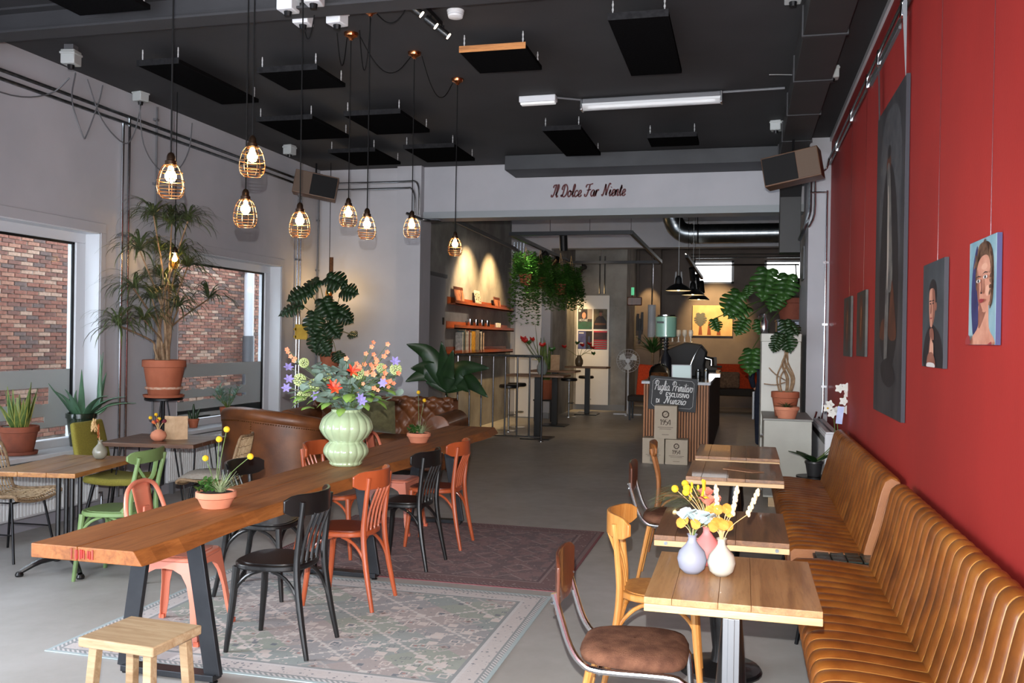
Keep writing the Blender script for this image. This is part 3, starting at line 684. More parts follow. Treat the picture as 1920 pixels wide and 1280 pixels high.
def tolix(label):
    t = thing('metal_cafe_chair', label, 'chair', group='coral metal chairs')
    wt, wf, zt = .165, .225, .44
    w_ = lambda z: wf+(wt-wf)*z/zt
    def half(sd, q, mb):
        # half plate of side sd (0..3), towards corner q
        P = [(0, zt), (0, .395), (.05, .39), (.10, .365), (.135, .31), (.16, .22), (w_(.1)-.036, .1), (wf-.026, 0), (wf, 0), (wt, zt)]
        V = []
        for s_, z in P:
            d_ = w_(z); v = Vector((d_, q*min(s_, d_), z)); V.append(Matrix.Rotation(sd*PI/2, 3, 'Z') @ v)
        V2 = [v + Matrix.Rotation(sd*PI/2, 3, 'Z') @ Vector((-.004, 0, 0)) for v in V]
        n = len(V); mb.add(V+V2, [tuple(range(n)), tuple(range(2*n-1, n-1, -1))]+[(i, (i+1) % n, n+(i+1) % n, n+i) for i in range(n)])
    for c in range(4):
        mb = MB(); half(c, 1, mb); half((c+1) % 4, -1, mb); l = mb.build('leg', m_coral, t, smooth=20)
        a = R(45+90*c); r = wf*1.41-.012; MB().box((r*math.cos(a), r*math.sin(a), .012), (.03, .03, .024)).build('foot_cap', mat('coral_cap', (214, 110, 82), None, .5), l)
    sp = seat_poly(.36, .36, .34, 28, 6); s = MB().prism(sp, zt-.01, zt+.012).build('seat', m_coral, t, bevel=.008)
    MB().prism([(x*.8, y*.8) for x, y in sp], zt+.012, zt+.016).build('seat_emboss', m_coral, s, bevel=.003)
    MB().tube([(-.10, .185, .43), (-.17, .20, .55), (-.21, .195, .68), (-.235, .15, .79), (-.245, .07, .83), (-.247, 0, .835), (-.245, -.07, .83), (-.235, -.15, .79), (-.21, -.195, .68), (-.17, -.20, .55), (-.10, -.185, .43)], .0125, 10, 4).build('back_hoop', m_coral, t)
    sl = MB().grid(lambda u, v: (-.165-.08*u-.012*math.cos((v-.5)*PI), (v-.5)*(.13+.06*u), .45+.375*u), 8, 6).build('back_splat', m_coral, t)
    md = sl.modifiers.new('solid', 'SOLIDIFY'); md.thickness = .003
    MB().bx(-.214, -.20, -.03, .03, .56, .70, Matrix.Rotation(.0, 4, 'Y')).build('splat_emboss', m_coral, sl, bevel=.006)
    return t
c1 = tolix('coral metal chair nearest the viewer behind the long table'); c1.location = (-3.05, 4.45, .007); c1.rotation_euler = (0, 0, .12)
dup(c1, (-2.92, 7.35, .007), .0, 'coral metal chair at the far end of the window side, behind the vase')

# green cross-back chair
t = bentwood('bright green chair with a crossed back', m_green, None, (.80, .885), .06, 0, name='cross_back_chair')
t.location = (-4.17, 5.36, 0); t.rotation_euler = (0, 0, PI+.12)
for q in (-1, 1):
    MB().tube([(-.20, q*.15, .82), (-.225, q*.06, .70), (-.21, 0, .655), (-.19, -q*.08, .58), (-.12, -q*.155, .47)], .016, 8, 4, flat=.4).build('cross_slat', m_green, t)

# olive upholstered chair
m_olive = mat('olive_weave', (140, 132, 52), (122, 114, 42), .9, ns=120, bp=.5, bs=300)
t = thing('upholstered_chair', 'olive green fabric chair with black legs beside the window table', 'chair', (-5.12, 6.62, 0), .12)
def cushion(fn, nu, nv, th, nm, m, p):
    o = MB().grid(fn, nu, nv).build(nm, m, p, smooth=60); s_ = o.modifiers.new('s', 'SOLIDIFY'); s_.thickness = th; s_.offset = 0
    b_ = o.modifiers.new('b', 'BEVEL'); b_.width = th*.42; b_.segments = 3; b_.limit_method = 'ANGLE'; b_.angle_limit = R(50); return o
cushion(lambda u, v: (-.24-.09*u+.02*math.cos((v-.5)*PI), (v-.5)*.46*(1-.10*u**3), .50+.42*u), 8, 8, .05, 'backrest', m_olive, t)
cushion(lambda u, v: (-.22+.47*u, (v-.5)*(.44+.03*u), .455-.02*math.sin(u*PI)-.05*max(0, u-.8)), 8, 8, .06, 'seat', m_olive, t)
for sx, sy in ((1, 1), (1, -1), (-1, 1), (-1, -1)): MB().tube([(sx*.15, sy*.15, .43), (sx*.23, sy*.21, 0)], [.016, .010], 8).build('leg', m_dark, t)
MB().bx(-.17, .17, -.16, .16, .405, .425).build('seat_frame', m_dark, t)

# rattan chairs
m_rattan = mat('rattan', (150, 124, 94), (112, 90, 66), .7, ns=40, bp=.4, bs=150); m_rattan2 = mat('rattan_pale', (184, 160, 126), (150, 124, 92), .7, ns=40)
def rattan(label, rz, loc):
    t = thing('rattan_chair', label, 'chair', loc, rz, 'rattan chairs by the windows')
    prof = smooth_path([(.24, 0, .43), (.20, 0, .455), (.05, 0, .44), (-.12, 0, .435), (-.2, 0, .47), (-.235, 0, .58), (-.27, 0, .72), (-.30, 0, .84)], 4)
    n = len(prof)
    def pt(i, s_): # s in -1..1
        p = prof[i]; u = i/(n-1); w_ = .225-.02*u - (.05*max(0, (u-.85)/.15)**2); c = .035*s_*s_
        return Vector((p.x + (c if u > .5 else 0), s_*w_, p.z + (c if u <= .5 else 0)))
    wv = MB()
    for k in range(19): s_ = -1+2*k/18; wv.tube([pt(i, s_) for i in range(0, n, 2)], .0052, 5)
    wv.build('rods', m_rattan2, t, kind='stuff')
    h = MB()
    for i in range(1, n-1, 2):
        h.tube([pt(i, -1+2*k/10)+Vector((0, 0, .004*(-1)**k)) for k in range(11)], .0042, 5)
    h.build('weave', m_rattan, t, kind='stuff')
    rim = [pt(i, -1.02) for i in range(0, n, 2)]+[pt(n-1, s_) for s_ in (-.5, 0, .5)]+[pt(i, 1.02) for i in range(n-1, -1, -2)]+[pt(0, s_) for s_ in (.5, 0, -.5)]
    MB().tube(rim, .012, 8, 2, True).build('rim', m_rattan, t)
    for sx, sy in ((1, 1), (1, -1), (-1, 1), (-1, -1)): MB().tube([(sx*.14, sy*.16, .43), (sx*.21, sy*.215, 0)], .009, 8).build('leg', m_dark, t)
    for sy in (-1, 1): MB().tube([(-.18, sy*.19, .2), (.18, sy*.19, .2)], .006, 6).build('stretcher', m_dark, t)
    MB().tube([(.14, -.16, .425), (.14, .16, .425), (-.14, .16, .425), (-.14, -.16, .425)], .008, 6, 0, True).build('seat_ring', m_dark, t)
    return t
rattan('rattan chair with black legs cut by the left photo edge', .05, (-5.28, 5.60, 0))
rattan('rattan chair with a grey cushion beside the brown armchair', PI+.25, (-4.28, 6.72, 0))
cu = MB().grid(lambda u, v: ((u-.5)*.40, (v-.5)*.40, .055*(math.sin(PI*u)*math.sin(PI*v))**.4), 12, 12).grid(lambda u, v: ((u-.5)*.40, (.5-v)*.40, -.015*(math.sin(PI*u)*math.sin(PI*v))**.4), 12, 12)
cu = tag(cu.build('seat_cushion', mat('grey_linen', (168, 160, 150), (150, 142, 132), .9, ns=60, bp=.4, bs=250), smooth=60), 'flat grey linen cushion lying on the rattan chair', 'cushion'); cu.location = (-4.34, 6.72, .475); cu.rotation_euler = (0, 0, .25)

# long table -----------------------------------------------------------
m_slab = wood('oak_slab', (150, 90, 42), (114, 64, 26), (166, 106, 56), axis='Y', rough=.55, sc=.8, bp=.4)
LT0, LT1, LXL, LXR, LZ = 3.28, 9.03, -2.985, -2.45, .76
t = thing('long_table', 'long rustic wooden communal table with a thick slab top', 'table', ((LXL+LXR)/2, (LT0+LT1)/2, 0))
ox, oy = t.location.x, t.location.y
rb = random.Random(3)
def board(x0, x1, nm, wl, wr, y0=LT0, y1=LT1):
    n = 60; V = []; F = []
    for i in range(n+1):
        y = y0+(y1-y0)*i/n; a = rb.uniform(-wl, wl); b = rb.uniform(-wr, wr)+(.012*math.sin(i*.6) if wr else 0); inset = .022 if wr else .001
        V += [(x0+a-ox, y-oy, LZ-.062), (x1+b-inset*(-1)-.0-ox, y-oy, LZ-.062), (x1+b-inset-ox, y-oy, LZ), (x0+a-ox, y-oy, LZ)] if wr else [(x0+a-ox, y-oy, LZ-.062), (x1-ox, y-oy, LZ-.062), (x1-ox, y-oy, LZ), (x0+a-ox, y-oy, LZ)]
    for i in range(n):
        a = i*4; F += [(a+q, a+(q+1) % 4, a+4+(q+1) % 4, a+4+q) for q in range(4)]
    F += [(3, 2, 1, 0), (n*4, n*4+1, n*4+2, n*4+3)]
    return MB().add(V, F).build(nm, m_slab, t, smooth=0, bevel=.004)
bd = board(LXL, -2.752, 'board', .004, 0); bd2 = board(-2.748, LXR, 'board', 0, .005)
pm = mat('red_chalk', (176, 40, 34), (150, 70, 60), .8, ns=30, stretch=(3, 1, .6))
for i in range(9):
    x = -2.775+i*.0125+rb.uniform(-.004, .004); MB().bx(x-ox, x+rb.uniform(.004, .010)-ox, LT0-oy-.0045, LT0-oy+.001, LZ-.055+rb.uniform(0, .012), LZ-.006-rb.uniform(0, .012)).build('paint_mark', pm, bd2, smooth=0)
m_leg = mat('raw_steel', (70, 72, 76), (58, 60, 64), .35, .8, ns=4)
for y in (3.86, 5.82, 7.75):
    f = MB().bar((LXL+.04-ox, y-oy, .03), (LXR+.02-ox, y-oy, .03), .08, .03).build('leg_frame', m_leg, t, smooth=0, bevel=.003)
    for x0, x1 in ((LXL+.14, LXL+.045), (LXR-.12, LXR+.0)):
        MB().bar((x0-ox, y-oy, LZ-.062), (x1-ox, y-oy, .03), .03, .085, up=(1, 0, 0)).build('leg', m_leg, t, smooth=0, bevel=.003)
        MB().lathe([(.02, 0), (.02, .006), (.006, .008), (.006, .02)], 12, Matrix.Translation((x1-ox, y-oy, .0))).build('leveller', m_dark, f)
    MB().bx(LXL+.1-ox, LXR-.08-ox, y-oy-.04, y-oy+.04, LZ-.07, LZ-.062).build('top_plate', m_leg, f, smooth=0)

# wooden stool
m_pale = wood('pale_wood', (176, 150, 116), (150, 120, 86), (190, 168, 136), axis='X', rough=.65)
t = thing('wooden_stool', 'small pale wooden stool in front of the long table', 'stool', (-2.36, 3.19, 0), -.06)
MB().bx(-.18, .18, -.15, .15, .425, .465).build('seat', m_pale, t, bevel=.006)
for sx in (-1, 1):
    for sy in (-1, 1): MB().bar((sx*.13, sy*.105, .425), (sx*.155, sy*.13, 0), .038, .038, up=(0, 1, 0)).build('leg', m_pale, t, smooth=0, bevel=.003)

# tables by the window
m_t1 = wood('window_table_wood', (154, 104, 52), (116, 72, 34), (176, 128, 74), axis='Y', rough=.4, coat=.2)
t = thing('window_table', 'wooden table on a black cast iron pedestal at the left photo edge', 'table', (-4.60, 5.40, 0), .17)
for i in range(3): MB().bx(-.30+i*.2, -.30+(i+1)*.2-.002, -.44, .44, .718, .75).build('board', m_t1, t, smooth=0, bevel=.004)
for sx in (-1, 1):
    for sy in (-1, 1): MB().tube([(sx*.05, sy*.05, .70), (sx*.05, sy*.05, .10)], .016, 8).build('column', m_blackpaint, t)
MB().bx(-.09, .09, -.09, .09, .69, .718).build('top_plate', m_blackpaint, t); MB().bx(-.08, .08, -.08, .08, .09, .12).build('hub', m_blackpaint, t)
for k in range(4):
    a = PI/4+k*PI/2; c, s_ = math.cos(a), math.sin(a)
    l = MB().tube([(c*.05, s_*.05, .10), (c*.18, s_*.18, .085), (c*.30, s_*.30, .03)], [.026, .022, .016], 8, 3).build('foot', m_blackpaint, t); MB().lathe([(.025, 0), (.028, .012), (.02, .03)], 10, Matrix.Translation((c*.31, s_*.31, 0))).build('foot_pad', m_blackpaint, l)
m_t2 = wood('dark_table_wood', (92, 62, 42), (66, 42, 28), (112, 78, 54), axis='X', rough=.4, coat=.2)
t = thing('dark_table', 'dark wooden table on hairpin legs in front of the plant stand', 'table', (-4.92, 6.95, 0), .15)
for i in range(4): MB().bx(-.42, .42, -.36+i*.18, -.36+(i+1)*.18-.002, .715, .75).build('board', m_t2, t, smooth=0, bevel=.004)
for sx in (-1, 1):
    for sy in (-1, 1):
        MB().tube([(sx*.26, sy*.28, .715), (sx*.37, sy*.31, .01), (sx*.375, sy*.315, .006), (sx*.38, sy*.31, .01), (sx*.36, sy*.2, .715)], .006, 6, 2).build('leg', m_dark, t)

# bistro tables on the right ------------------------------------------
m_bt = [wood('bistro_wood_%d' % i, *c, axis='Y', rough=.42, coat=.2, sc=.8) for i, c in enumerate((((168, 128, 84), (136, 98, 62), (182, 144, 102)), ((160, 118, 76), (126, 88, 54), (174, 134, 90)), ((120, 82, 52), (88, 58, 36), (140, 98, 64)), ((136, 92, 54), (104, 66, 38), (158, 112, 70))))]
m_bedge = wood('bistro_edge', (196, 162, 118), (172, 134, 90), (206, 178, 138), axis='X', rough=.5)
def bistro(x0, x1, y0, y1, label, mi, Z=.75, bolts=False, dark=False):
    cx, cy = (x0+x1)/2, (y0+y1)/2; a, c = (x1-x0)/2, (y1-y0)/2
    t = thing('bistro_table', label, 'table', (cx, cy, 0), 0, 'small wooden tables along the leather benches')
    e = [-a, -a+.36*a*.9, -a*.15, a*.22, a]
    for i in range(4): MB().bx(e[i], e[i+1]-.001, -c, c, Z-.024, Z).build('board', m_bt[mi[i % len(mi)]], t, smooth=0, bevel=.0015)
    fr = MB().bx(-a, a, -c-.001, -c+.03, Z-.052, Z-.0245).bx(-a, a, c-.03, c, Z-.052, Z-.0245).bx(-a, -a+.03, -c+.03, c-.03, Z-.052, Z-.0245).bx(a-.03, a, -c+.03, c-.03, Z-.052, Z-.0245).build('edge_frame', m_bedge, t, smooth=0, bevel=.003)
    if bolts:
        for s_ in (-1, 1): MB().tube([(s_*a*.82, -c-.005, Z-.036), (s_*a*.82, -c+.002, Z-.036)], .009, 10).build('bolt', m_steel, fr)
    MB().lathe([(.034, Z-.05), (.036, Z-.12), (.05, Z-.30), (.062, Z-.45), (.05, Z-.56), (.04, Z-.64), (.05, .05), (.09, .035), (.20, .022), (.21, .008), (.21, 0)], 28).build('pedestal', m_blackpaint, t)
    MB().bx(-.16, .16, -.16, .16, Z-.06, Z-.052).build('top_plate', m_dark, t)
    return t
b1 = bistro(-.335, .285, 3.30, 4.04, 'bistro table nearest the viewer holding three bottle vases', [0, 1, 0, 1])
al = MB().bx(-.03, .03, -.345, -.315, 0, .69).bx(-.012, .012, -.349, -.345, 0, .69).build('folding_leg', mat('aluminium', (122, 124, 127), None, .5, .8), b1, smooth=0, bevel=.003)
bistro(-.40, .225, 4.37, 5.13, 'second bistro table, with bolts in its pale front edge', [2, 2, 2], bolts=True)
bistro(-.37, .285, 6.35, 7.23, 'third bistro table holding a folded paper', [3, 2, 3, 2])
bistro(-.365, .30, 7.52, 8.40, 'farthest bistro table, in front of the slatted counter', [3, 3, 2, 3])
tag(MB().add([(-.13, 6.78, .7515), (.08, 6.66, .7515), (.16, 6.72, .7515), (-.06, 6.93, .7515), (-.13, 6.78, .757), (.08, 6.66, .755), (.16, 6.72, .755), (-.06, 6.93, .757)], [(0, 3, 2, 1), (4, 5, 6, 7), (0, 1, 5, 4), (1, 2, 6, 5), (2, 3, 7, 6), (3, 0, 4, 7)]).build('paper', mat('kraft_paper', (150, 112, 84), None, .8), smooth=0), 'folded kraft paper lying on the third bistro table', 'paper')

# chairs at the bistro tables
m_fur = mat('brown_fur', (116, 80, 62), (84, 56, 44), 1, ns=14, bp=.9, bs=220, spec=.1)
def tubular(label, loc, rz):
    t = thing('tubular_chair', label, 'chair', loc, rz, 'chrome tube chairs with brown fur seats')
    for q in (-1, 1):
        MB().tube([(-.30, q*.19, .70), (-.27, q*.19, .6), (-.235, q*.19, .50), (-.19, q*.19, .44), (-.12, q*.19, .415), (.12, q*.19, .415), (.19, q*.19, .40), (.215, q*.19, .34), (.225, q*.19, .02), (.225, q*.19, 0)], .013, 10, 3).build('side_tube', m_chrome, t)
        MB().tube([(-.16, q*.185, .41), (-.24, q*.2, 0)], [.016, .012], 8).build('leg', m_honey, t)
    MB().tube([(.10, -.19, .41), (.10, .19, .41)], .01, 8).build('cross_tube', m_chrome, t); MB().tube([(-.12, -.19, .41), (-.12, .19, .41)], .01, 8).build('cross_tube', m_chrome, t)
    b_ = plank([(-.30+.03*(y/.2)**2-.012, y) for y in [.2*(i/6-1) for i in range(13)]], .60, .83, .012, 6, .03).build('backrest', m_brownply, t, bevel=.003)
    for q in (-1, 1):
        for z in (.66, .69): MB().tube([(-.312, q*.19, z), (-.276, q*.19, z)], .005, 6).build('rivet', m_chrome, b_)
    sp = seat_poly(.42, .44, .38, 28, 3.4)
    V = MB(); n = len(sp); rings = [(.9, .425), (1, .435), (1.02, .455), (.97, .475), (.8, .488), (.4, .492), (.02, .493)]
    V.add([(x*k, y*k, z) for k, z in rings for x, y in sp], [(i*n+a, i*n+(a+1) % n, (i+1)*n+(a+1) % n, (i+1)*n+a) for i in range(len(rings)-1) for a in range(n)]).build('seat', m_fur, t, smooth=60)
    return t
tubular('chrome tube chair with brown fur seat nearest the viewer', (-.40, 3.62, 0), .04)
tubular('chrome tube chair with fur seat at the third bistro table', (-.45, 6.42, 0), .02)
y = bentwood('honey coloured wooden chair with a deeply curved back rail', m_honey, None, (.735, .845), .12, 3, name='curved_back_chair'); y.location = (-.37, 4.47, 0); y.rotation_euler = (0, 0, .05)
y = bentwood('worn brown wooden chair at the farthest bistro table', m_brownwood, None, (.76, .86), .05, 2, name='wooden_chair'); y.location = (-.46, 7.45, 0); y.rotation_euler = (0, 0, .08)

# leather benches ------------------------------------------------------
def leather():
    m, nt, b = new_mat('channel_leather'); tc = nt.nodes.new('ShaderNodeTexCoord'); sx = nt.nodes.new('ShaderNodeSeparateXYZ'); nt.links.new(tc.outputs['Object'], sx.inputs[0])
    v = coords(nt); n1 = noise(nt, v, 5, 6, .6); n2 = noise(nt, v, 90, 4, .6); n3 = noise(nt, coords(nt, (1, 6, 1)), 3.5, 4)
    f = (X(sx.outputs[1])/.12).fr(); seam = ((f-.5).abs()).gt(.425)
    c = ramp(nt, n1, [(.3, (104, 54, 18)), (.5, (144, 80, 28)), (.7, (166, 104, 44))])
    c = mixc(nt, X(n3)*.55, c, (80, 52, 22)); c = mixc(nt, seam*.75, c, (200, 146, 76))
    nt.links.new(c, b.inputs['Base Color']); b.inputs['Roughness'].default_value = .38; b.inputs['Coat Weight'].default_value = .15
    bump(nt, b, n2, .25, .003); return m
m_leather = leather(); m_leather_plain = mat('tan_leather', (160, 104, 62), (138, 86, 50), .4, ns=4, bp=.25, bs=90, coat=.1)
PITCH = .12
def channel(prof, y0, y1, amp):
    """sweep a profile (x, z) along Y with padded channels"""
    P = smooth_path([(p[0], 0, p[1]) for p in prof], 4); n = len(P); N = []
    for i in range(n):
        d = (P[min(i+1, n-1)]-P[max(i-1, 0)]).normalized(); N.append(Vector((-d.z, 0, d.x)))
    k = int(round((y1-y0)/PITCH)); st = 10; V = []; F = []; m_ = k*st
    for j in range(m_+1):
        y = y0+PITCH*j/st; s_ = abs(math.sin(PI*j/st))**.5
        for i in range(n):
            e = min(1, min(i, n-1-i)/3); q = P[i]+N[i]*(amp*(s_-1)*e); V.append((q.x, y, q.z))
    for j in range(m_):
        for i in range(n-1): a = j*n+i; F.append((a, a+n, a+n+1, a+1))
    return MB().add(V, F), y0+PITCH*k
def bench(label, y0, y1):
    t = thing('leather_bench', label, 'bench', (XR-.35, 0, 0), 0, 'channel stitched leather benches along the red wall'); y0 = math.floor(y0/PITCH)*PITCH
    mb, ye = channel([(-.30, .31), (-.315, .36), (-.31, .425), (-.27, .462), (-.15, .468), (.05, .452), (.16, .44), (.17, .40)], y0, y1, .024); mb.build('seat', m_leather, t, smooth=60)
    mb, ye = channel([(.10, .40), (.125, .50), (.17, .66), (.205, .82), (.225, .885), (.265, .915), (.315, .895), (.33, .80), (.33, .36)], y0, y1, .022); mb.build('backrest', m_leather, t, smooth=60)
    se = [(-.30, .31), (-.312, .36), (-.305, .425), (-.27, .455), (-.15, .46), (.12, .44), (.12, .31)]; be = [(.10, .36), (.13, .50), (.175, .66), (.21, .82), (.23, .88), (.265, .905), (.312, .885), (.328, .80), (.328, .36)]
    for yy, s_ in ((y0, -1), (ye, 1)):
        M_ = Matrix(((1, 0, 0, 0), (0, 0, -1, yy+.0), (0, 1, 0, 0), (0, 0, 0, 1)))
        MB().prism(se, -.008, .008, M_).build('seat_end', m_leather_plain, t, bevel=.004); MB().prism(be, -.008, .008, M_).build('back_end', m_leather_plain, t, bevel=.004)
    MB().bx(-.26, .32, y0+.03, ye-.03, .28, .32).build('base_frame', m_dark, t)
    n = max(2, int((ye-y0)/1.2)+1)
    for i in range(n):
        yy = y0+.12+(ye-y0-.24)*i/(n-1)
        for x, dx in ((-.22, -.05), (.25, .03)): MB().tube([(x, yy, .29), (x+dx, yy, 0)], [.014, .011], 8).build('leg', m_dark, t)
    return t
bench('long leather bench nearest the viewer with deep stitched channels', 2.1, 5.40)
bench('farther leather bench with a smooth tan end panel', 5.72, 8.62)
t = thing('tiled_side_table', 'small dark green tiled table wedged between the two benches', 'side table', (.62, 5.545, 0))
m_tile = mat('green_tile', (34, 50, 38), (24, 38, 30), .35, ns=12, coat=.1)
MB().bx(-.2, .24, -.115, .115, .425, .44).build('tray', m_dark, t)
tl = None
for i in range(5):
    for j in range(3):
        if tl is None: tl = MB().bx(-.038, .038, -.036, .036, 0, .009).build('tile', m_tile, t, smooth=0, bevel=.002); o = tl
        else: o = share(tl, t, name='tile')
        o.location = (-.15+i*.084, -.079+j*.079, .44)
for sx in (-.17, .21):
    for sy in (-.1, .1): MB().tube([(sx, sy, .425), (sx, sy, 0)], .008, 6).build('leg', m_dark, t)
# ================================================================== rugs
def rug_mat(name, kind, hw, hh):
    m, nt, b = new_mat(name); tc = nt.nodes.new('ShaderNodeTexCoord'); sx = nt.nodes.new('ShaderNodeSeparateXYZ'); nt.links.new(tc.outputs['Object'], sx.inputs[0])
    x, y = X(sx.outputs[0]), X(sx.outputs[1]); v = coords(nt)
    n1 = X(noise(nt, v, 9, 4)); n2 = X(noise(nt, v, 45, 3)); n3 = X(noise(nt, v, 2.5, 3))
    ax, ay = x.abs(), y.abs(); d = (hw-ax).mn(hh-ay)
    vo = nt.nodes.new('ShaderNodeTexVoronoi'); nt.links.new(v, vo.inputs[0]); vo.inputs['Scale'].default_value = 30; vo.distance = 'MANHATTAN'
    spot = X(vo.outputs['Distance']); sc = nt.nodes.new('ShaderNodeSeparateColor'); nt.links.new(vo.outputs['Color'], sc.inputs[0]); rc = X(sc.outputs[0])
    if kind == 0:
        P, Q = .54, .46
        p, q = x/P, y/Q; dd = ((p.fr()-.5).abs()+(q.fr()-.5).abs())
        par = ((x/P+y/Q).fl()*.5).fr().gt(.25); par2 = ((x/P-y/Q).fl()*.5).fr().gt(.25)
        c = mixc(nt, par, (142, 152, 140), (164, 152, 150)); c = mixc(nt, par2*.5, c, (128, 142, 150))
        c = mixc(nt, spot.lt(.36)*rc.gt(.5), c, (208, 196, 190)); c = mixc(nt, spot.lt(.26)*rc.lt(.35), c, (88, 98, 112)); c = mixc(nt, spot.lt(.17)*rc.gt(.7), c, (164, 108, 100))
        vo2 = nt.nodes.new('ShaderNodeTexVoronoi'); nt.links.new(v, vo2.inputs[0]); vo2.inputs['Scale'].default_value = 13; vo2.distance = 'CHEBYCHEV'
        s2 = X(vo2.outputs['Distance']); sc2 = nt.nodes.new('ShaderNodeSeparateColor'); nt.links.new(vo2.outputs['Color'], sc2.inputs[0]); r2 = X(sc2.outputs[1])
        c = mixc(nt, ((s2-.3).abs()).lt(.06)*r2.gt(.3), c, (210, 198, 192)); c = mixc(nt, s2.lt(.12)*r2.gt(.5), c, (166, 116, 108)); c = mixc(nt, ((s2-.18).abs()).lt(.035)*r2.lt(.6), c, (84, 96, 108))
        zig = ((y/.03).fr()-.5).abs()*.09
        ln = ((dd+zig-.52).abs()).lt(.024); c = mixc(nt, ln, c, (206, 200, 196))
        in_ = dd.lt(.17); c = mixc(nt, in_*dd.gt(.13), c, (178, 170, 168)); c = mixc(nt, dd.lt(.06), c, (168, 150, 146)); c = mixc(nt, dd.lt(.03), c, (104, 78, 72))
        inner = mixc(nt, spot.lt(.34), (200, 192, 190), (104, 112, 122)); edge = (160, 180, 184)
        stripe = (126, 134, 136); pale = (204, 200, 200); D = (.022, .05, .062, .15, .17, .19)
    else:
        c = mixc(nt, n1.gt(.5), (138, 112, 112), (112, 96, 100)); c = mixc(nt, spot.lt(.3)*rc.gt(.4), c, (172, 156, 152)); c = mixc(nt, spot.lt(.26)*rc.lt(.4), c, (74, 62, 72)); c = mixc(nt, spot.lt(.16)*rc.gt(.7), c, (140, 66, 70))
        P, Q = .3, .3; dd = (((x/P).fr()-.5).abs()+((y/Q).fr()-.5).abs()); c = mixc(nt, ((dd-.35).abs()).lt(.03)*.6, c, (180, 164, 158))
        inner = mixc(nt, spot.lt(.34), (116, 88, 90), (172, 156, 150)); edge = (120, 52, 60); stripe = (92, 74, 80); pale = (150, 130, 128); D = (.02, .05, .062, .17, .19, .21)
    c = mixc(nt, d.lt(D[5]), c, stripe); c = mixc(nt, d.lt(D[4]), c, pale); c = mixc(nt, d.lt(D[3]), c, inner); c = mixc(nt, d.lt(D[2]), c, stripe)
    c = mixc(nt, d.lt(D[1]), c, mixc(nt, (((x+y)/.03).fr()).gt(.5), pale, stripe)); c = mixc(nt, d.lt(D[0]), c, edge)
    c = mixc(nt, n3*.35, c, pale); c = mixc(nt, n2*.25, c, stripe)
    nt.links.new(c, b.inputs['Base Color']); b.inputs['Roughness'].default_value = .95; bump(nt, b, n2, .4, .003); return m
def rug(x0, x1, y0, y1, kind, label, nm):
    hw, hh = (x1-x0)/2, (y1-y0)/2
    tag(MB().bx(x0, x1, y0, y1, .001, .006).build('rug', rug_mat(nm, kind, hw, hh), smooth=0, bevel=.001), label, 'rug')
rug(-3.53, -1.18, 3.98, 5.76, 0, 'pale grey green diamond patterned rug nearest the viewer', 'rug_pale'); rug(-3.5, -1.15, 5.88, 7.84, 1, 'dark faded red patterned rug behind the pale one', 'rug_dark')

# ================================================================== plants
m_terra = mat('terracotta', (164, 92, 64), (144, 78, 52), .8, ns=5, bp=.2, bs=60); m_salmon = mat('salmon_clay', (208, 138, 108), (190, 120, 92), .8, ns=5, bp=.2, bs=60)
m_soil = mat('soil', (48, 34, 24), (30, 22, 16), 1, ns=40, bp=.8, bs=120); m_bark = mat('bark', (150, 124, 96), (112, 88, 66), .85, ns=20, bp=.4, bs=60)
def leafm(n, c, c2, rough=.4): return mat(n, c, c2, rough, ns=6, stretch=(1, 1, 1))
m_lf = leafm('leaf_green', (58, 98, 40), (38, 72, 30)); m_mon = leafm('monstera_green', (34, 62, 30), (22, 44, 22), .42); m_drac = leafm('dracaena_leaf', (78, 92, 52), (58, 66, 44))
m_aloe = leafm('aloe_leaf', (84, 122, 92), (62, 98, 76)); m_blue = leafm('blue_green_leaf', (122, 150, 132), (92, 124, 108), .6); m_snake = leafm('snake_leaf', (58, 92, 50), (120, 140, 70)); m_edge_y = leafm('snake_edge', (190, 186, 96), (166, 164, 80))
m_stem = leafm('stem_green', (92, 112, 60), (74, 94, 48)); m_variegated = leafm('variegated_leaf', (176, 186, 150), (120, 140, 96), .6); m_yel = mat('yellow_bloom', (226, 186, 34), (206, 160, 20), .8, ns=60, bp=.6, bs=300)
def pot(t, r, h, m, name='pot', saucer=False, rim=.16):
    z = .0
    if saucer: MB().lathe([(r*.72, 0), (r*.9, .004), (r*.95, .03), (r*.9, .03), (r*.86, .012)], 28).build('saucer', m, t); z = .01
    p = MB().lathe([(r*.68, z), (r*.70, z+.005), (r*.92, z+h*(1-rim)), (r*.93, z+h*(1-rim)), (r, z+h*(1-rim)+.004), (r, z+h-.004), (r*.97, z+h), (r*.88, z+h), (r*.86, z+h*.9)], 32, cap=False).build(name, m, t, smooth=40)
    MB().lathe([(r*.7, z), (.001, z)], 16, cap=False).build('pot_base', m, p)
    MB().lathe([(r*.88, z+h*.9), (r*.4, z+h*.93), (.001, z+h*.94)], 20, cap=False).build('soil', m_soil, t)
    return z+h*.92
def strap(rr, base, ang, L, w_, lean, droop, tip=1.0):
    """points of an arching strap leaf"""
    c, s_ = math.cos(ang), math.sin(ang); pts = []
    for i in range(5):
        u = i/4; r = L*(lean*u+droop*.5*u*u); z = L*(u*(1-lean*.35)-droop*u*u*.75)
        pts.append((base[0]+c*r, base[1]+s_*r, base[2]+z))
    return pts
def arc(base, a, L, e0, e1, n=6):
    p = Vector(base); out = [p.copy()]
    for i in range(n):
        e = e0+(e1-e0)*((i+.5)/n)**1.3; p = p+Vector((math.cos(a)*math.cos(e), math.sin(a)*math.cos(e), math.sin(e)))*(L/n); out.append(p.copy())
    return out
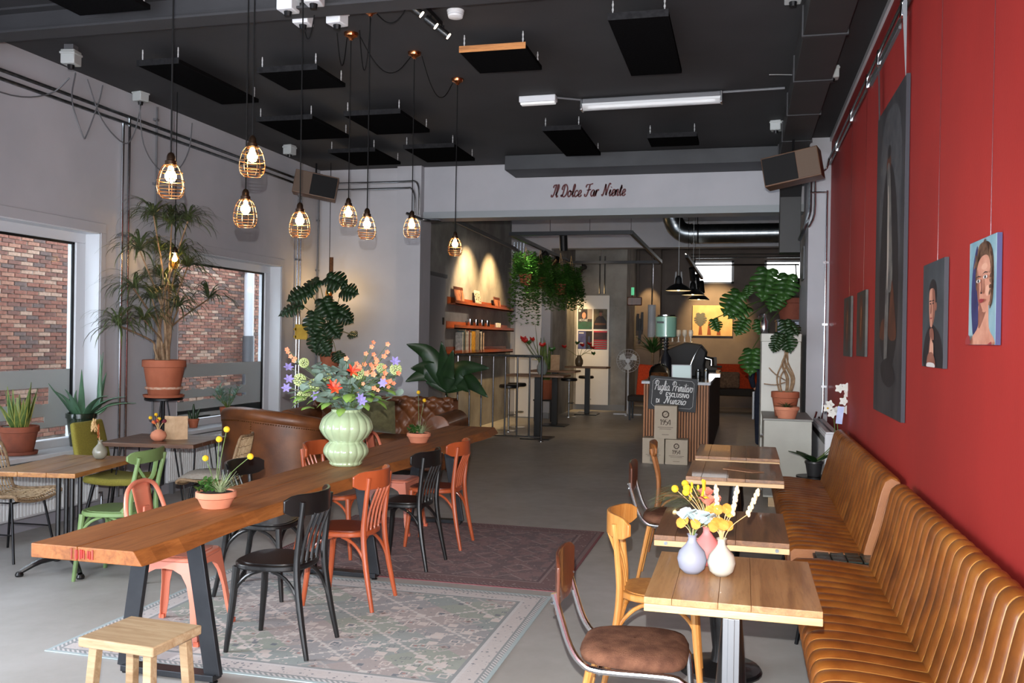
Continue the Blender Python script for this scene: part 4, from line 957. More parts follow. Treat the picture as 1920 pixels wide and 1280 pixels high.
def mop(mb, rr, base, n, L, w_):
    for i in range(n):
        a = rr.uniform(0, 2*PI); mb.ribbon(arc(base, a, L*rr.uniform(.7, 1.15), rr.uniform(.1, 1.4), rr.uniform(-1.5, -.7)), [w_*.6, w_, w_*.9, w_*.6, w_*.1], (-math.sin(a), math.cos(a), 0), 1, .2)
def tuft(mb, rr, base, n, L, w_, lean=(.2, .9), droop=(.3, 1.1)):
    for i in range(n):
        a = rr.uniform(0, 2*PI); l = L*rr.uniform(.7, 1.1)
        mb.ribbon(strap(rr, base, a, l, w_, rr.uniform(*lean), rr.uniform(*droop)), [w_*.7, w_, w_*.8, w_*.15], (-math.sin(a), math.cos(a), 0), 2, .25)
def solid_leaf(o, th=.004):
    s_ = o.modifiers.new('s', 'SOLIDIFY'); s_.thickness = th; s_.offset = 0; return o

# dracaena on its stand
rr = random.Random(11)
sb = at(307, 745, X=-5.50); SX, SY, SZ = -5.50, sb.y, sb.z
t = thing('plant_stand', 'black three legged plant stand under the tall dracaena', 'plant stand', (SX, SY, 0))
MB().lathe([(.175, SZ-.024), (.18, SZ-.02), (.18, SZ-.004), (.175, SZ)], 32).build('top', m_dark, t)
MB().tube([(0, 0, .2), (0, 0, SZ-.02)], .014, 10).build('column', m_dark, t)
for k in range(3):
    a = k*2*PI/3+.4; MB().tube([(math.cos(a)*.03, math.sin(a)*.03, SZ-.02), (math.cos(a)*.2, math.sin(a)*.2, 0)], .008, 8).build('leg', m_dark, t)
t = thing('dracaena_plant', 'tall many stemmed dracaena in a big terracotta pot', 'potted plant', (SX, SY, SZ+.001))
zt = pot(t, .205, .36, m_terra, saucer=True, rim=.2)
MB().lathe([(.172, .085), (.174, .088), (.176, .105), (.172, .108)], 32).build('lime_band', mat('lime_stain', (196, 170, 150), (176, 110, 80), .9, ns=30), t)
tufts = [(288, 405), (322, 418), (352, 415), (262, 470), (300, 470), (335, 480), (352, 500), (250, 540), (285, 560), (318, 545), (335, 575), (222, 610), (392, 560), (270, 600), (305, 520)]
for i, (x, y) in enumerate(tufts):
    p = at(x, y, X=SX+rr.uniform(-.18, .22)) - Vector((SX, SY, SZ)); b0 = Vector((rr.uniform(-.07, .07), rr.uniform(-.07, .07), zt-.02))
    if p.x < -.24: p.x = -.22
    mid = b0.lerp(p, .5)+Vector((-p.x*.25, -p.y*.25, .05))
    MB().tube([b0, b0.lerp(mid, .5)+Vector((rr.uniform(-.02, .02), rr.uniform(-.02, .02), .03)), mid, p], [.014, .010, .007], 7, 4).build('stem', m_bark, t)
    mb = MB(); mop(mb, rr, p, 46, .40, .019); mb.v = [(max(v[0], -.33), v[1], v[2]) for v in mb.v]; mb.build('leaf_tuft', m_drac, t, smooth=0, kind='stuff')

def rosette(name, label, p, r, h, m, leaves, saucer=False, edge=None, cat='potted plant', rim=.16, clip=None):
    t = thing(name, label, cat, tuple(p)); z = pot(t, r, h, m, saucer=saucer, rim=rim)
    for (a, L, w_, le, dr, mm, vee) in leaves:
        q = strap(rr, (math.cos(a)*r*.3, math.sin(a)*r*.3, z-.02), a, L, w_, le, dr)
        if clip: q = [clip(v) for v in q]
        l = MB().ribbon(q, [w_*.9, w_, w_*.75, w_*.4, .002], (-math.sin(a), math.cos(a), 0), 4, vee).build('leaf', mm, t, smooth=60); solid_leaf(l)
        if edge:
            MB().ribbon([(v[0], v[1], v[2]) for v in q], [w_*1.22, w_*1.25, w_*1.0, w_*.55, .004], (-math.sin(a), math.cos(a), 0), 4, vee*.98).build('leaf_edge', edge, l, smooth=60)
    return t
SILL = .641
p = at(35, 855, X=-5.92); lv = [(rr.uniform(0, 2*PI), rr.uniform(.26, .44), .045, rr.uniform(.05, .3), rr.uniform(-.05, .1), m_snake, .3) for _ in range(17)]+[(rr.uniform(-1.6, .2), .36, .04, .7, .1, m_snake, .3) for _ in range(4)]
rosette('snake_plant', 'yellow edged snake plant in a clay pot on the window sill', (-5.90, p.y-.02, SILL), .155, .23, mat('aged_clay', (140, 74, 50), (110, 58, 42), .8, ns=6), lv, True, m_edge_y, rim=.22)
p = at(145, 838, X=-5.90); lv = [(a, L, .06, le, dr, m_aloe, .5) for a, L, le, dr in ((2.2, .50, .3, .1), (1.0, .62, .2, -.05), (0, .5, .6, .5), (-1.2, .5, .6, .3), (-2.0, .48, .5, .2), (.6, .42, .7, .6), (1.5, .60, .10, 0), (-.5, .58, .65, .5), (-.9, .5, .2, .05), (2.8, .3, .3, .1), (1.25, .36, .6, .6), (-1.45, .5, .5, .4))]
rosette('aloe_plant', 'large sprawling aloe in a dark green pot on the window sill', (-5.86, p.y, SILL), .135, .30, mat('dark_green_glaze', (30, 44, 34), (22, 32, 26), .15, ns=4, coat=.5), lv, clip=lambda v: (max(v[0], -.10 if v[1] < .05 else .12), v[1], max(v[2], .03)))
p = at(361, 803, X=-5.91); t = thing('cactus', 'small columnar cactus in a tiny clay pot on the sill', 'potted plant', (-5.90, p.y, SILL)); z = pot(t, .062, .10, m_terra, rim=.25)
for dx, dy, h, lean in ((0, 0, .17, .0), (.015, .02, .12, .05), (-.02, -.015, .09, -.04)): MB().tube([(dx, dy, z-.01), (dx+lean*.5, dy, z+h*.6), (dx+lean, dy, z+h)], [.014, .017, .006], 8, 3).build('cactus_stem', m_mon, t)
p = at(425, 795, X=-5.91); t = thing('blue_leaf_plant', 'blue green bushy plant in a clay pot on the sill', 'potted plant', (-5.90, p.y, SILL)); z = pot(t, .095, .18, m_terra, rim=.2)
for i in range(12):
    a = rr.uniform(0, 2*PI); e = Vector((math.cos(a)*rr.uniform(.05, .2), math.sin(a)*rr.uniform(.05, .24), z+rr.uniform(.1, .3))); e.x = max(e.x, -.08)
    st = MB().tube([(0, 0, z-.02), (e.x*.4, e.y*.4, z+.08), e], .004, 5, 3).build('stem', m_stem, t)
    mb = MB(); 
    for k in range(14): u = .35+.65*k/14; q = Vector((e.x*u, e.y*u, z+(e.z-z)*u)); mb.ribbon(strap(rr, q, rr.uniform(0, 2*PI), .085, .014, .7, .25), [.006, .016, .012, .002], None, 2, .2)
    mb.v = [(max(v[0], -.13), v[1], v[2]) for v in mb.v]; mb.build('leaf_spray', m_blue, t, smooth=0, kind='stuff')
for x, lb in ((474, 'left of two tiny red vases at the end of the sill'), (490, 'right of two tiny red vases at the end of the sill')):
    p = at(x, 778, X=-5.92); tag(MB().lathe([(.02, 0), (.035, .015), (.04, .04), (.025, .07), (.016, .085), (.024, .1)], 16, Matrix.Translation((-5.92, p.y, SILL))).build('small_vase', mat('red_glaze', (196, 62, 34), (170, 44, 24), .2, ns=6, coat=.5)), lb, 'vase')

# things on the window tables
def bottle(label, p, prof, m, name='bottle_vase'):
    t = thing(name, label, 'vase', tuple(p)); MB().lathe(prof, 28, cap=False).build('body', m, t, smooth=60); return t
def stems(t, n, L, z, spread, m, head=None, hm=None, lean=(0, 0), seed=1):
    r_ = random.Random(seed)
    for i in range(n):
        a = r_.uniform(0, 2*PI); l = L*r_.uniform(.75, 1.1); e = Vector((math.cos(a)*spread*r_.uniform(.2, 1)+lean[0]*l, math.sin(a)*spread*r_.uniform(.2, 1)+lean[1]*l, z+l))
        s_ = MB().tube([(0, 0, z-.03), (e.x*.3, e.y*.3, z+l*.45), e], .0018, 5, 3).build('stem', m, t)
        if head: head(e, r_, s_, hm)
BV = lambda s_, k=1: [(.001, 0), (.03*s_, 0), (.05*s_, .02*s_), (.058*s_, .055*s_), (.05*s_, .085*s_), (.024*s_, .115*s_), (.016*s_, .128*s_), (.016*s_, .145*s_), (.022*s_, .152*s_), (.017*s_, .150*s_), (.012*s_, .12*s_)]
p = at(187, 860, Z=.751); g = bottle('grey bottle vase with dried grass on the window table', p, BV(.9), mat('grey_glaze', (140, 138, 124), (118, 118, 106), .25, ns=8, coat=.4))
def ear(e, r_, s_, m):
    mb = MB()
    for k in range(7): mb.ball((e.x+r_.uniform(-.004, .004), e.y+r_.uniform(-.004, .004), e.z-.01*k), .006, 6, 4, (1, 1, 1.6))
    mb.build('seed_head', m, s_)
m_straw = mat('straw', (206, 178, 130), (176, 140, 92), .9, ns=30); m_rust = mat('rust_seed', (164, 88, 36), (128, 62, 26), .9, ns=30)
stems(g, 5, .17, .13, .03, m_straw, ear, m_straw, (-.35, -.1), 4); stems(g, 3, .11, .13, .02, m_straw, ear, m_rust, (-.1, 0), 6)
p = at(297, 826, Z=.751); g = bottle('round coral vase with dried flowers on the dark table', p, [(.001, 0), (.035, 0), (.06, .02), (.068, .045), (.058, .075), (.03, .092), (.024, .098), (.02, .09)], m_salmon)
def puff(e, r_, s_, m): MB().ball(e, .016, 10, 6).build('bloom', m, s_)
stems(g, 3, .13, .08, .05, m_straw, puff, m_yel, (-.4, 0), 8); stems(g, 5, .10, .08, .06, m_straw, puff, mat('burgundy_bloom', (120, 30, 44), (90, 20, 34), .8, ns=20), (.05, 0), 9); stems(g, 3, .09, .08, .05, m_straw, puff, mat('orange_bloom', (196, 96, 48), None, .8), (-.2, 0), 10)
p = at(328, 824, Z=.751); t = thing('menu_booklet', 'standing kraft paper menu on the dark table', 'menu', tuple(p), .35)
for s_ in (-1, 1): MB().bx(0, .105, -.0012, .0012, 0, .205, Matrix.Rotation(s_*.35+(PI if s_ < 0 else 0), 4, 'Z')).build('cover', mat('kraft_cover', (186, 156, 124), (172, 142, 110), .85, ns=20), t, smooth=0)
MB().bx(.03, .06, -.0025, -.0012, .12, .128, Matrix.Rotation(-.35+PI, 4, 'Z')).build('print_mark', m_dark, t, smooth=0)

# planters on the long table
def planter(label, p, seed):
    t = thing('planter_bowl', label, 'potted plant', tuple(p)); r_ = random.Random(seed); z = pot(t, .105, .085, m_salmon, 'bowl', rim=.4)
    mb = MB(); tuft(mb, r_, Vector((.02, .01, z-.01)), 60, .15, .005, (.1, .8), (.1, .7)); mb.build('grass_tuft', m_variegated, t, smooth=0, kind='stuff')
    mb = MB()
    for i in range(60):
        q = Vector((-.035+r_.gauss(0, .028), -.03+r_.gauss(0, .03), z+r_.uniform(0, .06))); mb.ribbon(strap(r_, q, r_.uniform(0, 2*PI), .035, .02, .8, .2), [.008, .022, .016, .003], None, 2, .15)
    mb.build('leafy_clump', m_lf, t, smooth=0, kind='stuff')
    for (dx, dy, l) in (((.02, .06, .33), (.0, .02, .28), (-.1, .05, .17), (.2, .0, .20)) if seed == 1 else ((-.01, 0, .36), (.04, .02, .29))):
        s_ = MB().tube([(.0, 0, z-.01), (dx*.4, dy*.4, z+l*.5), (dx, dy, z+l)], .0022, 5, 3).build('flower_stem', m_stem, t); MB().ball((dx, dy, z+l), .017, 12, 8).build('globe_flower', m_yel, s_)
planter('salmon clay bowl with grass and yellow globe flowers nearest the viewer', at(405, 950, Z=.761), 1); planter('salmon clay bowl with two tall globe flowers at the far table end', at(785, 829, Z=.761), 2)

# ribbed vase with bouquet
m_celadon = mat('celadon_glaze', (172, 190, 154), (160, 178, 142), .12, ns=6, coat=.7)
vp = at(638, 871, Z=.761); VH = .40
t = thing('flower_vase', 'pale green double bulged ribbed vase with a large bouquet', 'vase', (-2.735, vp.y, .761))
rib = lambda a, z: 1+.045*abs(math.cos(a*8))**.6-.03
pf = smooth_path([(.10, 0, 0), (.115, 0, .015), (.115, 0, .03), (.15, 0, .075), (.158, 0, .11), (.14, 0, .15), (.118, 0, .172), (.15, 0, .2), (.182, 0, .25), (.185, 0, .285), (.165, 0, .335), (.125, 0, .37), (.105, 0, .385), (.108, 0, .40)], 3)
MB().lathe([(.001, 0)]+[(q.x, q.z) for q in pf]+[(.098, .397), (.095, .37), (.09, .2)], 128, fn=rib, cap=False).build('body', m_celadon, t, smooth=50)
rr = random.Random(21)
def disc_leaf(r, cup=.2, n=9, asp=1.0):
    mb = MB(); V = [(r, 0, .0)]+[(r+r*math.cos(2*PI*i/n+PI), asp*r*math.sin(2*PI*i/n+PI), -cup*r*abs(math.sin(2*PI*i/n))) for i in range(n)]
    return mb.add(V, [(0, 1+i, 1+(i+1) % n) for i in range(n)])
m_euc = mat('eucalyptus', (140, 160, 148), (112, 136, 124), .65, ns=5)
euc = None; VT = Vector((0, 0, .39))
def place(o, p, d, roll=0):
    o.location = p; q = Vector(d).to_track_quat('X', 'Z'); o.rotation_mode = 'QUATERNION'; o.rotation_quaternion = q @ Vector((1, 0, 0)).rotation_difference(Vector((1, 0, 0))) ; return o
for k in range(30):
    a = 2*PI*k/30+rr.uniform(-.2, .2); out = rr.uniform(.18, .46); hh = rr.uniform(.10, .34); e = VT+Vector((math.cos(a)*out*.92, math.sin(a)*out*.7, hh))
    pts = smooth_path([VT-Vector((0, 0, .06)), VT+Vector((math.cos(a)*out*.3, math.sin(a)*out*.25, hh*.6)), e], 5)
    s_ = MB().tube(pts, .0022, 5).build('eucalyptus_stem', mat('twig', (96, 70, 54), None, .8), t)
    for j in range(3, len(pts)):
        for q in (-1, 1):
            if euc is None: euc = disc_leaf(.033).build('eucalyptus_leaf', m_euc, t, smooth=60); o = euc
            else: o = share(euc, t, name='eucalyptus_leaf')
            d = Vector((rr.uniform(-1, 1), rr.uniform(-1, 1)-.25, rr.uniform(-.5, .9))); place(o, pts[j], d); sc_ = rr.uniform(.75, 1.3); o.scale = (sc_, sc_, sc_)
gl = None
for k in range(34):
    a = rr.uniform(0, 2*PI); r_ = rr.uniform(.1, .38); p = VT+Vector((math.cos(a)*r_, math.sin(a)*r_*.7, rr.uniform(0.02, .16)))
    if gl is None: gl = MB().ribbon([(0, 0, 0), (.04, 0, .012), (.085, 0, .005), (.12, 0, -.02)], [.006, .065, .06, .002], (0, 1, 0), 3, .25).build('leaf', leafm('bright_leaf', (134, 168, 84), (104, 146, 62)), t, smooth=60); o = gl
    else: o = share(gl, t, name='leaf')
    place(o, p, (math.cos(a), math.sin(a)-.2, rr.uniform(-.5, .3)))
def flower(n, r, w_, cup, m, c=None, cm=None):
    mb = MB()
    for k in range(n):
        a = 2*PI*k/n; ca, sa = math.cos(a), math.sin(a)
        mb.ribbon([(0, 0, 0), (ca*r*.5, sa*r*.5, cup*r*.5), (ca*r, sa*r, cup*r*.7)], [w_*.3, w_, w_*.2], (-sa, ca, 0), 3, .2)
    return mb
protos_f = {}
def put(kind, x, y, dep, m, mk, sc_=1, aim=None):
    """flower at a photo pixel, at a depth offset from the vase axis"""
    if kind not in protos_f: protos_f[kind] = mk().build(kind, m, t, smooth=60); o = protos_f[kind]
    else: o = share(protos_f[kind], t, name=kind)
    p = at(x, y, Y=t.location.y+dep)-Vector(t.location); o.location = p; dd = (CAM-at(x, y, Y=t.location.y+dep)).normalized()+Vector((rr.uniform(-.5, .5), rr.uniform(-.3, .3), rr.uniform(-.1, .6)))
    o.rotation_mode = 'QUATERNION'; o.rotation_quaternion = dd.to_track_quat('Z', 'Y'); o.scale = (sc_,)*3
    MB().tube([VT-Vector((0, 0, .04)), VT+(p-VT)*.5+Vector((0, 0, .03)), p], .0018, 5, 3).build('flower_stem', m_stem, t)
def snowball():
    mb = MB(); r_ = random.Random(5)
    for i in range(70):
        z = 1-2*(i+.5)/70; a = i*2.39996; q = math.sqrt(1-z*z); mb.ball((.034*q*math.cos(a), .034*q*math.sin(a), .034*z), .0068, 5, 3)
    return mb
m_vib = mat('viburnum', (206, 220, 160), (186, 204, 132), .8, ns=30); m_coralf = mat('coral_blossom', (226, 120, 84), (236, 160, 120), .6, ns=20); m_purple = mat('clematis', (124, 114, 178), (146, 136, 190), .6, ns=20); m_redf = mat('red_bloom', (204, 40, 34), (226, 110, 60), .5, ns=14)
for x, y in ((570, 680), (562, 712), (575, 735), (588, 722), (715, 690), (742, 692), (612, 706), (566, 742), (672, 700)): put('viburnum_head', x, y, rr.uniform(-.2, .1), m_vib, snowball, rr.uniform(.85, 1.25))
for i in range(34):
    x, y = rr.gauss(703, 22), rr.gauss(697, 22); put('coral_blossom', x, y, rr.uniform(-.25, .05), m_coralf, lambda: flower(5, .018, .016, .35, None), rr.uniform(.8, 1.25))
for x, y in ((700, 642), (697, 650), (727, 645), (686, 663), (726, 660), (540, 660), (545, 668), (551, 676), (538, 655), (553, 672)): put('coral_blossom', x, y, -.05, m_coralf, lambda: flower(5, .018, .016, .35, None), 1.0)
for x, y in ((541, 688), (542, 710), (537, 727), (741, 677), (718, 718), (676, 746), (680, 752), (592, 742)): put('clematis_flower', x, y, -.2, m_purple, lambda: flower(6, .036, .02, .25, None), 1)
for x, y in ((660, 696), (624, 725), (630, 730)): put('red_lily', x, y, -.25, m_redf, lambda: flower(6, .05, .022, .9, None), 1)

# monstera leaf
def monstera_leaf(S=1.0, n=5):
    mb = MB(); zc = lambda x, y: -.22*x*x-.35*y*y
    w_ = lambda u: .50*math.sin(PI*min(1, (u*.92+.06)**.75))
    for q in (-1, 1):
        for k in range(n):
            u0, u1 = k/n*.92, (k+1)/n*.92; wa, wb = w_(u0+.02), w_(u1-.02); f = .12
            P = [(u0, .0), (u1, .0), (u1+f*wb*.45, wb*.4), (u1-.035+f*wb, wb*.97), ((u0+u1)/2+f*(wa+wb)/2, (wa+wb)/2*1.02), (u0+.035+f*wa, wa*.97), (u0+f*wa*.45, wa*.4)]
            V = [(x*S, q*y*S, zc(x, y)*S) for x, y in P]; F = [(0, 1, 2, 6), (6, 2, 3, 5), (3, 4, 5)]
            mb.add(V, F if q > 0 else [tuple(reversed(g_)) for g_ in F])
        P = [(0, 0), (-.09, .14), (-.06, .30), (.06, .36), (.12, .2)]; V = [(x*S, q*y*S, zc(x, y)*S) for x, y in P]; mb.add(V, [(0, 1, 2, 3, 4)])
    mb.add([(x*S, y*S, zc(x, y)*S+.002) for x, y in ((0, -.012), (.95, -.003), (.95, .003), (0, .012))], [(0, 1, 2, 3)])
    mb.add([(x*S, y*S, zc(x, y)*S) for x, y in ((.86, -.12), (1.02, 0), (.86, .12))], [(0, 1, 2)])
    return mb
def climber(t, base, leaves, S, plane, m=None, seed=1, stem=.008):
    """leaves at photo pixels (x, y, tip dx, tip dy, scale, depth)"""
    r_ = random.Random(seed); pr = None
    for (x, y, tx, ty, sc_, dep) in leaves:
        P = at(x, y, Y=plane+dep); Q = at(x+tx, y+ty, Y=plane+dep-.12); d = (Q-P)
        o = (pr and share(pr, t, name='leaf')) or monstera_leaf(S).build('leaf', m or m_mon, t, smooth=60)
        if pr is None: pr = o; solid_leaf(o, .003)
        o.location = P-Vector(t.location); d.normalize(); nrm = (Vector((0, -1, .55))+Vector((r_.uniform(-.4, .4), 0, r_.uniform(-.2, .3)))).normalized(); y_ = nrm.cross(d).normalized(); z_ = d.cross(y_)
        o.rotation_mode = 'QUATERNION'; o.rotation_quaternion = Matrix((d, y_, z_)).transposed().to_quaternion(); o.scale = (sc_,)*3
        b0 = Vector(base); p = o.location; MB().tube([b0, b0.lerp(p, .5)+Vector((0, 0, .08)), p], [stem, stem*.7, stem*.5], 6, 4).build('leaf_stalk', m_stem, t)
t = thing('tall_plant_stand', 'tall dark stand under the monstera in the corner', 'plant stand', (-5.42, 11.22, 0))
MB().lathe([(.16, 1.16), (.17, 1.165), (.17, 1.19), (.16, 1.195)], 24).build('top', m_dark, t)
for k in range(3): a = k*2*PI/3; MB().tube([(math.cos(a)*.12, math.sin(a)*.12, 1.17), (math.cos(a)*.2, math.sin(a)*.2, 0)], .012, 8).build('leg', m_dark, t)
t = thing('corner_monstera', 'dark leaved monstera on a moss pole in the far left corner', 'potted plant', (-5.42, 11.22, 1.196)); z = pot(t, .15, .27, m_terra)
MB().tube([(0, 0, .2), (.0, 0, 1.55)], .028, 8).build('moss_pole', mat('coir', (120, 78, 46), (90, 56, 32), 1, ns=40, bp=.8, bs=100), t)
climber(t, (0, 0, .4), [(598, 525, -30, 18, 1.15, -.1), (612, 520, 45, 12, 1.2, -.15), (580, 545, -30, 10, 1.1, -.2), (565, 570, -38, 12, 1.15, -.25), (640, 545, 28, 2, 1.0, -.1), (605, 560, 20, 40, 1.2, -.3), (620, 580, 40, 12, 1.15, -.25), (590, 585, -8, 45, 1.15, -.35), (615, 605, 25, 30, 1.0, -.3), (595, 620, -5, 38, 1.1, -.3), (640, 590, 25, 15, .8, -.1), (655, 625, 20, 3, .55, 0), (600, 640, 18, 30, .9, -.35), (630, 660, 10, 20, .7, -.3), (575, 535, 20, -14, .8, -.1), (615, 540, 30, -22, 1, -.15)], .28, 10.88, seed=3)
yt = at(565, 622, Y=10.85); tag(MB().bx(-.09, .09, -.006, .006, -.1, .1, xf(yt)).bx(-.11, -.07, -.006, .006, -.08, -.05, xf(yt)).bx(-.11, -.07, -.006, .006, .02, .05, xf(yt)).build('hanging_sign', mat('yellow_card', (196, 160, 56), (170, 132, 40), .7, ns=8), smooth=0), 'yellow cut-out hanging among the monstera leaves', 'sign')
wt = at(574, 601, Y=10.85); tag(MB().prism([(-.045, -.035), (.045, -.035), (.045, .02), (0, .05), (-.045, .02)], -.004, .004, xf(wt, rx=PI/2)).build('tag_card', m_white, smooth=0), 'little white house shaped tag above the yellow cut-out', 'tag')

# broad leaved plant behind the sofa
t = thing('broad_leaf_plant', 'large dark broad leaved plant behind the right sofa end', 'potted plant', (-3.62, 11.2, 0)); z = pot(t, .18, .32, m_terra)
for (x, y, mx, my) in ((762, 645, 800, 660), (828, 640, 835, 690), (760, 715, 800, 700), (918, 690, 870, 690), (915, 745, 880, 715), (770, 690, 800, 690), (850, 655, 840, 700), (880, 735, 860, 715)):
    b0 = Vector((0, 0, z)); M_ = at(mx, my, Y=11.05)-Vector(t.location); E_ = at(x, y, Y=10.9)-Vector(t.location); c0 = at(838, 735, Y=11.1)-Vector(t.location)
    l = MB().ribbon([c0, c0.lerp(M_, .5)+Vector((0, 0, .03)), M_, E_], [.03, .2, .26, .17, .005], (E_-c0).cross(Vector((0, -1, .3))), 5, .2).build('leaf', m_mon, t, smooth=60); solid_leaf(l)
    MB().tube([b0, c0], .008, 6).build('leaf_stalk', m_stem, l)

# ================================================================== sofas
m_chest = mat('brown_leather', (122, 72, 38), (88, 50, 26), .44, ns=4, bp=.15, bs=90, coat=.08)
t = thing('chesterfield_sofa', 'brown tufted leather sofa behind the long table', 'sofa', (-4.42, 10.45, 0), .0)
def quilt(a, b): return (abs(math.sin(PI*(a+b)))*abs(math.sin(PI*(a-b))))**.45
prof = smooth_path([(.16, 0, .40), (.18, 0, .55), (.22, 0, .70), (.20, 0, .82), (.22, 0, .90), (.29, 0, .93), (.37, 0, .90), (.40, 0, .82), (.38, 0, .3)], 6); nP = len(prof)
def sofa_back(u, v):
    i = min(nP-1, int(round(v*(nP-1)))); p = prof[i]; d = (prof[min(i+1, nP-1)]-prof[max(i-1, 0)]).normalized(); nn = Vector((-d.z, 0, d.x)); k = .045 if i < nP*.62 else 0
    h = k*(quilt(u*10, i/nP*5.2)-.6); return (-.95+1.9*u, p.x+nn.x*h*1, p.z+nn.z*h*1)
MB().grid(sofa_back, 200, nP-1).build('backrest', m_chest, t, smooth=70)
for s_ in (-1, 1):
    a = MB().bx(s_*.95-.10, s_*.95+.10, -.42, .40, .12, .62).build('arm', m_chest, t, bevel=.04); MB().tube([(s_*.97, -.44, .62), (s_*.97, .30, .64)], .15, 20).build('arm_roll', m_chest, a)
    MB().lathe([(.001, .03), (.05, .025), (.09, .012), (.15, 0)], 20, Matrix.Translation((s_*.97, -.44, .62)) @ Matrix.Rotation(PI/2, 4, 'X'), cap=False).build('arm_scroll', m_chest, a)
for x0 in (-.84, .01): MB().bx(x0, x0+.83, -.42, .2, .30, .47).build('seat_cushion', m_chest, t, bevel=.05)
MB().bx(-.95, .95, -.40, .38, .10, .30).build('base', m_chest, t, bevel=.02)
for sx in (-.85, .85):
    for sy in (-.33, .32): MB().lathe([(.02, 0), (.035, .03), (.03, .1)], 12, Matrix.Translation((sx, sy, 0))).build('foot', m_brownply, t)
pl = MB().grid(lambda u, v: ((u-.5)*.46, -.10*(math.sin(PI*u)*math.sin(PI*v))**.45, (v-.5)*.42), 14, 14).grid(lambda u, v: ((.5-u)*.46, .07*(math.sin(PI*u)*math.sin(PI*v))**.45, (v-.5)*.42), 14, 14)
o = tag(pl.build('throw_pillow', mat('olive_velvet', (104, 100, 66), (86, 82, 52), .9, ns=20, sheen=.4), smooth=60), 'olive green velvet pillow leaning on the tufted sofa', 'pillow'); pp = at(708, 775, Y=10.35); o.location = (pp.x, 10.36, .50); o.rotation_euler = (.25, .06, 0)
t = thing('tub_armchair', 'brown leather tub armchair seen from behind with nail trim', 'armchair', (-4.75, 8.62, 0), -.35)
def tub(u, v, off=0):
    a = PI*1.5+(u-.5)*PI*1.25; rx, ry = .66-off, .50-off; top = .88-.14*abs(u-.5)**1.5*2.8; return (rx*math.cos(a), ry*math.sin(a), .10+(top-.10)*v)
MB().grid(lambda u, v: tub(u, v), 48, 8).build('outer_shell', m_chest, t, smooth=70); MB().grid(lambda u, v: tub(1-u, v, .12), 48, 8).build('inner_shell', m_chest, t, smooth=70)
MB().tube([Vector(tub(i/40, 1, .06))+Vector((0, 0, -.01)) for i in range(41)], .075, 14).build('top_roll', m_chest, t)
nm = MB()
for i in range(90): q = Vector(tub(i/89, 1, -.003)); nm.ball((q.x, q.y, q.z-.07), .007, 6, 4)
for i in range(26): q = Vector(tub(.56, .05+i/30, -.003)); nm.ball(q, .007, 6, 4)
nm.build('nail_trim', mat('brass_nail', (120, 88, 50), None, .3, .9), t, kind='stuff')
MB().lathe([(.42, .28), (.5, .30), (.52, .40), (.48, .45), (.1, .47), (.001, .47)], 28, Matrix.Diagonal((1.05, .78, 1, 1))).build('seat', m_chest, t, smooth=60); MB().lathe([(.45, .08), (.5, .1), (.5, .3)], 28, Matrix.Diagonal((1.05, .78, 1, 1))).build('base', m_chest, t)
for a in (.8, 2.3, 3.9, 5.5): MB().lathe([(.018, 0), (.03, .08)], 10, Matrix.Translation((.42*math.cos(a), .32*math.sin(a), 0))).build('foot', m_brownply, t)

# ================================================================== vases on the bistro table
def at_t(x, y): return at(x, y, Z=.751)
g1 = bottle('lavender grey bottle vase on the nearest bistro table', at_t(1297, 1073), BV(1.02), mat('lavender_matt', (128, 131, 146), None, .6)); g2 = bottle('pink bottle vase behind the two others', at_t(1325, 1058), BV(1.05), mat('pink_matt', (196, 110, 108), None, .6)); g3 = bottle('glossy cream bottle vase with pale wheat', at_t(1352, 1078), BV(.97), mat('cream_gloss', (172, 169, 158), None, .12, coat=.7))
def puff2(e, r_, s_, m):
    mb = MB()
    for k in range(3): mb.add([(v[0]+e.x, v[1]+e.y, v[2]+e.z) for v in [(.02*math.cos(a+k), .014*math.sin(a), .02*math.sin(a+k)) for a in [i*PI/4 for i in range(8)]]], [tuple(range(8))])
    mb.build('dried_leaf', m, s_, smooth=0)
def fan(e, r_, s_, m): 
    mb = MB()
    for k in range(5): mb.ribbon(strap(r_, e, r_.uniform(0, 2*PI), .06, .045, .8, .1), [.012, .052, .05, .016], None, 3, .3)
    mb.build('dried_petals', m, s_, smooth=60)
def wheat(e, r_, s_, m):
    mb = MB(); d = Vector((e.x*.5, e.y*.5, .12)).normalized()
    for k in range(16):
        c = e+d*(.007*k); mb.ball((c.x+.005*math.cos(k*2.4), c.y+.005*math.sin(k*2.4), c.z), .0065, 6, 4, (1, 1, 1.7))
    mb.build('wheat_ear', m, s_)
m_sage = mat('dried_sage', (98, 106, 70), (72, 80, 52), .9, ns=20); m_paleb = mat('pale_blue_petal', (190, 206, 206), (168, 188, 190), .7, ns=12); m_amberl = mat('amber_leaf', (214, 142, 54), (186, 110, 36), .6, ns=20); m_wheat = mat('bleached_wheat', (232, 206, 170), (214, 180, 140), .8, ns=30)
stems(g1, 7, .06, .15, .07, m_stem, fan, m_paleb, (.35, 0), 31); stems(g1, 4, .06, .15, .06, m_straw, puff2, m_amberl, (-.3, 0), 32)
def plume(e, r_, s_, m):
    mb = MB()
    for k in range(40): mb.ribbon(strap(r_, e-Vector((0, 0, r_.uniform(0, .05))), PI+r_.uniform(-.7, .7), .12, .003, .9, 1.1), [.003, .003, .001], None, 2)
    mb.build('grass_plume', m, s_, kind='stuff')
stems(g2, 5, .16, .15, .05, m_stem, plume, m_sage, (-.25, .1), 33); stems(g2, 6, .19, .15, .06, m_straw, ear, m_yel, (-.1, .1), 34); stems(g2, 5, .16, .15, .07, m_straw, puff, m_yel, (-.5, 0), 35); stems(g2, 3, .11, .15, .05, m_stem, fan, mat('pink_petal', (222, 142, 120), (206, 120, 100), .7, ns=12), (.1, 0), 36)
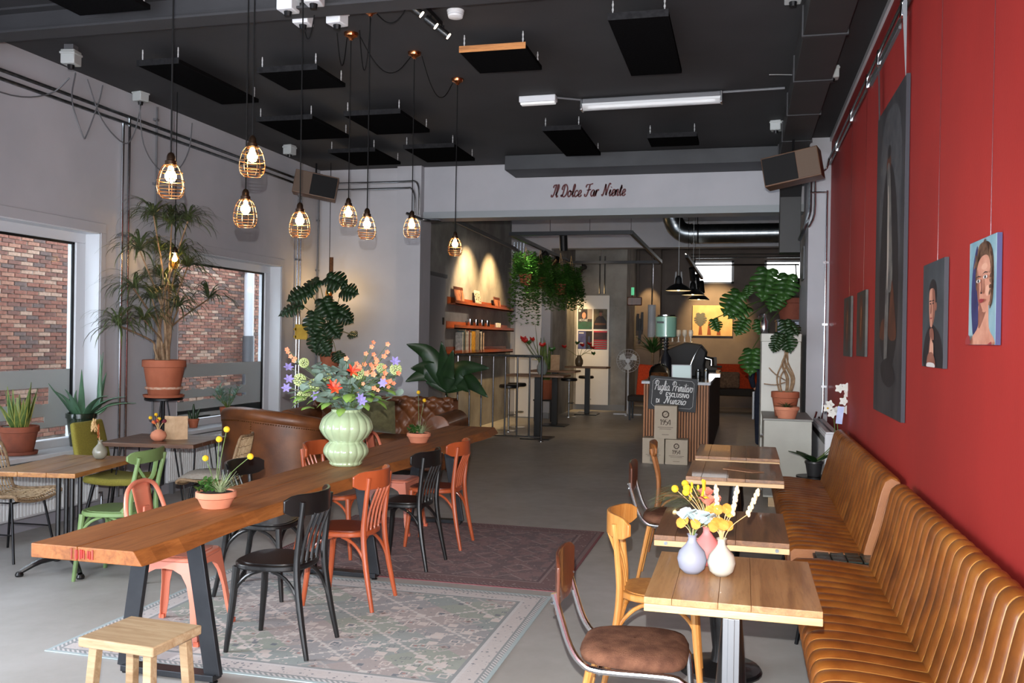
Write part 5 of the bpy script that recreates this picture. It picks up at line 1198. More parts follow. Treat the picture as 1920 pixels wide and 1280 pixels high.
for q_, dx_ in enumerate((-.02, .05, .12)): stems(g3, 1, .13, .14, .005, m_straw, wheat, m_wheat, (dx_/.13, 0), 41)
stems(g3, 8, .07, .14, .06, m_straw, puff2, m_amberl, (-.3, .1), 42); stems(g3, 6, .12, .14, .06, m_straw, puff2, m_amberl, (0, .2), 43)
# ================================================================== writing
SC = {'a': (.55, [[(.42, .45), (.25, .5), (.08, .35), (.05, .15), (.18, 0), (.33, .12), (.43, .45), (.40, .12), (.48, 0), (.58, .1)]]), 'c': (.42, [[(.38, .4), (.28, .5), (.1, .38), (.05, .18), (.15, 0), (.3, .02), (.45, .15)]]),
 'e': (.42, [[(.02, .12), (.2, .2), (.36, .36), (.3, .5), (.15, .45), (.06, .22), (.14, .02), (.3, 0), (.45, .14)]]), 'g': (.52, [[(.42, .45), (.25, .5), (.08, .35), (.06, .15), (.2, .02), (.36, .18), (.44, .48), (.38, -.1), (.25, -.38), (.05, -.32), (.1, -.12), (.55, .1)]]),
 'i': (.28, [[(.02, .15), (.14, .48), (.10, .12), (.18, 0), (.3, .12)], [(.17, .66), (.19, .72)]]), 'l': (.28, [[(.02, .12), (.2, .5), (.28, .85), (.2, 1), (.12, .8), (.1, .2), (.18, 0), (.3, .12)]]),
 'm': (.58, [[(0, .1), (.08, .48), (.05, 0)], [(.06, .25), (.2, .5), (.26, .4), (.23, 0)], [(.24, .25), (.38, .5), (.45, .4), (.42, .1), (.5, 0), (.6, .1)]]), 'n': (.44, [[(0, .1), (.08, .48), (.05, 0)], [(.06, .25), (.22, .5), (.3, .4), (.27, .1), (.35, 0), (.45, .1)]]),
 'o': (.48, [[(.25, .5), (.08, .38), (.05, .15), (.18, 0), (.35, .12), (.38, .35), (.25, .5), (.32, .4), (.5, .42)]]), 'r': (.42, [[(0, .1), (.09, .5), (.06, 0)], [(.07, .25), (.16, .44), (.28, .52), (.36, .44)]]),
 't': (.3, [[(.02, .15), (.2, .85), (.12, .2), (.18, 0), (.3, .12)], [(.02, .58), (.32, .62)]]), 'u': (.48, [[(0, .2), (.08, .48), (.05, .15), (.14, 0), (.28, .15), (.36, .48), (.32, .12), (.4, 0), (.5, .12)]]),
 'v': (.44, [[(0, .3), (.08, .5), (.14, .1), (.2, 0), (.34, .3), (.36, .5), (.48, .45)]]), 'z': (.42, [[(.02, .4), (.12, .5), (.36, .46), (.02, .02), (.14, .06), (.4, 0)]]),
 'I': (.42, [[(.05, .75), (.15, .95), (.48, 1)], [(.38, 1), (.28, .4), (.12, .05), (-.05, .05), (-.02, .2)]]), 'D': (.74, [[(.3, .95), (.22, .4), (.1, .05), (-.02, .1), (.1, .15), (.35, 0), (.62, .25), (.65, .7), (.4, 1), (.1, .9), (0, .65), (.12, .6)]]),
 'F': (.66, [[(.02, .72), (.12, .93), (.45, .95), (.8, 1.02)], [(.46, .95), (.36, .4), (.2, .02), (.0, .05), (.02, .2)], [(.16, .5), (.4, .5), (.66, .56)]]), 'N': (.76, [[(-.06, .15), (.03, .02), (.14, .25), (.26, .95)], [(.26, .95), (.46, .05)], [(.46, .05), (.6, .75), (.72, 1), (.86, .92)]]),
 'P': (.6, [[(.3, .95), (.22, .4), (.12, 0)], [(.0, .6), (.08, .9), (.35, 1), (.62, .85), (.55, .55), (.25, .45)]]), ' ': (.38, [])}
PR = {'E': (.55, [[(.45, 1), (.05, 1), (.05, 0), (.45, 0)], [(.05, .52), (.38, .52)]]), 'S': (.55, [[(.45, .88), (.3, 1), (.12, .96), (.05, .78), (.2, .55), (.4, .42), (.46, .2), (.3, 0), (.1, .04), (.03, .15)]]), 'C': (.58, [[(.5, .85), (.35, 1), (.15, .9), (.05, .5), (.15, .1), (.35, 0), (.5, .15)]]),
 'L': (.48, [[(.05, 1), (.05, 0), (.42, 0)]]), 'U': (.6, [[(.05, 1), (.05, .25), (.15, .03), (.35, .03), (.47, .25), (.47, 1)]]), 'I': (.22, [[(.08, 1), (.08, 0)]]), 'V': (.58, [[(.02, 1), (.26, 0), (.5, 1)]]), 'O': (.64, [[(.3, 1), (.1, .85), (.04, .5), (.1, .15), (.3, 0), (.5, .15), (.56, .5), (.5, .85), (.3, 1)]]),
 'D': (.6, [[(.05, 0), (.05, 1), (.3, .97), (.5, .7), (.5, .3), (.3, .03), (.05, 0)]]), 'M': (.75, [[(.05, 0), (.08, 1), (.34, .2), (.6, 1), (.64, 0)]]), 'N': (.62, [[(.05, 0), (.05, 1), (.5, 0), (.5, 1)]]), 'T': (.55, [[(.02, 1), (.5, 1)], [(.26, 1), (.26, 0)]]), 'A': (.6, [[(.02, 0), (.28, 1), (.54, 0)], [(.12, .35), (.44, .35)]]),
 '1': (.4, [[(.08, .82), (.24, 1), (.24, 0)]]), '9': (.52, [[(.44, .74), (.25, 1), (.06, .74), (.25, .5), (.44, .74), (.41, .35), (.14, 0)]]), '5': (.52, [[(.44, 1), (.12, 1), (.08, .55), (.3, .62), (.45, .32), (.27, 0), (.04, .1)]]), '4': (.56, [[(.38, 0), (.38, 1), (.02, .3), (.52, .3)]]), ' ': (.3, [])}
def write(txt, font, size, M_, w_=.1, slant=0, nib=.35, gap=0, sharp=False):
    mb = MB(); x = 0
    for ch in txt:
        adv, strokes = font[ch]
        for s_ in strokes:
            P = [Vector((p[0]+x+slant*p[1], p[1], 0)) for p in s_]
            if not sharp or len(P) > 5: P = smooth_path(P, 5)
            V = []; n = len(P)
            for i, p in enumerate(P):
                d = (P[min(i+1, n-1)]-P[max(i-1, 0)]).normalized(); nn = Vector((-d.y, d.x, 0)); ww = w_*(nib+(1-nib)*abs(d.y)) if nib < 1 else w_
                if sharp and 0 < i < n-1: ww *= 1.2
                V += [p+nn*ww/2, p-nn*ww/2]
            if nib >= 1: V[0] -= (P[1]-P[0]).normalized()*w_*.4; V[1] -= (P[1]-P[0]).normalized()*w_*.4
            mb.add([M_ @ (v*size) for v in V], [(2*i, 2*i+1, 2*i+3, 2*i+2) for i in range(n-1)])
        x += adv+gap
    return mb, x*size
def facing(p, rz=0):      # text plane: x to the right, y up, normal towards -Y
    return Matrix.Translation(p) @ Matrix.Rotation(rz, 4, 'Z') @ Matrix(((1, 0, 0, 0), (0, 0, -1, 0), (0, 1, 0, 0), (0, 0, 0, 1)))
p = at(1034, 371, Y=YB-.012); mb, L_ = write('Il Dolce Far Niente', SC, .1505, Matrix.Identity(4), .105, .18, .45, .02); s_ = .975/L_
mb, L_ = write('Il Dolce Far Niente', SC, .135*s_/s_, facing((p.x, YB-.008, 3.565)) @ Matrix.Diagonal((.975/(L_*.135/.1505), 1.2, 1, 1)), .17, .22, .45, .02)
o = tag(mb.build('wall_lettering', mat('burgundy_vinyl', (84, 30, 32), None, .6), smooth=0), 'dark red script lettering Il Dolce Far Niente on the header', 'lettering'); sm = o.modifiers.new('s', 'SOLIDIFY'); sm.thickness = .006; sm.offset = 0

# ================================================================== paintings on the red wall
m_canvas_edge = mat('canvas_edge', (40, 40, 48), None, .7)
def painting(corn, label, bg, side=None, th=.018, tilt=0):
    P = [at(x, y, X=XR-th-.004) for x, y in corn]; yF = (P[0].y+P[3].y)/2; yN = (P[1].y+P[2].y)/2; z1 = (P[0].z+P[1].z)/2; z0 = (P[2].z+P[3].z)/2
    W, H = yF-yN, z1-z0; t = thing('painting', label, 'painting', (XR-.004, (yF+yN)/2, z0), -PI/2)   # local x = viewer's right, local -y = towards the room
    c = MB().bx(-W/2, W/2, -th, 0, 0, H).build('canvas', side or m_canvas_edge, t, smooth=0); MB().bx(-W/2+.001, W/2-.001, -th-.0008, -th, .001, H-.001).build('painted_ground', bg, c, smooth=0)
    lvl = [0]
    def paint(nm, pts, m, sm=4):
        lvl[0] += 1; Q = [Vector(((a-.5)*W, b*H, 0)) for a, b in pts]; Q = smooth_path(Q, sm, True) if sm else Q
        y = -th-.0008-.00025*lvl[0]; n = len(Q); cx = sum((q.x for q in Q))/n; cy = sum((q.y for q in Q))/n; cl = lambda v, a: max(-a, min(a, v))
        V = [(cl(q.x, W/2-.001), y, max(.001, min(H-.001, q.y))) for q in Q]
        MB().add(V, [tuple(range(n))]).build(nm, m, c, smooth=0)
    def wire(x): MB().tube([(x*W, -.01, H-.02), (x*W, -.006, 3.70-z0)], .0011, 4).build('hanging_wire', m_chrome, t)
    return t, paint, wire, W, H
def oval(cx, cy, rx, ry, n=12, rot=0): return [(cx+rx*math.cos(2*PI*i/n)*math.cos(rot)-ry*math.sin(2*PI*i/n)*math.sin(rot), cy+rx*math.cos(2*PI*i/n)*math.sin(rot)+ry*math.sin(2*PI*i/n)*math.cos(rot)) for i in range(n)]
skin = mat('paint_skin', (206, 150, 126), (186, 124, 102), .6, ns=14); skin2 = mat('paint_skin_shade', (150, 96, 78), (126, 76, 62), .6, ns=14); skin3 = mat('paint_skin_light', (214, 162, 138), None, .6); hair = mat('paint_hair', (70, 46, 36), (110, 80, 58), .6, ns=30); hair2 = mat('paint_hair_light', (134, 100, 76), (90, 64, 48), .6, ns=30); lip = mat('paint_lip', (150, 52, 56), None, .5); dk = mat('paint_dark', (24, 20, 24), (36, 30, 34), .6, ns=20); navy = mat('paint_navy', (34, 32, 70), (52, 52, 100), .6, ns=12)
t, paint, wire, W, H = painting([(1814, 455), (1866, 442), (1870, 648), (1821, 645)], 'portrait of a curly haired woman on pale blue, nearest the viewer', mat('paint_sky', (150, 176, 180), (108, 146, 160), .6, ns=5), mat('navy_edge', (38, 40, 84), None, .6)); wire(.2)
paint('shadow_shape', [(.30, .95), (.15, .75), (.10, .45), (.14, .2), (.22, .08), (.45, .2), (.4, .5), (.35, .8)], navy); paint('neck', [(.40, .40), (.72, .42), (.78, .16), (.95, .06), (.95, .0), (.12, .0), (.14, .07), (.38, .18)], skin); paint('neck_shade', [(.42, .36), (.70, .36), (.55, .22), (.40, .16)], skin2)
paint('hair', [(.30, .80), (.36, .93), (.55, .965), (.78, .93), (.90, .80), (.93, .6), (.9, .42), (.80, .33), (.75, .5), (.35, .5), (.26, .62)], hair)
paint('face', [(.34, .76), (.5, .83), (.72, .82), (.82, .70), (.84, .54), (.80, .40), (.68, .315), (.55, .31), (.42, .38), (.35, .52), (.32, .65)], skin); paint('cheek_shade', [(.34, .72), (.40, .60), (.44, .42), (.55, .32), (.42, .36), (.34, .5)], skin2); paint('forehead_light', oval(.60, .73, .11, .03), skin3); paint('cheek_light', oval(.72, .50, .07, .05), skin3)
rq = random.Random(4)
for i in range(22): a = rq.uniform(0, PI); paint('curl', oval(.60+.29*math.cos(a)+rq.uniform(-.04, .04), .74+.17*math.sin(a)+rq.uniform(-.03, .04), .055, .022, 8, rq.uniform(0, 3)), (hair2, hair)[i % 2])
for i in range(7): paint('curl', oval(.90+rq.uniform(-.03, .02), .68-.05*i, .045, .02, 8, rq.uniform(0, 3)), (hair2, hair)[i % 2])
for cx, cy in ((.46, .60), (.72, .625)): paint('eye', oval(cx, cy, .075, .016), mat('paint_white', (214, 208, 204), None, .5)); paint('iris', oval(cx, cy, .03, .015), dk); paint('brow', [(cx-.10, cy+.03), (cx, cy+.05), (cx+.10, cy+.035), (cx, cy+.04)], dk)
paint('nose_shade', [(.58, .60), (.62, .60), (.64, .50), (.60, .475), (.55, .485), (.58, .52)], skin2); paint('nostril', oval(.60, .482, .035, .007), dk); paint('lips', [(.50, .415), (.58, .43), (.63, .425), (.70, .42), (.64, .395), (.57, .392)], lip); paint('dress', [(.02, .0), (.02, .06), (.16, .09), (.2, .0)], lip); paint('dress', [(.85, .0), (.98, .03), (.98, .0)], lip)
t, paint, wire, W, H = painting([(1728, 497), (1767, 487), (1773, 690), (1733, 688)], 'dark portrait of a man resting his chin on folded hands', mat('paint_slate', (72, 76, 80), (50, 54, 58), .6, ns=4)); wire(.1)
paint('jacket', [(.10, .0), (.12, .25), (.28, .36), (.45, .40), (.62, .38), (.9, .26), (.97, .0)], dk); paint('hair', [(.34, .66), (.32, .76), (.42, .83), (.58, .82), (.68, .74), (.68, .6), (.60, .6)], dk); paint('face', [(.34, .72), (.45, .75), (.58, .72), (.62, .60), (.58, .46), (.48, .385), (.40, .39), (.36, .46), (.33, .58)], skin); paint('face_shade', [(.48, .74), (.60, .70), (.62, .58), (.57, .45), (.48, .39), (.52, .5)], skin2); paint('ear', oval(.66, .57, .04, .04), skin2)
for cx in (.40, .53): paint('eye', oval(cx, .605, .035, .008), dk); paint('brow', oval(cx, .63, .055, .006), dk)
paint('nose', [(.43, .60), (.46, .60), (.46, .52), (.40, .515)], skin2); paint('lips', oval(.45, .465, .05, .007), lip); paint('collar', [(.40, .36), (.56, .36), (.60, .26), (.42, .28)], skin2)
for k in range(4): paint('finger', [(.36+.06*k, .08), (.42+.06*k, .09), (.47+.04*k, .26-.015*k), (.43+.04*k, .27-.015*k)], (skin, skin3)[k % 2])
paint('hand', [(.30, .0), (.34, .12), (.55, .14), (.68, .06), (.66, .0)], skin2); paint('shirt_cuff', [(.3, .0), (.32, .04), (.62, .04), (.66, 0)], mat('paint_white', (214, 208, 204)))
t, paint, wire, W, H = painting([(1643, 225), (1697, 150), (1692, 796), (1641, 766)], 'very tall dark painting of a robed figure', mat('paint_storm', (62, 60, 62), (38, 38, 42), .55, ns=3, stretch=(2, 2, .7)), th=.022)
wh = MB().add([(-W*.02+.0, -.02, H-.01), (W*.44, -.02, H-.01)], []) if False else None
gw, gr, br = mat('paint_pale_grey', (116, 112, 108), (84, 82, 82), .6, ns=10), mat('paint_mid_grey', (84, 84, 86), (60, 60, 64), .6, ns=10), mat('paint_rust', (96, 50, 30), (66, 36, 26), .6, ns=10)
paint('light_field', [(.2, .9), (.5, .97), (.85, .9), (.9, .6), (.75, .35), (.3, .35), (.15, .6)], gr); paint('robe', [(.30, .72), (.5, .80), (.72, .70), (.85, .45), (.80, .22), (.55, .14), (.25, .22), (.18, .45)], dk); paint('head', oval(.47, .80, .075, .028), br); paint('hood', oval(.48, .835, .06, .022), dk); paint('arm', [(.42, .78), (.52, .78), (.60, .60), (.66, .42), (.52, .40), (.48, .6)], gw); paint('skirt', [(.66, .42), (.78, .30), (.80, .24), (.55, .25), (.6, .36)], br); paint('skirt', [(.30, .30), (.42, .30), (.40, .24), (.22, .25)], br); paint('leg', [(.45, .45), (.54, .45), (.52, .2), (.46, .12), (.40, .2)], gw); paint('cloth', [(.3, .16), (.6, .18), (.8, .12), (.6, .09), (.35, .11)], dk); paint('highlight', [(.46, .70), (.50, .70), (.53, .5), (.48, .4)], mat('paint_cream', (170, 160, 150), None, .6))
MB().add([(-.46*W, -.024, H-.02), (-.40*W, -.024, H-.02), (-.44*W, -.03, 3.70-1.21), (-.50*W, -.03, 3.70-1.21)], [(0, 1, 2, 3)]).build('hanging_strap', m_cond, t, smooth=0)
MB().add([(.47*W, -.024, H-.005), (.49*W, -.024, H-.005), (.52*W, -.03, 3.78-1.21), (.36*W, -.03, 3.78-1.21)], [(0, 1, 2, 3)]).build('hanging_strap', m_white, t, smooth=0)
for corn, lb in (([(1581, 560), (1594, 556), (1596, 668), (1583, 668)], 'farthest of the two narrow dark paintings'), ([(1605, 549), (1621, 545), (1624, 668), (1608, 668)], 'narrow dark painting next to the tall one')):
    t, paint, wire, W, H = painting(corn, lb, mat('paint_olive_grey', (70, 66, 60), (50, 48, 46), .6, ns=6), mat('paint_olive_grey', (96, 96, 88))); wire(.1)
    paint('figure', [(.35, .9), (.6, .92), (.72, .6), (.7, .2), (.55, .08), (.35, .2), (.28, .6)], br); paint('figure_light', [(.48, .75), (.58, .7), (.55, .4), (.46, .3)], mat('paint_ochre', (170, 110, 66), (120, 70, 40), .6, ns=12))

# ================================================================== service corner on the right
m_cab = mat('cabinet_grey', (168, 168, 160), (158, 158, 150), .55, ns=3)
t = thing('low_cabinet', 'grey low cabinet standing behind the far bench', 'cabinet', (.455, 10.1, 0))
MB().bx(-.235, .235, -.5, .5, .10, .89).build('body', m_cab, t, bevel=.006); MB().bx(-.245, .245, -.51, .51, .89, .91).build('top', mat('cabinet_top', (128, 128, 124), None, .5), t, bevel=.004); MB().bx(-.18, -.02, -.46, -.34, 0, .10).build('foot_block', m_pale, t); MB().bx(-.2, .2, .3, .46, 0, .10).build('foot_block', m_pale, t); MB().tube([(-.235, -.25, .7), (-.26, -.25, .7), (-.26, -.1, .7), (-.235, -.1, .7)], .008, 6).build('handle', m_chrome, t)
t = thing('tall_cabinet', 'pale tall cabinet rising behind the potted plant', 'cabinet', (.43, 11.1, 0))
MB().bx(-.225, .205, -.42, .42, 0, 1.70).build('body', mat('cabinet_white', (196, 196, 188), (188, 188, 180), .5, ns=3), t, bevel=.006); MB().bx(-.23, .21, -.43, .43, 1.70, 1.79).build('top_drawer', _mc['cabinet_white'], t, bevel=.006); MB().bx(-.228, -.222, -.40, .40, .95, .955).build('door_gap', m_dark, t)
t = thing('speckled_fridge', 'speckled grey blue appliance beside the pale pier', 'appliance', (.72, 13.0, 0)); MB().bx(-.28, .3, -.35, .35, .02, 1.98).build('body', mat('speckle', (112, 118, 134), (74, 80, 96), .4, .4, ns=160), t, bevel=.01); MB().bx(-.29, .31, -.36, .36, 1.98, 2.0).build('top', m_dark, t); MB().bx(-.26, .28, -.33, .33, 0, .02).build('plinth', m_dark, t)
p = at(1470, 745, Y=9.85)
t = thing('clay_pot_plant', 'twisted bare stemmed plant in a terracotta pot on the low cabinet', 'potted plant', (.44, 9.95, .911)); z = pot(t, .145, .26, m_terra, rim=.25); rr = random.Random(8)
for i in range(7):
    a = rr.uniform(0, 2*PI); MB().tube([(math.cos(a)*.05, math.sin(a)*.05, z-.02), (math.cos(a)*.09, math.sin(a)*.07, z+.16), (math.cos(a+1)*.05, math.sin(a+1)*.05, z+.32), (rr.uniform(-.03, .05), 0, z+.48)], [.012, .009, .007], 6, 4).build('stem', m_bark, t)
MB().tube([(0, 0, z+.14), (-.1, -.03, z+.2), (-.17, -.03, z+.27)], .006, 6, 3).build('twig', m_bark, t); MB().tube([(0, 0, z+.12), (-.1, -.04, z+.09), (-.22, -.05, z+.1)], .006, 6, 3).build('twig', m_bark, t)
climber(t, (.02, 0, z+.4), [(1472, 600, 8, 28, 1.0, 0), (1480, 605, 18, 20, .9, 0), (1462, 625, -8, 25, .8, -.1), (1475, 630, 5, 26, 1, -.1), (1455, 640, -4, 22, .7, -.1)], .20, 9.9, seed=5, stem=.004)
t = thing('salmon_pot_plant', 'little grassy plant in a salmon pot before the terracotta one', 'potted plant', (.445, 9.68, .911)); z = pot(t, .125, .12, m_salmon, rim=.3); mb = MB(); tuft(mb, rr, Vector((0, 0, z-.01)), 90, .13, .006, (.3, 1.0), (.2, 1.0)); mb.v = [(v[0], v[1], max(v[2], .02)) for v in mb.v]; mb.build('grass_tuft', m_drac, t, smooth=0, kind='stuff')
# wall radiator and orchid
t = thing('wall_radiator', 'white flat radiator with black grille below the red wall end', 'radiator', (XR-.11, 9.75, .12))
MB().bx(-.07, .06, -.85, .75, 0, .72).build('body', m_white, t, bevel=.008); MB().bx(-.06, .05, -.84, .74, .72, .735).build('top_grille', m_white, t); MB().bx(-.074, -.069, -.83, .73, .62, .68).build('vent_slot', m_dark, t); MB().bx(-.02, .0, -.82, .72, .735, .739).build('grille_slot', m_dark, t); MB().bx(-.04, .04, -.6, -.5, -.12, 0).build('foot', m_white, t); MB().bx(-.04, .04, .4, .5, -.12, 0).build('foot', m_white, t); MB().tube([(-.04, .80, .74), (-.02, .84, .80)], .012, 8).build('valve', m_chrome, t)
t = thing('orchid_stand', 'small dark side table holding the orchid behind the bench', 'side table', (.66, 8.86, 0)); MB().lathe([(.15, .42), (.16, .43), (.16, .445)], 24).build('top', m_dark, t)
for k in range(3): a = k*2.09; MB().tube([(math.cos(a)*.1, math.sin(a)*.1, .42), (math.cos(a)*.13, math.sin(a)*.13, 0)], .01, 6).build('leg', m_dark, t)
t = thing('orchid', 'white orchid with a blue tag behind the far bench', 'potted plant', (.66, 8.86, .446)); z = pot(t, .085, .14, mat('dark_pot', (44, 44, 46), None, .4))
for (a, L) in ((3.4, .24), (-2.0, .22), (.5, .2), (2.4, .2)):
    q = strap(rr, (0, 0, z), a, L, .08, .8, .4); q = [(min(v[0], .1), v[1], v[2]) for v in q]; solid_leaf(MB().ribbon(q, [.03, .1, .11, .09, .02], (-math.sin(a), math.cos(a), 0), 4, .2).build('leaf', m_mon, t, smooth=60))
orp = None
for si, fl_ in enumerate((((1552, 765), (1560, 775), (1556, 758), (1566, 770)), ((1574, 728), (1590, 738), (1586, 726), (1582, 752), (1586, 768)))):
    pts = [(0, 0, z)]+[at(x, y, Y=8.8)-Vector(t.location) for x, y in (((1562, 830), (1563, 780), (1556, 762)) if si == 0 else ((1568, 830), (1570, 770), (1588, 735)))]
    s_ = MB().tube(pts, .004, 6, 4).build('flower_stalk', m_stem, t)
    for (x, y) in fl_:
        if orp is None: orp = flower(5, .044, .036, .15, None).build('orchid_flower', mat('white_petal', (206, 204, 198), None, .6), t, smooth=60); MB().ball((0, 0, .012), .009, 8, 6).build('flower_lip', m_yel, orp); o = orp
        else: o = share(orp, t, name='orchid_flower')
        P_ = at(x, y, Y=8.8+rr.uniform(-.05, .03)); o.location = P_-Vector(t.location); dd = (CAM-P_).normalized()+Vector((rr.uniform(-.5, .3), 0, rr.uniform(-.2, .2))); o.rotation_mode = 'QUATERNION'; o.rotation_quaternion = dd.to_track_quat('Z', 'Y')
P_ = at(1575, 776, Y=8.7)-Vector(t.location); MB().bx(-.028, .028, -.001, .001, -.09, .07, xf(P_, rx=.05, ry=.1)).build('plant_tag', mat('blue_tag', (150, 168, 216), (190, 198, 226), .5, ns=8), t, smooth=0)

# ================================================================== back room
# railing
t = thing('metal_railing', 'chrome barred railing before the high tables', 'railing', (-4.03, 14.5, 0)); hw = .83
MB().tube([(-hw, 0, 1.40), (hw, 0, 1.40)], .022, 10).build('top_rail', m_steel, t); MB().tube([(-hw, 0, .07), (hw, 0, .07)], .016, 10).build('bottom_rail', m_chrome, t)
for i in range(9):
    x = -hw+2*hw*i/8; MB().tube([(x, 0, 0 if i in (0, 8) else .07), (x, 0, 1.40)], .019 if i in (0, 8) else .014, 10).build('bar', mat('dark_chrome', (90, 92, 96), None, .2, 1), t)
for s_ in (-1, 1): MB().lathe([(.05, 0), (.05, .008), (.02, .012)], 14, Matrix.Translation((s_*hw, 0, 0))).build('foot_plate', m_chrome, t)
# shelves with their goods
m_shelf = wood('shelf_wood', (150, 72, 30), (116, 52, 20), axis='Y', rough=.4, coat=.2)
def shelf(pa, pb, label, d=.16):
    a, b_ = at(*pa, X=-4.86), at(*pb, X=-4.86); y0, y1, z = a.y, b_.y, (a.z+b_.z)/2; t = thing('wall_shelf', label, 'shelf', (-4.86, (y0+y1)/2, z), 0, 'wooden ledges on the concrete wall'); L = (y1-y0)/2
    MB().bx(0, d, -L, L, -.02, 0).build('board', m_shelf, t, smooth=0); MB().bx(d-.012, d, -L, L, -.02, .05).build('front_lip', m_shelf, t, smooth=0); MB().bx(0, .012, -L, L, -.02, .11).build('back_rail', m_shelf, t, smooth=0); return y0, y1, z
S1 = shelf((838, 570), (950, 581), 'top wooden shelf with picture cards'); S2 = shelf((836, 612), (950, 621), 'middle wooden shelf with metal cups'); S3 = shelf((836, 662), (948, 658), 'bottom wooden shelf with a row of books')
card = mat('card_print', (196, 120, 84), (70, 40, 30), .6, ns=14, stretch=(1, 1, .4)); cardw = mat('card_white', (226, 220, 206), (60, 54, 48), .6, ns=30, lo=.5, hi=.56)
for x, wd, h, m_, lb in ((862, .50, .30, card, 'wide picture of a patterned row on the top shelf'), (897, .34, .30, cardw, 'white printed card standing on the top shelf'), (933, .44, .24, card, 'smaller patterned picture at the far end of the top shelf')):
    y = at(x, 560, X=-4.78).y; t = thing('picture_card', lb, 'picture', (-4.765, y, S1[2]+.001)); M_ = Matrix.Rotation(-.18, 4, 'Y'); MB().bx(-.006, .006, -wd/2, wd/2, 0, h, M_).build('print', m_, t, smooth=0); MB().bx(.006, .009, -wd/2, wd/2, h-.05, h, M_).build('header_strip', m_white if m_ is cardw else m_brownply, t, smooth=0)
for i, x in enumerate((881, 892, 903, 913)):
    y = at(x, 612, X=-4.78).y; tag(MB().lathe([(.045, 0), (.05, .01), (.05, .17), (.046, .17), (.044, .02)], 18, Matrix.Translation((-4.775, y, S2[2]+.001))).build('metal_cup', m_chrome), '%s of four shiny metal cups on the middle shelf' % ('nearest', 'second', 'third', 'farthest')[i], 'cup', 'metal cups on the middle shelf')
t = thing('glass_set', 'small tray of glasses on the middle shelf', 'glassware', (-4.775, at(933, 612, X=-4.78).y, S2[2]+.001)); MB().bx(-.05, .05, -.18, .18, 0, .012).build('tray', m_dark, t)
for i in range(3): MB().lathe([(.03, .012), (.035, .14), (.032, .14), (.028, .02)], 14, Matrix.Translation((0, -.11+i*.11, 0))).build('glass', mat('milk_glass', (214, 214, 206), None, .2), t)
bc = [(196, 196, 188), (70, 90, 92), (140, 120, 96), (210, 206, 196), (184, 172, 170), (120, 60, 40), (206, 196, 180), (206, 150, 40), (150, 140, 132), (30, 30, 34), (220, 210, 200), (24, 24, 26), (206, 176, 160)]
y = S3[0]+.42
for i, c in enumerate(bc):
    th = .05 if i not in (7, 8) else .22; h = .36+.05*((i*7) % 3)/2; lb = ['pale', 'grey green', 'tan', 'white', 'mauve grey', 'rust', 'cream', 'orange yellow patterned', 'grey brown wide', 'black thin', 'ivory', 'darkest', 'pink beige last'][i]
    tag(MB().bx(-4.83, -4.70, y, y+th-.008, S3[2]+.001, S3[2]+h).build('book', mat('book_%d' % i, c, tuple(int(q*.75) for q in c), .6, ns=18), smooth=0, bevel=.002), '%s book in the row on the bottom shelf' % lb, 'book', 'books on the bottom shelf'); y += th+.03
for x in (872, 915):
    y = at(x, 560, X=-4.86).y; lamp('shelf_spot_light', 'SPOT', (-4.05, y-.1, 3.48), 230, WARM, (-4.86, y+.1, 2.45), .03, angle=88, blend=.75)
# high tables
m_high = wood('high_table_wood', (124, 88, 58), (92, 62, 40), axis='X', rough=.45)
def high_table(x, y, label, w_=1.0, d_=.62):
    t = thing('high_table', label, 'table', (x, y, 0), 0, 'high tables in the back room')
    for i in range(4): MB().bx(-w_/2, w_/2, -d_/2+i*d_/4, -d_/2+(i+1)*d_/4-.002, 1.05, 1.085).build('board', m_high, t, smooth=0, bevel=.004)
    MB().bx(-.055, .055, -.055, .055, .02, 1.05).build('column', m_blackpaint, t, bevel=.004); MB().bx(-.25, .25, -.25, .25, 0, .02).build('base', m_blackpaint, t, bevel=.004)
high_table(-3.36, 14.95, 'high table nearest the railing'); high_table(-3.55, 17.3, 'middle high table beside the snake plant', .9); high_table(-3.4, 20.2, 'farthest high table in front of the poster panel', .95)
def bar_stool(p, label, h=.78):
    t = thing('bar_stool', label, 'bar stool', (p.x, p.y, 0), 0, 'chrome bar stools'); MB().tube([(0, 0, .01), (0, 0, h)], .02, 12).build('pole', m_chrome, t); MB().lathe([(.17, 0), (.17, .01), (.03, .025)], 24).build('base', m_chrome, t); MB().lathe([(.15, h), (.18, h+.015), (.18, h+.05), (.16, h+.07), (.001, h+.075)], 24).build('seat', mat('black_vinyl', (24, 24, 26), None, .4), t); MB().tube([(0, -.12, .3), (.1, -.1, .3), (.12, 0, .3), (.1, .1, .3), (0, .12, .3)], .009, 6, 3).build('foot_ring', m_chrome, t)
for (x, y, lb) in ((953, 808, 'chrome bar stool nearest the railing'), (968, 801, 'chrome bar stool just behind the nearest one'), (1066, 781, 'single chrome bar stool between the last two high tables'), (1098, 772, 'chrome bar stool at the farthest high table')): bar_stool(at(x, y, Z=0), lb)
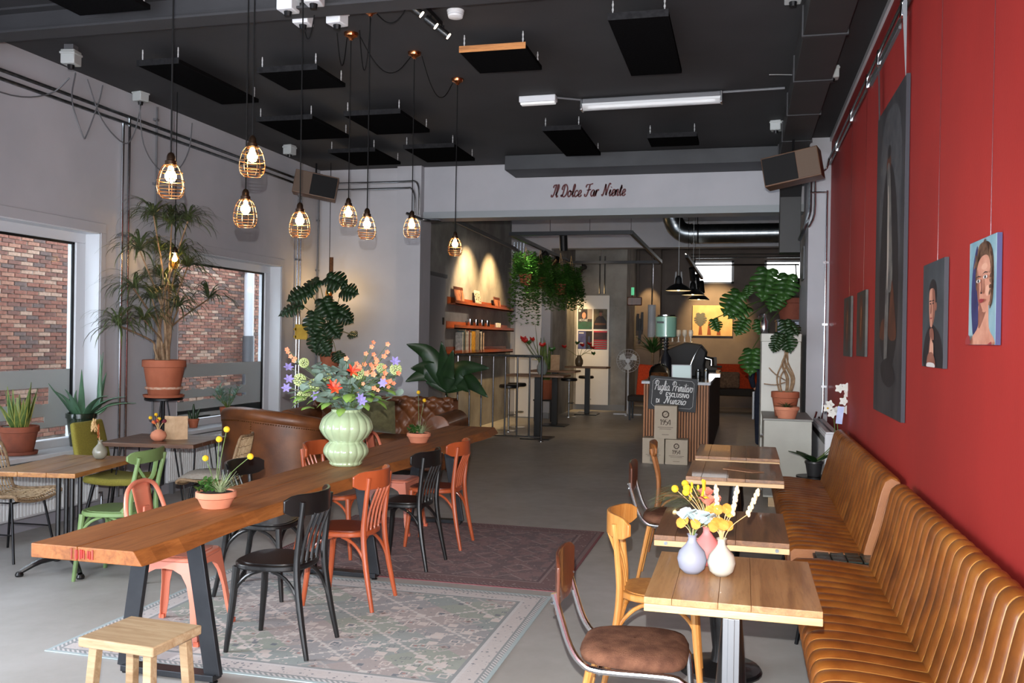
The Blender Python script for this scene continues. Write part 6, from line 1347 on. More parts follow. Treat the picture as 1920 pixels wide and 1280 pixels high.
# plants and bottles on the high tables
t = thing('pot_chair', 'dark low stand under the snake plant', 'plant stand', (-3.95, 18.2, 0)); MB().bx(-.2, .2, -.2, .2, .42, .45).build('top', m_dark, t)
for sx in (-1, 1):
    for sy in (-1, 1): MB().bx(sx*.17-.015, sx*.17+.015, sy*.17-.015, sy*.17+.015, 0, .42).build('leg', m_dark, t)
rr = random.Random(9); lv = [(rr.uniform(0, 2*PI), rr.uniform(.7, 1.3), .10, rr.uniform(.02, .2), 0, m_snake, .3) for _ in range(11)]
rosette('tall_snake_plant', 'tall snake plant in a terracotta pot between the high tables', (-3.95, 18.2, .451), .22, .40, m_terra, lv)
def anthurium(p, label, seed, m, sc_=1):
    t = thing('flower_jug', label, 'vase', tuple(p)); MB().lathe([(.001, 0), (.06, 0), (.09, .06), (.09, .14), (.05, .22), (.045, .25)], 20, cap=False).build('body', m, t, smooth=60); r_ = random.Random(seed)
    for i in range(6):
        e = Vector((r_.uniform(-.35, .35), r_.uniform(-.1, .1), r_.uniform(.25, .6)))*sc_; s_ = MB().tube([(0, 0, .2), (e.x*.4, e.y, .3), e], .005, 5, 3).build('stem', m_stem, t)
        l = MB().add([(x, 0, z_) for x, z_ in ((0, -.02), (.06, .03), (.05, .08), (0, .05), (-.05, .08), (-.06, .03))], [(0, 1, 2, 3), (0, 3, 4, 5)], xf(e, rz=r_.uniform(-.6, .6), rx=.4)).build('spathe' if i % 3 else 'leaf', mat('red_spathe', (186, 36, 30), None, .3, coat=.3) if i % 3 else m_lf, s_, smooth=60); solid_leaf(l)
anthurium((-3.29, 14.92, 1.086), 'glass jug of red anthuriums on the nearest high table', 1, mat('smoky_glass', (150, 160, 160), None, .1, alpha=.6), 1); anthurium((-3.6, 20.2, 1.086), 'dark jug of red flowers on the farthest high table', 2, mat('brown_glaze', (96, 80, 60), None, .3), 1)
tag(MB().bx(-.09, .09, -.004, .004, 0, .30, xf((-3.52, 17.1, 1.086), rx=-.1)).build('menu_card', mat('kraft_cover', (186, 156, 124)), smooth=0), 'kraft menu card standing on the middle high table', 'menu')
# suspended track frame with spot heads
Zt = 3.33; C4 = [at(957, 442, Z=Zt), at(1181, 437, Z=Zt), at(1251, 494, Z=Zt), at(1078, 494, Z=Zt)]
xa, xb, ya, yb = C4[0].x, C4[1].x, C4[0].y, (C4[2].y+C4[3].y)/2
t = thing('light_track_frame', 'suspended black rectangular light track with spot heads', 'light track', ((xa+xb)/2, (ya+yb)/2, Zt)); hx, hy = (xb-xa)/2, (yb-ya)/2
for a, b_ in (((-hx, -hy), (hx, -hy)), ((hx, -hy), (hx, hy)), ((hx, hy), (-hx, hy)), ((-hx, hy), (-hx, -hy))): MB().bar((a[0], a[1], .03), (b_[0], b_[1], .03), .05, .06).build('track', m_dark, t, smooth=0)
for sx in (-1, -.33, .33, 1):
    for sy in (-1, 1): MB().tube([(sx*hx, sy*hy, .06), (sx*hx, sy*hy, 4.3-Zt)], .003, 4).build('hanger', m_chrome, t)
for (x, y, d) in ((-hx*.1, -hy, (0, .3, -1)), (-hx, -hy*.1, (-.8, .2, -.6)), (-hx, hy*.35, (-.6, .5, -.6)), (-hx*.75, hy, (-.4, .6, -.3))):
    d = Vector(d).normalized(); c = Vector((x, y, -.12)); h = MB().tube([c-d*.12, c+d*.12], .065, 12).build('spot_head', m_blackpaint, t); MB().tube([(x, y, 0), c], .015, 6).build('stem', m_dark, h)
lamp('back_room_fill', 'SPOT', (-3.5, 15.2, 3.2), 55, (1, .86, .7), (-4.86, 15.8, 1.9), .06, angle=120, blend=1)  # wide fill added near the track to lift the concrete wall
lamp('back_room_fill', 'SPOT', (-3.2, 18.0, 3.2), 25, (1, .86, .7), (-3.3, 21.6, 1.6), .06, angle=110, blend=1)  # weaker fill added towards the poster wall
# hanging plants
m_fern = leafm('trailing_leaf', (78, 126, 48), (50, 92, 34))
def hanging(x, y, dep, label, seed, L):
    P_ = at(x, y, Y=dep); t = thing('hanging_plant', label, 'hanging plant', tuple(P_), 0, 'trailing plants hung from the track'); r_ = random.Random(seed)
    z = pot(t, .12, .2, m_terra)
    for k in range(3): a = k*2.09; MB().tube([(math.cos(a)*.11, math.sin(a)*.11, z), (0, 0, 3.33-P_.z)], .003, 4).build('rope', m_straw, t)
    mb = MB()
    for i in range(100):
        a = r_.uniform(0, 2*PI); l = L*r_.uniform(.3, 1); o_ = Vector((math.cos(a)*.1, math.sin(a)*.1, z)); r2 = r_.uniform(.04, .18); up = r_.uniform(.05, .4)
        pts = smooth_path([o_, o_+Vector((math.cos(a)*r2*.6, math.sin(a)*r2*.6, up)), o_+Vector((math.cos(a)*r2, math.sin(a)*r2, up*.3-.1)), o_+Vector((math.cos(a)*(r2+.03), math.sin(a)*(r2+.03), -l))], 5)
        for p in pts[1:]:
            for _ in range(2): mb.ribbon(strap(r_, p, r_.uniform(0, 2*PI), .07, .04, .9, .5), [.012, .042, .03, .004], None, 1, .1)
    mb.build('foliage', m_fern, t, smooth=0, kind='stuff')
for i, (x, y, dep, L) in enumerate(((985, 535, 15.6, .9), (1012, 540, 16.2, .55), (1050, 552, 16.8, .5), (1070, 556, 17.4, .45))): hanging(x, y, dep, ('leftmost trailing hanging plant with the longest strands', 'second trailing hanging plant from the left', 'third trailing hanging plant from the left', 'rightmost trailing hanging plant by the spot head')[i], 50+i, L)
# conduits in the niche
for i in range(4): px_tube('niche_pipe', [(-4.78+i*.07, 18.7, 3.75), (-4.78+i*.07, 18.7, 3.25-i*.0+.06*i), (-4.7+i*.07, 18.7, 3.18+.06*i), (-3.6, 18.7, 3.18+.06*i)], .014, m_chrome, '%s of four bent pipes above the white door' % ('lowest', 'second', 'third', 'highest')[i], 'pipe', 'bent pipes above the white door', k=3)
px_tube('poster_pipe', [(-3.36, 21.5, 3.7), (-3.36, 21.5, 2.8)], .018, m_chrome, 'left of two chrome pipes above the poster panel', 'pipe'); px_tube('poster_pipe', [(-3.24, 21.5, 3.7), (-3.24, 21.5, 2.8)], .018, m_chrome, 'right of two chrome pipes above the poster panel', 'pipe')
# poster panel
t = thing('notice_board', 'tall white panel carrying four posters', 'panel', (-3.515, 21.56, .13)); MB().bx(-.395, .395, -.03, .03, 0, 2.63).build('board', mat('white_door', (226, 226, 226)), t, smooth=0, bevel=.004)
def poster(box, label, ground, shapes):
    a, b_ = at(box[0], box[1], Y=21.525), at(box[2], box[3], Y=21.525); W, H = b_.x-a.x, a.z-b_.z; t = thing('poster', label, 'poster', ((a.x+b_.x)/2, 21.527, b_.z), 0, 'posters on the white panel')
    s_ = MB().bx(-W/2, W/2, -.002, 0, 0, H).build('sheet', ground, t, smooth=0)
    for i, (nm, m_, pts) in enumerate(shapes): MB().add([((x-.5)*W, -.0028-.0004*i, y*H) for x, y in pts], [tuple(range(len(pts)))]).build(nm, m_, s_, smooth=0)
    return t, W, H
rect = lambda a, b_, c, d: [(a, b_), (c, b_), (c, d), (a, d)]
pm_ = lambda n, c, c2=None: mat(n, c, c2, .6, ns=8)
t, W, H = poster((1084, 579, 1110, 617), 'upper left poster with a face and the word MENTALE', pm_('poster_grey', (58, 60, 62), (40, 42, 44)), [('portrait_ground', pm_('poster_pale', (150, 140, 136)), rect(.66, .5, 1, 1)), ('hair_shape', dk, oval(.42, .74, .24, .22)), ('face_shape', skin, oval(.42, .68, .14, .16)), ('green_field', pm_('poster_green', (40, 96, 76), (50, 70, 64)), rect(0, 0, 1, .36)), ('corner_mark', m_white, rect(.05, .86, .2, .95))])
mb, L_ = write('MENTALE', PR, H*.10, facing((-W*.42, -.006, H*.40)), .2, 0, 1, .05, True); mb.build('title', m_white, t, smooth=0)
poster((1113, 579, 1138, 617), 'upper right poster of a seated figure in dark olive', pm_('poster_olive', (110, 100, 78), (80, 74, 60)), [('body_shape', dk, [(.05, .3), (.2, .55), (.4, .66), (.7, .64), (.95, .4), (1, 0), (0, 0)]), ('head_shape', skin2, oval(.52, .76, .11, .12)), ('cap_shape', pm_('poster_cap', (64, 50, 34)), [(.36, .82), (.4, .93), (.66, .93), (.72, .82)]), ('title_band', pm_('poster_rust', (96, 60, 40)), rect(.1, .2, .9, .3))])
poster((1084, 620, 1110, 654), 'lower left poster in violet blue with a dark column', pm_('poster_blue', (78, 84, 138), (62, 66, 112)), [('dark_column', dk, rect(.55, 0, 1, 1)), ('figure_shape', pm_('poster_navy', (50, 60, 90)), rect(.72, 0, .84, .7)), ('title_band', m_white, rect(.06, .85, .4, .92)), ('small_print', m_white, rect(.06, .3, .36, .34))])
poster((1113, 620, 1138, 655), 'lower right poster with red programme stripes', pm_('poster_maroon', (70, 34, 44), (40, 26, 34)), [('top_band', pm_('poster_red', (186, 44, 66)), rect(0, .92, 1, 1))]+[('stripe', pm_('poster_red', (186, 44, 66)) if i % 2 == 0 else m_white, rect(.03, .03+i*.055, .97, .03+i*.055+(.042 if i % 2 == 0 else .012))) for i in range(9)])
# fan
F_ = at(1178, 676, Y=20.4); t = thing('standing_fan', 'white standing fan with a round cage', 'fan', (F_.x, 20.4, 0))
MB().tube([(0, 0, .03), (0, 0, F_.z)], .022, 10).build('pole', m_white, t)
for a in (0, PI/2): MB().bar((-.32*math.cos(a), -.32*math.sin(a), .02), (.32*math.cos(a), .32*math.sin(a), .02), .05, .03).build('foot', m_white, t)
cg = MB()
for k in range(24): a = 2*PI*k/24; cg.tube([(.05*math.cos(a), -.10, F_.z+.05*math.sin(a)), (.24*math.cos(a), -.06, F_.z+.24*math.sin(a)), (.26*math.cos(a), -.02, F_.z+.26*math.sin(a))], .003, 4, 2)
for r in (.26, .18, .1): cg.tube([(r*math.cos(2*PI*k/28), -.02 if r > .2 else -.08, F_.z+r*math.sin(2*PI*k/28)) for k in range(28)], .004, 5, 0, True)
cg.build('cage', m_white, t)
for k in range(3):
    a = 2*PI*k/3+.5; MB().add([(.03*math.cos(a), -.05, F_.z+.03*math.sin(a)), (.2*math.cos(a-.45), -.03, F_.z+.2*math.sin(a-.45)), (.22*math.cos(a), -.05, F_.z+.22*math.sin(a)), (.2*math.cos(a+.45), -.07, F_.z+.2*math.sin(a+.45))], [(0, 1, 2, 3)]).build('blade', mat('fan_blade', (206, 208, 206), None, .4), t, smooth=0)
MB().tube([(0, -.09, F_.z), (0, .12, F_.z)], .05, 14).build('motor', m_white, t)
# ---- counter
CX0, CX1, CY0, CY1, CZ = -1.36, -.45, 12.82, 18.9, 1.12
t = thing('bar_counter', 'wooden slatted bar counter with a black top', 'counter', ((CX0+CX1)/2, CY0, 0)); hx = (CX1-CX0)/2; D_ = CY1-CY0
MB().bx(-hx+.03, hx-.03, .03, D_, 0, CZ-.04).build('body', mat('counter_core', (70, 46, 32), None, .7), t); MB().bx(-hx-.02, hx+.02, -.02, D_, CZ-.012, CZ).build('worktop', mat('black_stone', (28, 28, 30), (38, 38, 40), .15, ns=20), t, smooth=0); MB().bx(-hx-.022, hx+.022, -.022, D_, CZ-.04, CZ-.012).build('worktop_edge', m_white, t, smooth=0)
m_slat = wood('slat_wood', (176, 112, 60), (140, 84, 42), axis='Z', rough=.5); sl = None; n = 24
for i in range(n):
    if sl is None: sl = MB().bx(-.012, .012, -.0, .03, 0, CZ-.05).build('slat', m_slat, t, smooth=0, bevel=.002); o = sl
    else: o = share(sl, t, name='slat')
    o.location = (-hx+.02+i*(2*hx-.04)/(n-1), 0, .005)
pk = None
for i in range(22):
    if pk is None: pk = MB().bx(-.03, 0, .0, .265, .0, CZ-.05).build('side_plank', wood('side_plank', (104, 74, 64), (78, 54, 46), axis='Z', rough=.7), t, smooth=0, bevel=.002); o = pk
    else: o = share(pk, t, name='side_plank')
    o.location = (hx+.005, .05+i*.274, .005)
# chalkboard
M_ = Matrix.Rotation(-.10, 4, 'X') @ Matrix.Rotation(-.0, 4, 'Y'); a = at(1217, 710, Y=CY0-.04); b_ = at(1306, 771, Y=CY0-.04)
bw_, bh_ = .66, .47; t = thing('chalkboard', 'chalkboard sign Puglia Primitivo leaning on the counter front', 'sign', ((a.x+b_.x)/2-.01, CY0-.085, b_.z-.0), 0); t.rotation_euler = (-.06, .055, 0)
MB().bx(-bw_/2, bw_/2, 0, .02, 0, bh_).build('board', mat('slate_board', (34, 35, 38), (46, 47, 50), .6, ns=6), t, smooth=0, bevel=.004)
chalk = mat('chalk', (232, 232, 230), None, .8); e = MB(); ix, iy, c = bw_/2-.045, .045, .035; top = bh_-.04
pp = [(-ix+c, iy), (ix-c, iy), (ix, iy+c), (ix, top-c), (ix-c, top), (-ix+c, top), (-ix, top-c), (-ix, iy+c)]
for i in range(8): e.bar((pp[i][0], -.002, pp[i][1]), (pp[(i+1) % 8][0], -.002, pp[(i+1) % 8][1]), .003, .007, up=(0, 1, 0))
e.build('chalk_border', chalk, t, smooth=0)
def chalkline(txt, font, size, x, z, width, **k):
    _, L_ = write(txt, font, size, Matrix.Identity(4), **k); mb, _ = write(txt, font, size, facing((x, -.004, z)) @ Matrix.Diagonal((width/L_, 1, 1, 1)), **k); mb.build('chalk_writing', chalk, t, smooth=0)
chalkline('Puglia Primitivo', SC, .135, -.26, .275, .53, w_=.11, slant=.15, nib=.5); chalkline('ESCLUSIVO', PR, .052, -.09, .195, .32, w_=.2, nib=1, gap=.06); chalkline('DI', PR, .05, -.22, .10, .05, w_=.2, nib=1, gap=.06); chalkline('Nunzio', SC, .115, -.11, .095, .30, w_=.12, slant=.15, nib=.55)
# boxes
m_carton = mat('beige_carton', (196, 182, 162), (188, 174, 154), .8, ns=6); ink = mat('brown_ink', (90, 76, 66), None, .7)
def carton(x0, x1, z0, z1, label, y=12.46, rz=0):
    t = thing('wine_carton', label, 'carton', ((x0+x1)/2, y, z0), rz, 'wine cartons in front of the counter'); W, H = x1-x0, z1-z0
    MB().bx(-W/2, W/2, 0, .27, 0, H).build('box', m_carton, t, smooth=0, bevel=.004); mb, L_ = write('1954', PR, H*.16, facing((0, 0, 0)), .1, 0, .3, .02)
    mb, _ = write('1954', PR, H*.16, facing((-L_/2, -.002, H*.42)), .16, 0, .3, .02); mb.build('print_number', ink, t, smooth=0)
    em = MB()
    for r in (.16, .13): em.tube([(r*H*.6*math.cos(2*PI*k/16)*(1+.12*(k % 2)), -.002, H*.74+r*H*.6*math.sin(2*PI*k/16)*(1+.12*(k % 2))) for k in range(16)], .004*H/.4, 4, 0, True)
    em.bar((-.04*H, -.002, H*.71), (.04*H, -.002, H*.77), .006, .008, up=(0, 1, 0)); em.build('print_emblem', ink, t, smooth=0)
    ln = MB()
    for k, w2 in enumerate((.34, .26)): ln.bx(-W*w2, W*w2, -.0015, 0, H*(.34-.05*k), H*(.352-.05*k))
    ln.bx(-W*.15, W*.15, -.0015, 0, H*.12, H*.132); ln.build('print_lines', ink, t, smooth=0); MB().bx(-W/2, W/2, .13, .14, H, H+.001).build('tape', m_carton, t, smooth=0)
q = at(1289, 872, Y=12.46); q0 = at(1249, 822, Y=12.46); z1 = q0.z
carton(at(1205, 800, Y=12.46).x, at(1246, 800, Y=12.46).x, .002, z1, 'lower left wine carton marked 1954, partly behind a chair'); carton(at(1248, 800, Y=12.46).x, at(1290, 800, Y=12.46).x, .002, z1-.01, 'lower right wine carton marked 1954'); carton(at(1228, 790, Y=12.5).x, at(1270, 790, Y=12.5).x, z1+.003, z1+.003+(at(1250, 760, Y=12.5).z-z1), 'top wine carton marked 1954 standing on the other two', 12.40)
# things on the counter
P_ = at(1239, 705, Z=CZ); t = thing('cake_dome', 'glass dome over cakes on the counter', 'cake stand', (-1.20, 13.55, CZ+.001)); MB().lathe([(.16, 0), (.17, .01), (.17, .025)], 24).build('plate', m_brownply, t); MB().lathe([(.155, .026), (.155, .10), (.13, .17), (.07, .215), (.015, .23), (.012, .25), (.02, .265), (.001, .27)], 24, cap=False).build('dome', mat('dome_glass', (235, 238, 236), None, .02, trans=1, ior=1.1), t, smooth=60); MB().lathe([(.11, .026), (.12, .05), (.11, .09), (.001, .10)], 18).build('cake', mat('cake', (150, 90, 40), (110, 60, 26), .8, ns=20), t)
t = thing('tablet', 'white tablet screen on a stand on the counter', 'tablet', (-.86, 13.35, CZ+.001), .12); M_ = Matrix.Rotation(-.35, 4, 'X'); MB().bx(-.145, .145, -.006, .006, .02, .235, M_).build('case', m_white, t, smooth=0, bevel=.004); MB().bx(-.13, .13, -.0075, -.006, .035, .22, M_).build('screen', mat('tablet_screen', (190, 206, 206), None, .2, emit=.35), t, smooth=0); MB().bx(-.05, .05, .0, .12, 0, .012).build('stand', m_cond, t); MB().bar((0, .10, .01), (0, .05, .12), .03, .01).build('stay', m_cond, t)
t = thing('espresso_machine', 'black espresso machine with chrome groups behind the tablet', 'coffee machine', (-.95, 15.1, CZ+.001)); MB().prism([(-.36, 0), (.38, 0), (.34, .18), (.38, .40), (.28, .52), (.05, .55), (-.25, .42), (-.36, .25)], -.35, .35, Matrix(((1, 0, 0, 0), (0, 0, -1, 0), (0, 1, 0, 0), (0, 0, 0, 1)))).build('body', mat('machine_black', (20, 21, 26), None, .65), t, smooth=0, bevel=.02)
for k in range(2): MB().tube([(.36, -.22+k*.3, .30), (.46, -.22+k*.3, .28), (.46, -.22+k*.3, .18)], .035, 12).build('group_head', m_chrome, t); MB().tube([(.46, -.22+k*.3, .17), (.62, -.25+k*.3, .16)], .014, 8).build('portafilter', m_blackpaint, t)
MB().tube([(.30, -.37, .50), (.22, -.40, .38), (.14, -.41, .18), (.12, -.41, .05)], .010, 8, 4).build('steam_wand', m_chrome, t); MB().bx(.30, .60, -.33, .33, .0, .05).build('drip_tray', m_chrome, t)
gp = None
for i in range(8):
    x, y = -.22+(i % 4)*.11, -.15+(i//4)*.16; z = 1.66+0*x
    prof_ = [(.03, 0), (.032, .004), (.006, .01), (.006, .08), (.03, .11), (.036, .16), (.03, .20)]
    g = MB().lathe(prof_, 12, cap=False).build('wine_glass', mat('clear_glass', (228, 232, 234), None, .05, alpha=.45, coat=1)); g.location = (-.93+x*.9, 15.1+y, CZ+.552); tag(g, '%s wine glass of the %s row on top of the espresso machine' % (('leftmost', 'second', 'third', 'rightmost')[i % 4], ('front', 'rear')[i//4]), 'glass', 'wine glasses on the espresso machine')
t = thing('coffee_grinder', 'mint green canister on a chrome grinder', 'coffee grinder', (-1.18, 14.35, CZ+.001)); MB().lathe([(.10, 0), (.11, .02), (.09, .30), (.05, .36), (.035, .40), (.035, .62), (.06, .64)], 24).build('base', mat('grinder_black', (30, 30, 36), None, .3), t); 
for z in (.42, .47, .52, .57): MB().lathe([(.05, z), (.055, z+.01), (.05, z+.025)], 20).build('collar', m_chrome, t)
MB().lathe([(.12, .62), (.165, .635), (.165, .94), (.12, .955)], 28).build('canister', mat('mint_enamel', (146, 192, 170), None, .25, coat=.4), t); MB().lathe([(.14, .955), (.14, .975), (.02, .985)], 24).build('lid', m_chrome, t); MB().bx(-.13, -.02, -.168, -.155, .84, .87).build('badge', m_dark, t)
t = thing('card_terminal', 'grey till terminal at the back of the counter', 'terminal', (-.60, 16.6, CZ+.001), .2); MB().bx(-.12, .12, -.1, .1, 0, .06).build('base', m_dark, t); MB().bx(-.16, .16, -.01, .01, .06, .30, Matrix.Rotation(-.3, 4, 'X')).build('screen', m_cond, t, smooth=0)
tag(MB().bx(-1.05, -.90, 13.0, 13.32, CZ+.001, CZ+.02).build('folded_card', m_white, smooth=0), 'white folded card lying on the counter front', 'card')
for i, x in enumerate((-.66, -.56)): tag(MB().lathe([(.04, 0), (.045, .1), (.03, .12), (.03, .14)], 14, Matrix.Translation((x, 14.1+.5*i, CZ+.001))).build('jar', m_steel), ('small steel jar beside the tablet', 'small steel jar farther along the counter')[i], 'jar')
# counter lamps
m_enam = mat('black_enamel', (20, 20, 21), None, .3)
for i, (x, y, dep) in enumerate(((1272, 545, 14.4), (1299, 553, 16.2), (1310, 562, 18.0))):
    p = at(x, y, Y=dep); t = thing('enamel_pendant', ('nearest black enamel lamp over the counter', 'middle black enamel lamp over the counter', 'farthest black enamel lamp over the counter')[i], 'pendant lamp', tuple(p), 0, 'black enamel lamps over the counter')
    MB().lathe([(.20, 0), (.205, .012), (.14, .07), (.06, .11), (.05, .20), (.02, .24)], 28, cap=False).build('shade', m_enam, t, smooth=50); MB().lathe([(.195, .002), (.13, .065), (.05, .1), (.001, .1)], 24, cap=False).build('shade_lining', mat('lamp_lining', (236, 230, 216), None, .5), t)
    MB().ball((0, 0, .035), .032, 12, 8).build('bulb', mat('counter_bulb', (255, 220, 160), None, .3, emit=40), t); MB().tube([(0, 0, .23), (0, 0, 4.3-p.z)], .004, 5).build('cable', m_gbox, t); 
    for s_ in (-1, 1): MB().bar((s_*.055, 0, .12), (s_*.04, 0, .30), .012, .02).build('yoke', m_enam, t)
    lamp('counter_lamp_light', 'SPOT', (p.x, p.y, p.z-.02), 7, WARM, (p.x, p.y, 0), .04, angle=120, parent=None)
t = thing('black_spot_bar', 'black bar with spot heads between the counter lamps', 'light track', (-.93, 15.6, 3.0)); MB().bar((-.0, -.4, .1), (.15, 2.0, -.1), .05, .05).build('bar', m_dark, t)
MB().bar((-.02, -.4, .14), (.13, 2.0, -.06), .012, .012).build('lit_edge', mat('strip_light', (250, 246, 236), None, .4, emit=2), t)
for k in range(3): c = Vector((.05+.05*k, .2+.7*k, -.05-.07*k)); MB().tube([c, c+Vector((.02, .12, -.2))], .05, 10).build('spot_head', m_blackpaint, t)
for y in (-.3, 1.9): MB().tube([(.02, y, .1), (.02, y, 1.3)], .003, 4).build('hanger', m_chrome, t)
# round duct
t = thing('spiral_duct', 'galvanised round spiral duct with an elbow', 'duct', (0, 17.0, 3.68)); m_sp = mat('spiral_steel', (150, 156, 160), (128, 134, 138), .3, 1, ns=6)
MB().tube([(-.95, 0, 0), (2.0, 0, 0)], .175, 28).build('duct', m_sp, t)
for i in range(20): x = -.9+i*.145; MB().tube([(x, 0, 0), (x+.012, 0, 0)], .1785, 28).build('seam', m_steel, t)
MB().tube([(-.95, 0, 0), (-1.12, 0, .03), (-1.25, 0, .15), (-1.32, -.05, .35), (-1.34, -.05, .6)], .178, 24, 3).build('elbow', m_sp, t); MB().tube([(-.97, 0, 0), (-.94, 0, 0)], .19, 28).build('collar', m_steel, t)
for x in (-.85, 1.0): MB().tube([(x, 0, .18), (x, 0, .62)], .008, 6).build('hanger', m_dark, t); MB().tube([(x, 0, 0), (x+.03, 0, 0)], .182, 28).build('strap', m_dark, t)
# rear seating, far wall
m_orangef = mat('orange_fabric', (214, 72, 24), (190, 56, 16), .9, ns=30)
a, b_ = at(1342, 682, Y=22.6), at(1425, 716, Y=22.6)
t = thing('orange_sofa', 'orange backed sofa at the far wall', 'sofa', ((a.x+b_.x)/2, 22.8, 0)); hw = (b_.x-a.x)/2+.15; MB().bx(-hw, hw, -.05, .12, .52, a.z).build('backrest', m_orangef, t, bevel=.03); MB().bx(-hw, hw, -.6, .0, .40, .56).build('seat', mat('dark_fabric', (50, 44, 40), None, .9), t, bevel=.03)
for sx in (-hw+.1, hw-.1):
    for sy in (-.52, .02): MB().bx(sx-.03, sx+.03, sy-.03, sy+.03, 0, .40).build('leg', m_brownwood, t)
tag(MB().bx(-.25, .25, -.07, .07, 0, .4, xf((at(1367, 703, Y=22.3).x, 22.45, .57), rx=-.2)).build('patterned_pillow', mat('pattern_cushion', (140, 110, 86), (96, 70, 54), .9, ns=20), bevel=.05), 'brown patterned pillow on the orange sofa', 'pillow')
t = thing('orange_armchair', 'orange chair showing behind the standing fan', 'chair', (at(1204, 695, Y=19.6).x, 19.6, 0)); zt = at(1204, 683, Y=19.6).z; MB().bx(-.16, .16, -.1, .1, .5, zt, Matrix.Rotation(.08, 4, 'Y')).build('backrest', m_orangef, t, bevel=.03); MB().bx(-.25, .25, -.5, .1, .40, .52).build('seat', _mc['dark_fabric'], t, bevel=.02)
for sx in (-.2, .2):
    for sy in (-.45, .05): MB().bx(sx-.02, sx+.02, sy-.02, sy+.02, 0, .40).build('leg', m_dark, t)
W0, W1_ = at(1299, 572, Y=23.95), at(1373, 630, Y=23.95); t = thing('leaf_painting', 'warmly lit picture of brown vases and a monstera leaf', 'painting', ((W0.x+W1_.x)/2, 23.98, W1_.z)); W, H = W1_.x-W0.x, W0.z-W1_.z
c = MB().bx(-W/2, W/2, -.03, 0, 0, H).build('canvas', mat('canvas_beige', (206, 176, 126), (190, 156, 106), .7, ns=4), t, smooth=0)
for i, x in enumerate((-.30, -.08, .16)): MB().prism([(x*W-.05, .02), (x*W+.05, .02), (x*W+.02, H*.46), (x*W-.02, H*.46)], -.034, -.03, Matrix(((1, 0, 0, 0), (0, 0, 1, 0), (0, 1, 0, 0), (0, 0, 0, 1)))).build('painted_vase', mat('paint_brown', (130, 66, 30), None, .6), c, smooth=0)
lf = monstera_leaf(.34).build('painted_leaf', mat('paint_leafgrey', (86, 88, 80), None, .6), c, smooth=0); lf.location = (-.30*W, -.04, H*.72); lf.rotation_euler = (PI/2, PI/2, 0); lf.scale = (1, 1, .02)
lamp('picture_spot_light', 'SPOT', (-.75, 22.6, 3.5), 330, WARM, (-.70, 24, 2.3), .04, angle=62, blend=.7)
lamp('corner_spot_light', 'SPOT', (-2.35, 23.0, 3.75), 170, WARM, (-2.4, 23.6, 2.3), .03, angle=38, blend=.6)
lamp('niche_spot_light', 'SPOT', (-3.75, 20.6, 3.35), 170, WARM, (-3.98, 21.3, 1.9), .03, angle=60, blend=.7)
px_tube('far_pipe', [(-1.35, 23.95, 3.95), (2.1, 23.95, 3.95)], .02, m_chrome, 'upper chrome pipe above the far windows', 'pipe'); px_tube('far_pipe', [(-1.35, 23.95, 3.87), (2.1, 23.95, 3.87)], .02, m_chrome, 'lower chrome pipe above the far windows', 'pipe')
px_tube('far_rail', [(-1.3, 24.0, 3.62), (-1.3, 23.2, 3.62), (1.3, 23.2, 3.62), (1.3, 24.0, 3.62)], .018, m_dark, 'black rail crossing the two small windows', 'rail')
t = thing('far_spot', 'black spotlight before the right small window', 'spotlight', (1.2, 22.9, 2.95)); MB().tube([(0, 0, .0), (.06, -.05, .32)], .075, 12).build('spot_head', m_blackpaint, t); MB().tube([(.03, 0, .3), (.02, .28, .66)], .015, 6).build('bracket', m_dark, t)
for (x, y0, y1, lb) in ((1196, 588, 620, 'left small frame on the lit corner wall'), (1204, 585, 618, 'right small frame on the lit corner wall'), (1200, 597, 635, 'lower small frame on the lit corner wall')):
    a, b_ = at(x-2, y0, Y=23.58), at(x+2, y1, Y=23.58); tag(MB().bx(a.x, b_.x, 23.56, 23.598, b_.z, a.z).build('framed_picture', m_dark, smooth=0), lb, 'picture frame')
tp = at(1222, 605, Y=22.5); t = thing('lagged_pipe', 'white lagged pipe hanging before the corner wall', 'pipe', (tp.x, 22.5, at(1222, 632, Y=22.5).z)); MB().tube([(0, 0, 0), (0, 0, .8)], .10, 16).build('lagging', m_white, t); MB().tube([(0, 0, .8), (0, 0, 4.3-t.location.z)], .02, 8).build('pipe', m_chrome, t)
tp = at(1190, 563, Y=21.0); t = thing('exit_sign_box', 'dark sign box with a green lit exit light above', 'sign', (tp.x, 21.0, tp.z-.12)); MB().bx(-.17, .17, -.03, .03, 0, .2).build('box', m_brownply, t, bevel=.02); MB().bx(-.08, -.01, -.035, -.025, .24, .42).build('exit_light', mat('exit_green', (60, 160, 110), None, .4, emit=.8), t, smooth=0); MB().tube([(-.06, 0, .2), (-.06, 0, .26)], .01, 6).build('bracket', m_dark, t); MB().tube([(.1, 0, .2), (.1, 0, 2.0)], .004, 4).build('hanger', m_chrome, t)
# yucca
yp = at(1224, 650, Y=20.6); t = thing('yucca_plant', 'spiky yucca behind the mint green canister', 'potted plant', (yp.x, 20.6, 0)); z = pot(t, .2, .4, mat('dark_pot', (44, 44, 46))); MB().tube([(0, 0, z), (0, 0, yp.z-.1)], .03, 8).build('trunk', m_bark, t); mb = MB(); rr = random.Random(14); tuft(mb, rr, Vector((0, 0, yp.z-.15)), 46, .62, .05, (.2, .9), (.1, .8)); mb.build('leaf_crown', m_lf, t, smooth=0, kind='stuff')
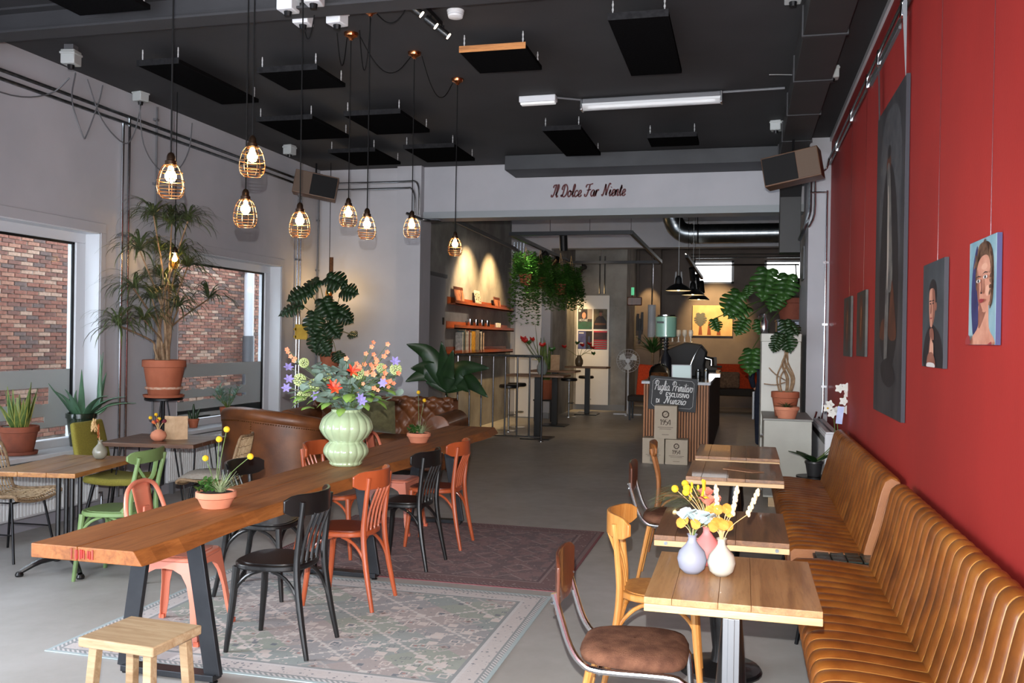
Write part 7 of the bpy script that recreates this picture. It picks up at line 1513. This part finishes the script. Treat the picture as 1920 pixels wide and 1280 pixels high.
# tall monstera in the clay pot
pz = at(1470, 622, Y=13.0); t = thing('tall_monstera', 'large monstera in a wide clay pot on the speckled appliance', 'potted plant', (.66, 13.0, 2.001)); z = pot(t, .24, .3, mat('rose_clay', (150, 82, 62), (130, 68, 52), .8, ns=6), rim=.25)
climber(t, (0, 0, .3), [(1440, 505, -6, 40, 1.0, -.5), (1388, 548, -22, 28, .9, -.6), (1402, 575, -25, 10, .75, -.6), (1478, 515, -8, 36, .85, -.6), (1398, 598, -18, 26, .6, -.7), (1410, 655, -4, 34, .8, -.8), (1338, 598, 12, 26, .45, -.7), (1462, 548, -14, 26, .7, -.5), (1405, 535, -4, 20, .4, -.6), (1425, 600, 4, 24, .55, -.6)], .42, 12.6, m_lf, seed=6, stem=.012)
t = thing('soda_siphon', 'chrome bottle standing on the tall cabinet', 'bottle', (at(1433, 620, Y=11.0).x, 11.0, 1.791)); MB().lathe([(.04, 0), (.045, .01), (.045, .14), (.02, .19), (.018, .23)], 18).build('body', m_chrome, t); MB().tube([(0, 0, .22), (-.05, 0, .22), (-.06, 0, .19)], .01, 6, 2).build('spout', m_chrome, t)
# wall picture on the pier's side
tag(MB().bx(.68, .699, 11.3, 11.7, 2.45, 2.85).build('small_picture', m_cond, smooth=0, bevel=.006), 'small framed picture on the side of the pier', 'picture')
# person behind the cabinet
def person():
    t = thing('person', 'person in dark navy clothes mostly hidden behind the tall cabinet', 'person', (.36, 14.4, 0), PI*.95)
    def skin_body(name, pts, edges, m_, root=0):
        me = bpy.data.meshes.new(name); me.from_pydata([p[:3] for p in pts], edges, []); me.materials.append(m_); o = bpy.data.objects.new(name, me); col.objects.link(o); o.parent = t
        s_ = o.modifiers.new('skin', 'SKIN'); s_.use_smooth_shade = True
        for i, p in enumerate(pts): v = me.skin_vertices[0].data[i]; v.radius = (p[3], p[4] if len(p) > 4 else p[3]); v.use_root = i == root
        sb = o.modifiers.new('sub', 'SUBSURF'); sb.levels = 1; sb.render_levels = 2; return o
    navy_c = mat('navy_cloth', (34, 40, 58), (26, 30, 46), .9, ns=20); sk = mat('skin', (206, 152, 124), None, .5)
    pts = [(0, 0, .95, .14, .11), (0, 0, 1.15, .14, .10), (0, 0, 1.36, .17, .11), (0, 0, 1.46, .07), (.10, 0, .88, .095), (.11, .0, .50, .07), (.11, .0, .10, .05), (-.10, 0, .88, .095), (-.11, .02, .50, .07), (-.11, .0, .10, .05), (.19, 0, 1.40, .06), (.24, -.04, 1.14, .05), (.22, -.2, .98, .04), (-.19, 0, 1.40, .06), (-.24, -.04, 1.14, .05), (-.20, -.2, .98, .04)]
    ed = [(0, 1), (1, 2), (2, 3), (0, 4), (4, 5), (5, 6), (0, 7), (7, 8), (8, 9), (2, 10), (10, 11), (11, 12), (2, 13), (13, 14), (14, 15)]
    b = skin_body('body', pts, ed, navy_c)
    h = MB().ball((0, -.01, 1.62), .10, 18, 12, (.85, 1.0, 1.2)).build('head', sk, t, smooth=80); MB().tube([(0, 0, 1.44), (0, 0, 1.56)], .05, 12).build('neck', sk, h); MB().ball((0, .02, 1.655), .107, 18, 12, (.88, 1.0, 1.05)).build('hair', mat('dark_hair', (40, 30, 24), None, .7), h, smooth=80)
    MB().ball((0, -.115, 1.61), .016, 8, 6, (.8, 1, 1.4)).build('nose', sk, h); MB().bx(-.028, .028, -.108, -.098, 1.555, 1.565).build('mouth', mat('paint_lip', (150, 52, 56)), h)
    for s_ in (-1, 1):
        MB().ball((s_*.034, -.095, 1.64), .010, 8, 6).build('eye', dk, h); MB().ball((s_*.086, .0, 1.62), .024, 8, 6, (.4, .8, 1.2)).build('ear', sk, h)
        MB().ball((s_*.11, -.05, .045), .05, 12, 8, (.85, 2.3, .85)).build('shoe', mat('tan_shoe', (134, 76, 42), None, .5), t, smooth=80)
        hd = MB().ball((s_*.21, -.25, .97), .038, 10, 8, (.6, 1.2, 1.0)).build('hand', sk, t, smooth=80)
        for k in range(4): MB().tube([(s_*(.215-.004*k), -.28, .99-.018*k), (s_*(.20), -.325+.004*abs(k-1), .985-.02*k), (s_*.18, -.335, .975-.02*k)], [.009, .008, .007], 6, 2).build('finger', sk, hd)
        MB().tube([(s_*.19, -.25, 1.0), (s_*.17, -.28, 1.02), (s_*.165, -.31, 1.01)], [.010, .008], 6, 2).build('thumb', sk, hd)
    MB().bx(.17, .20, -.12, .08, .50, .93).build('white_towel', m_white, t, bevel=.01)
    return t
person()
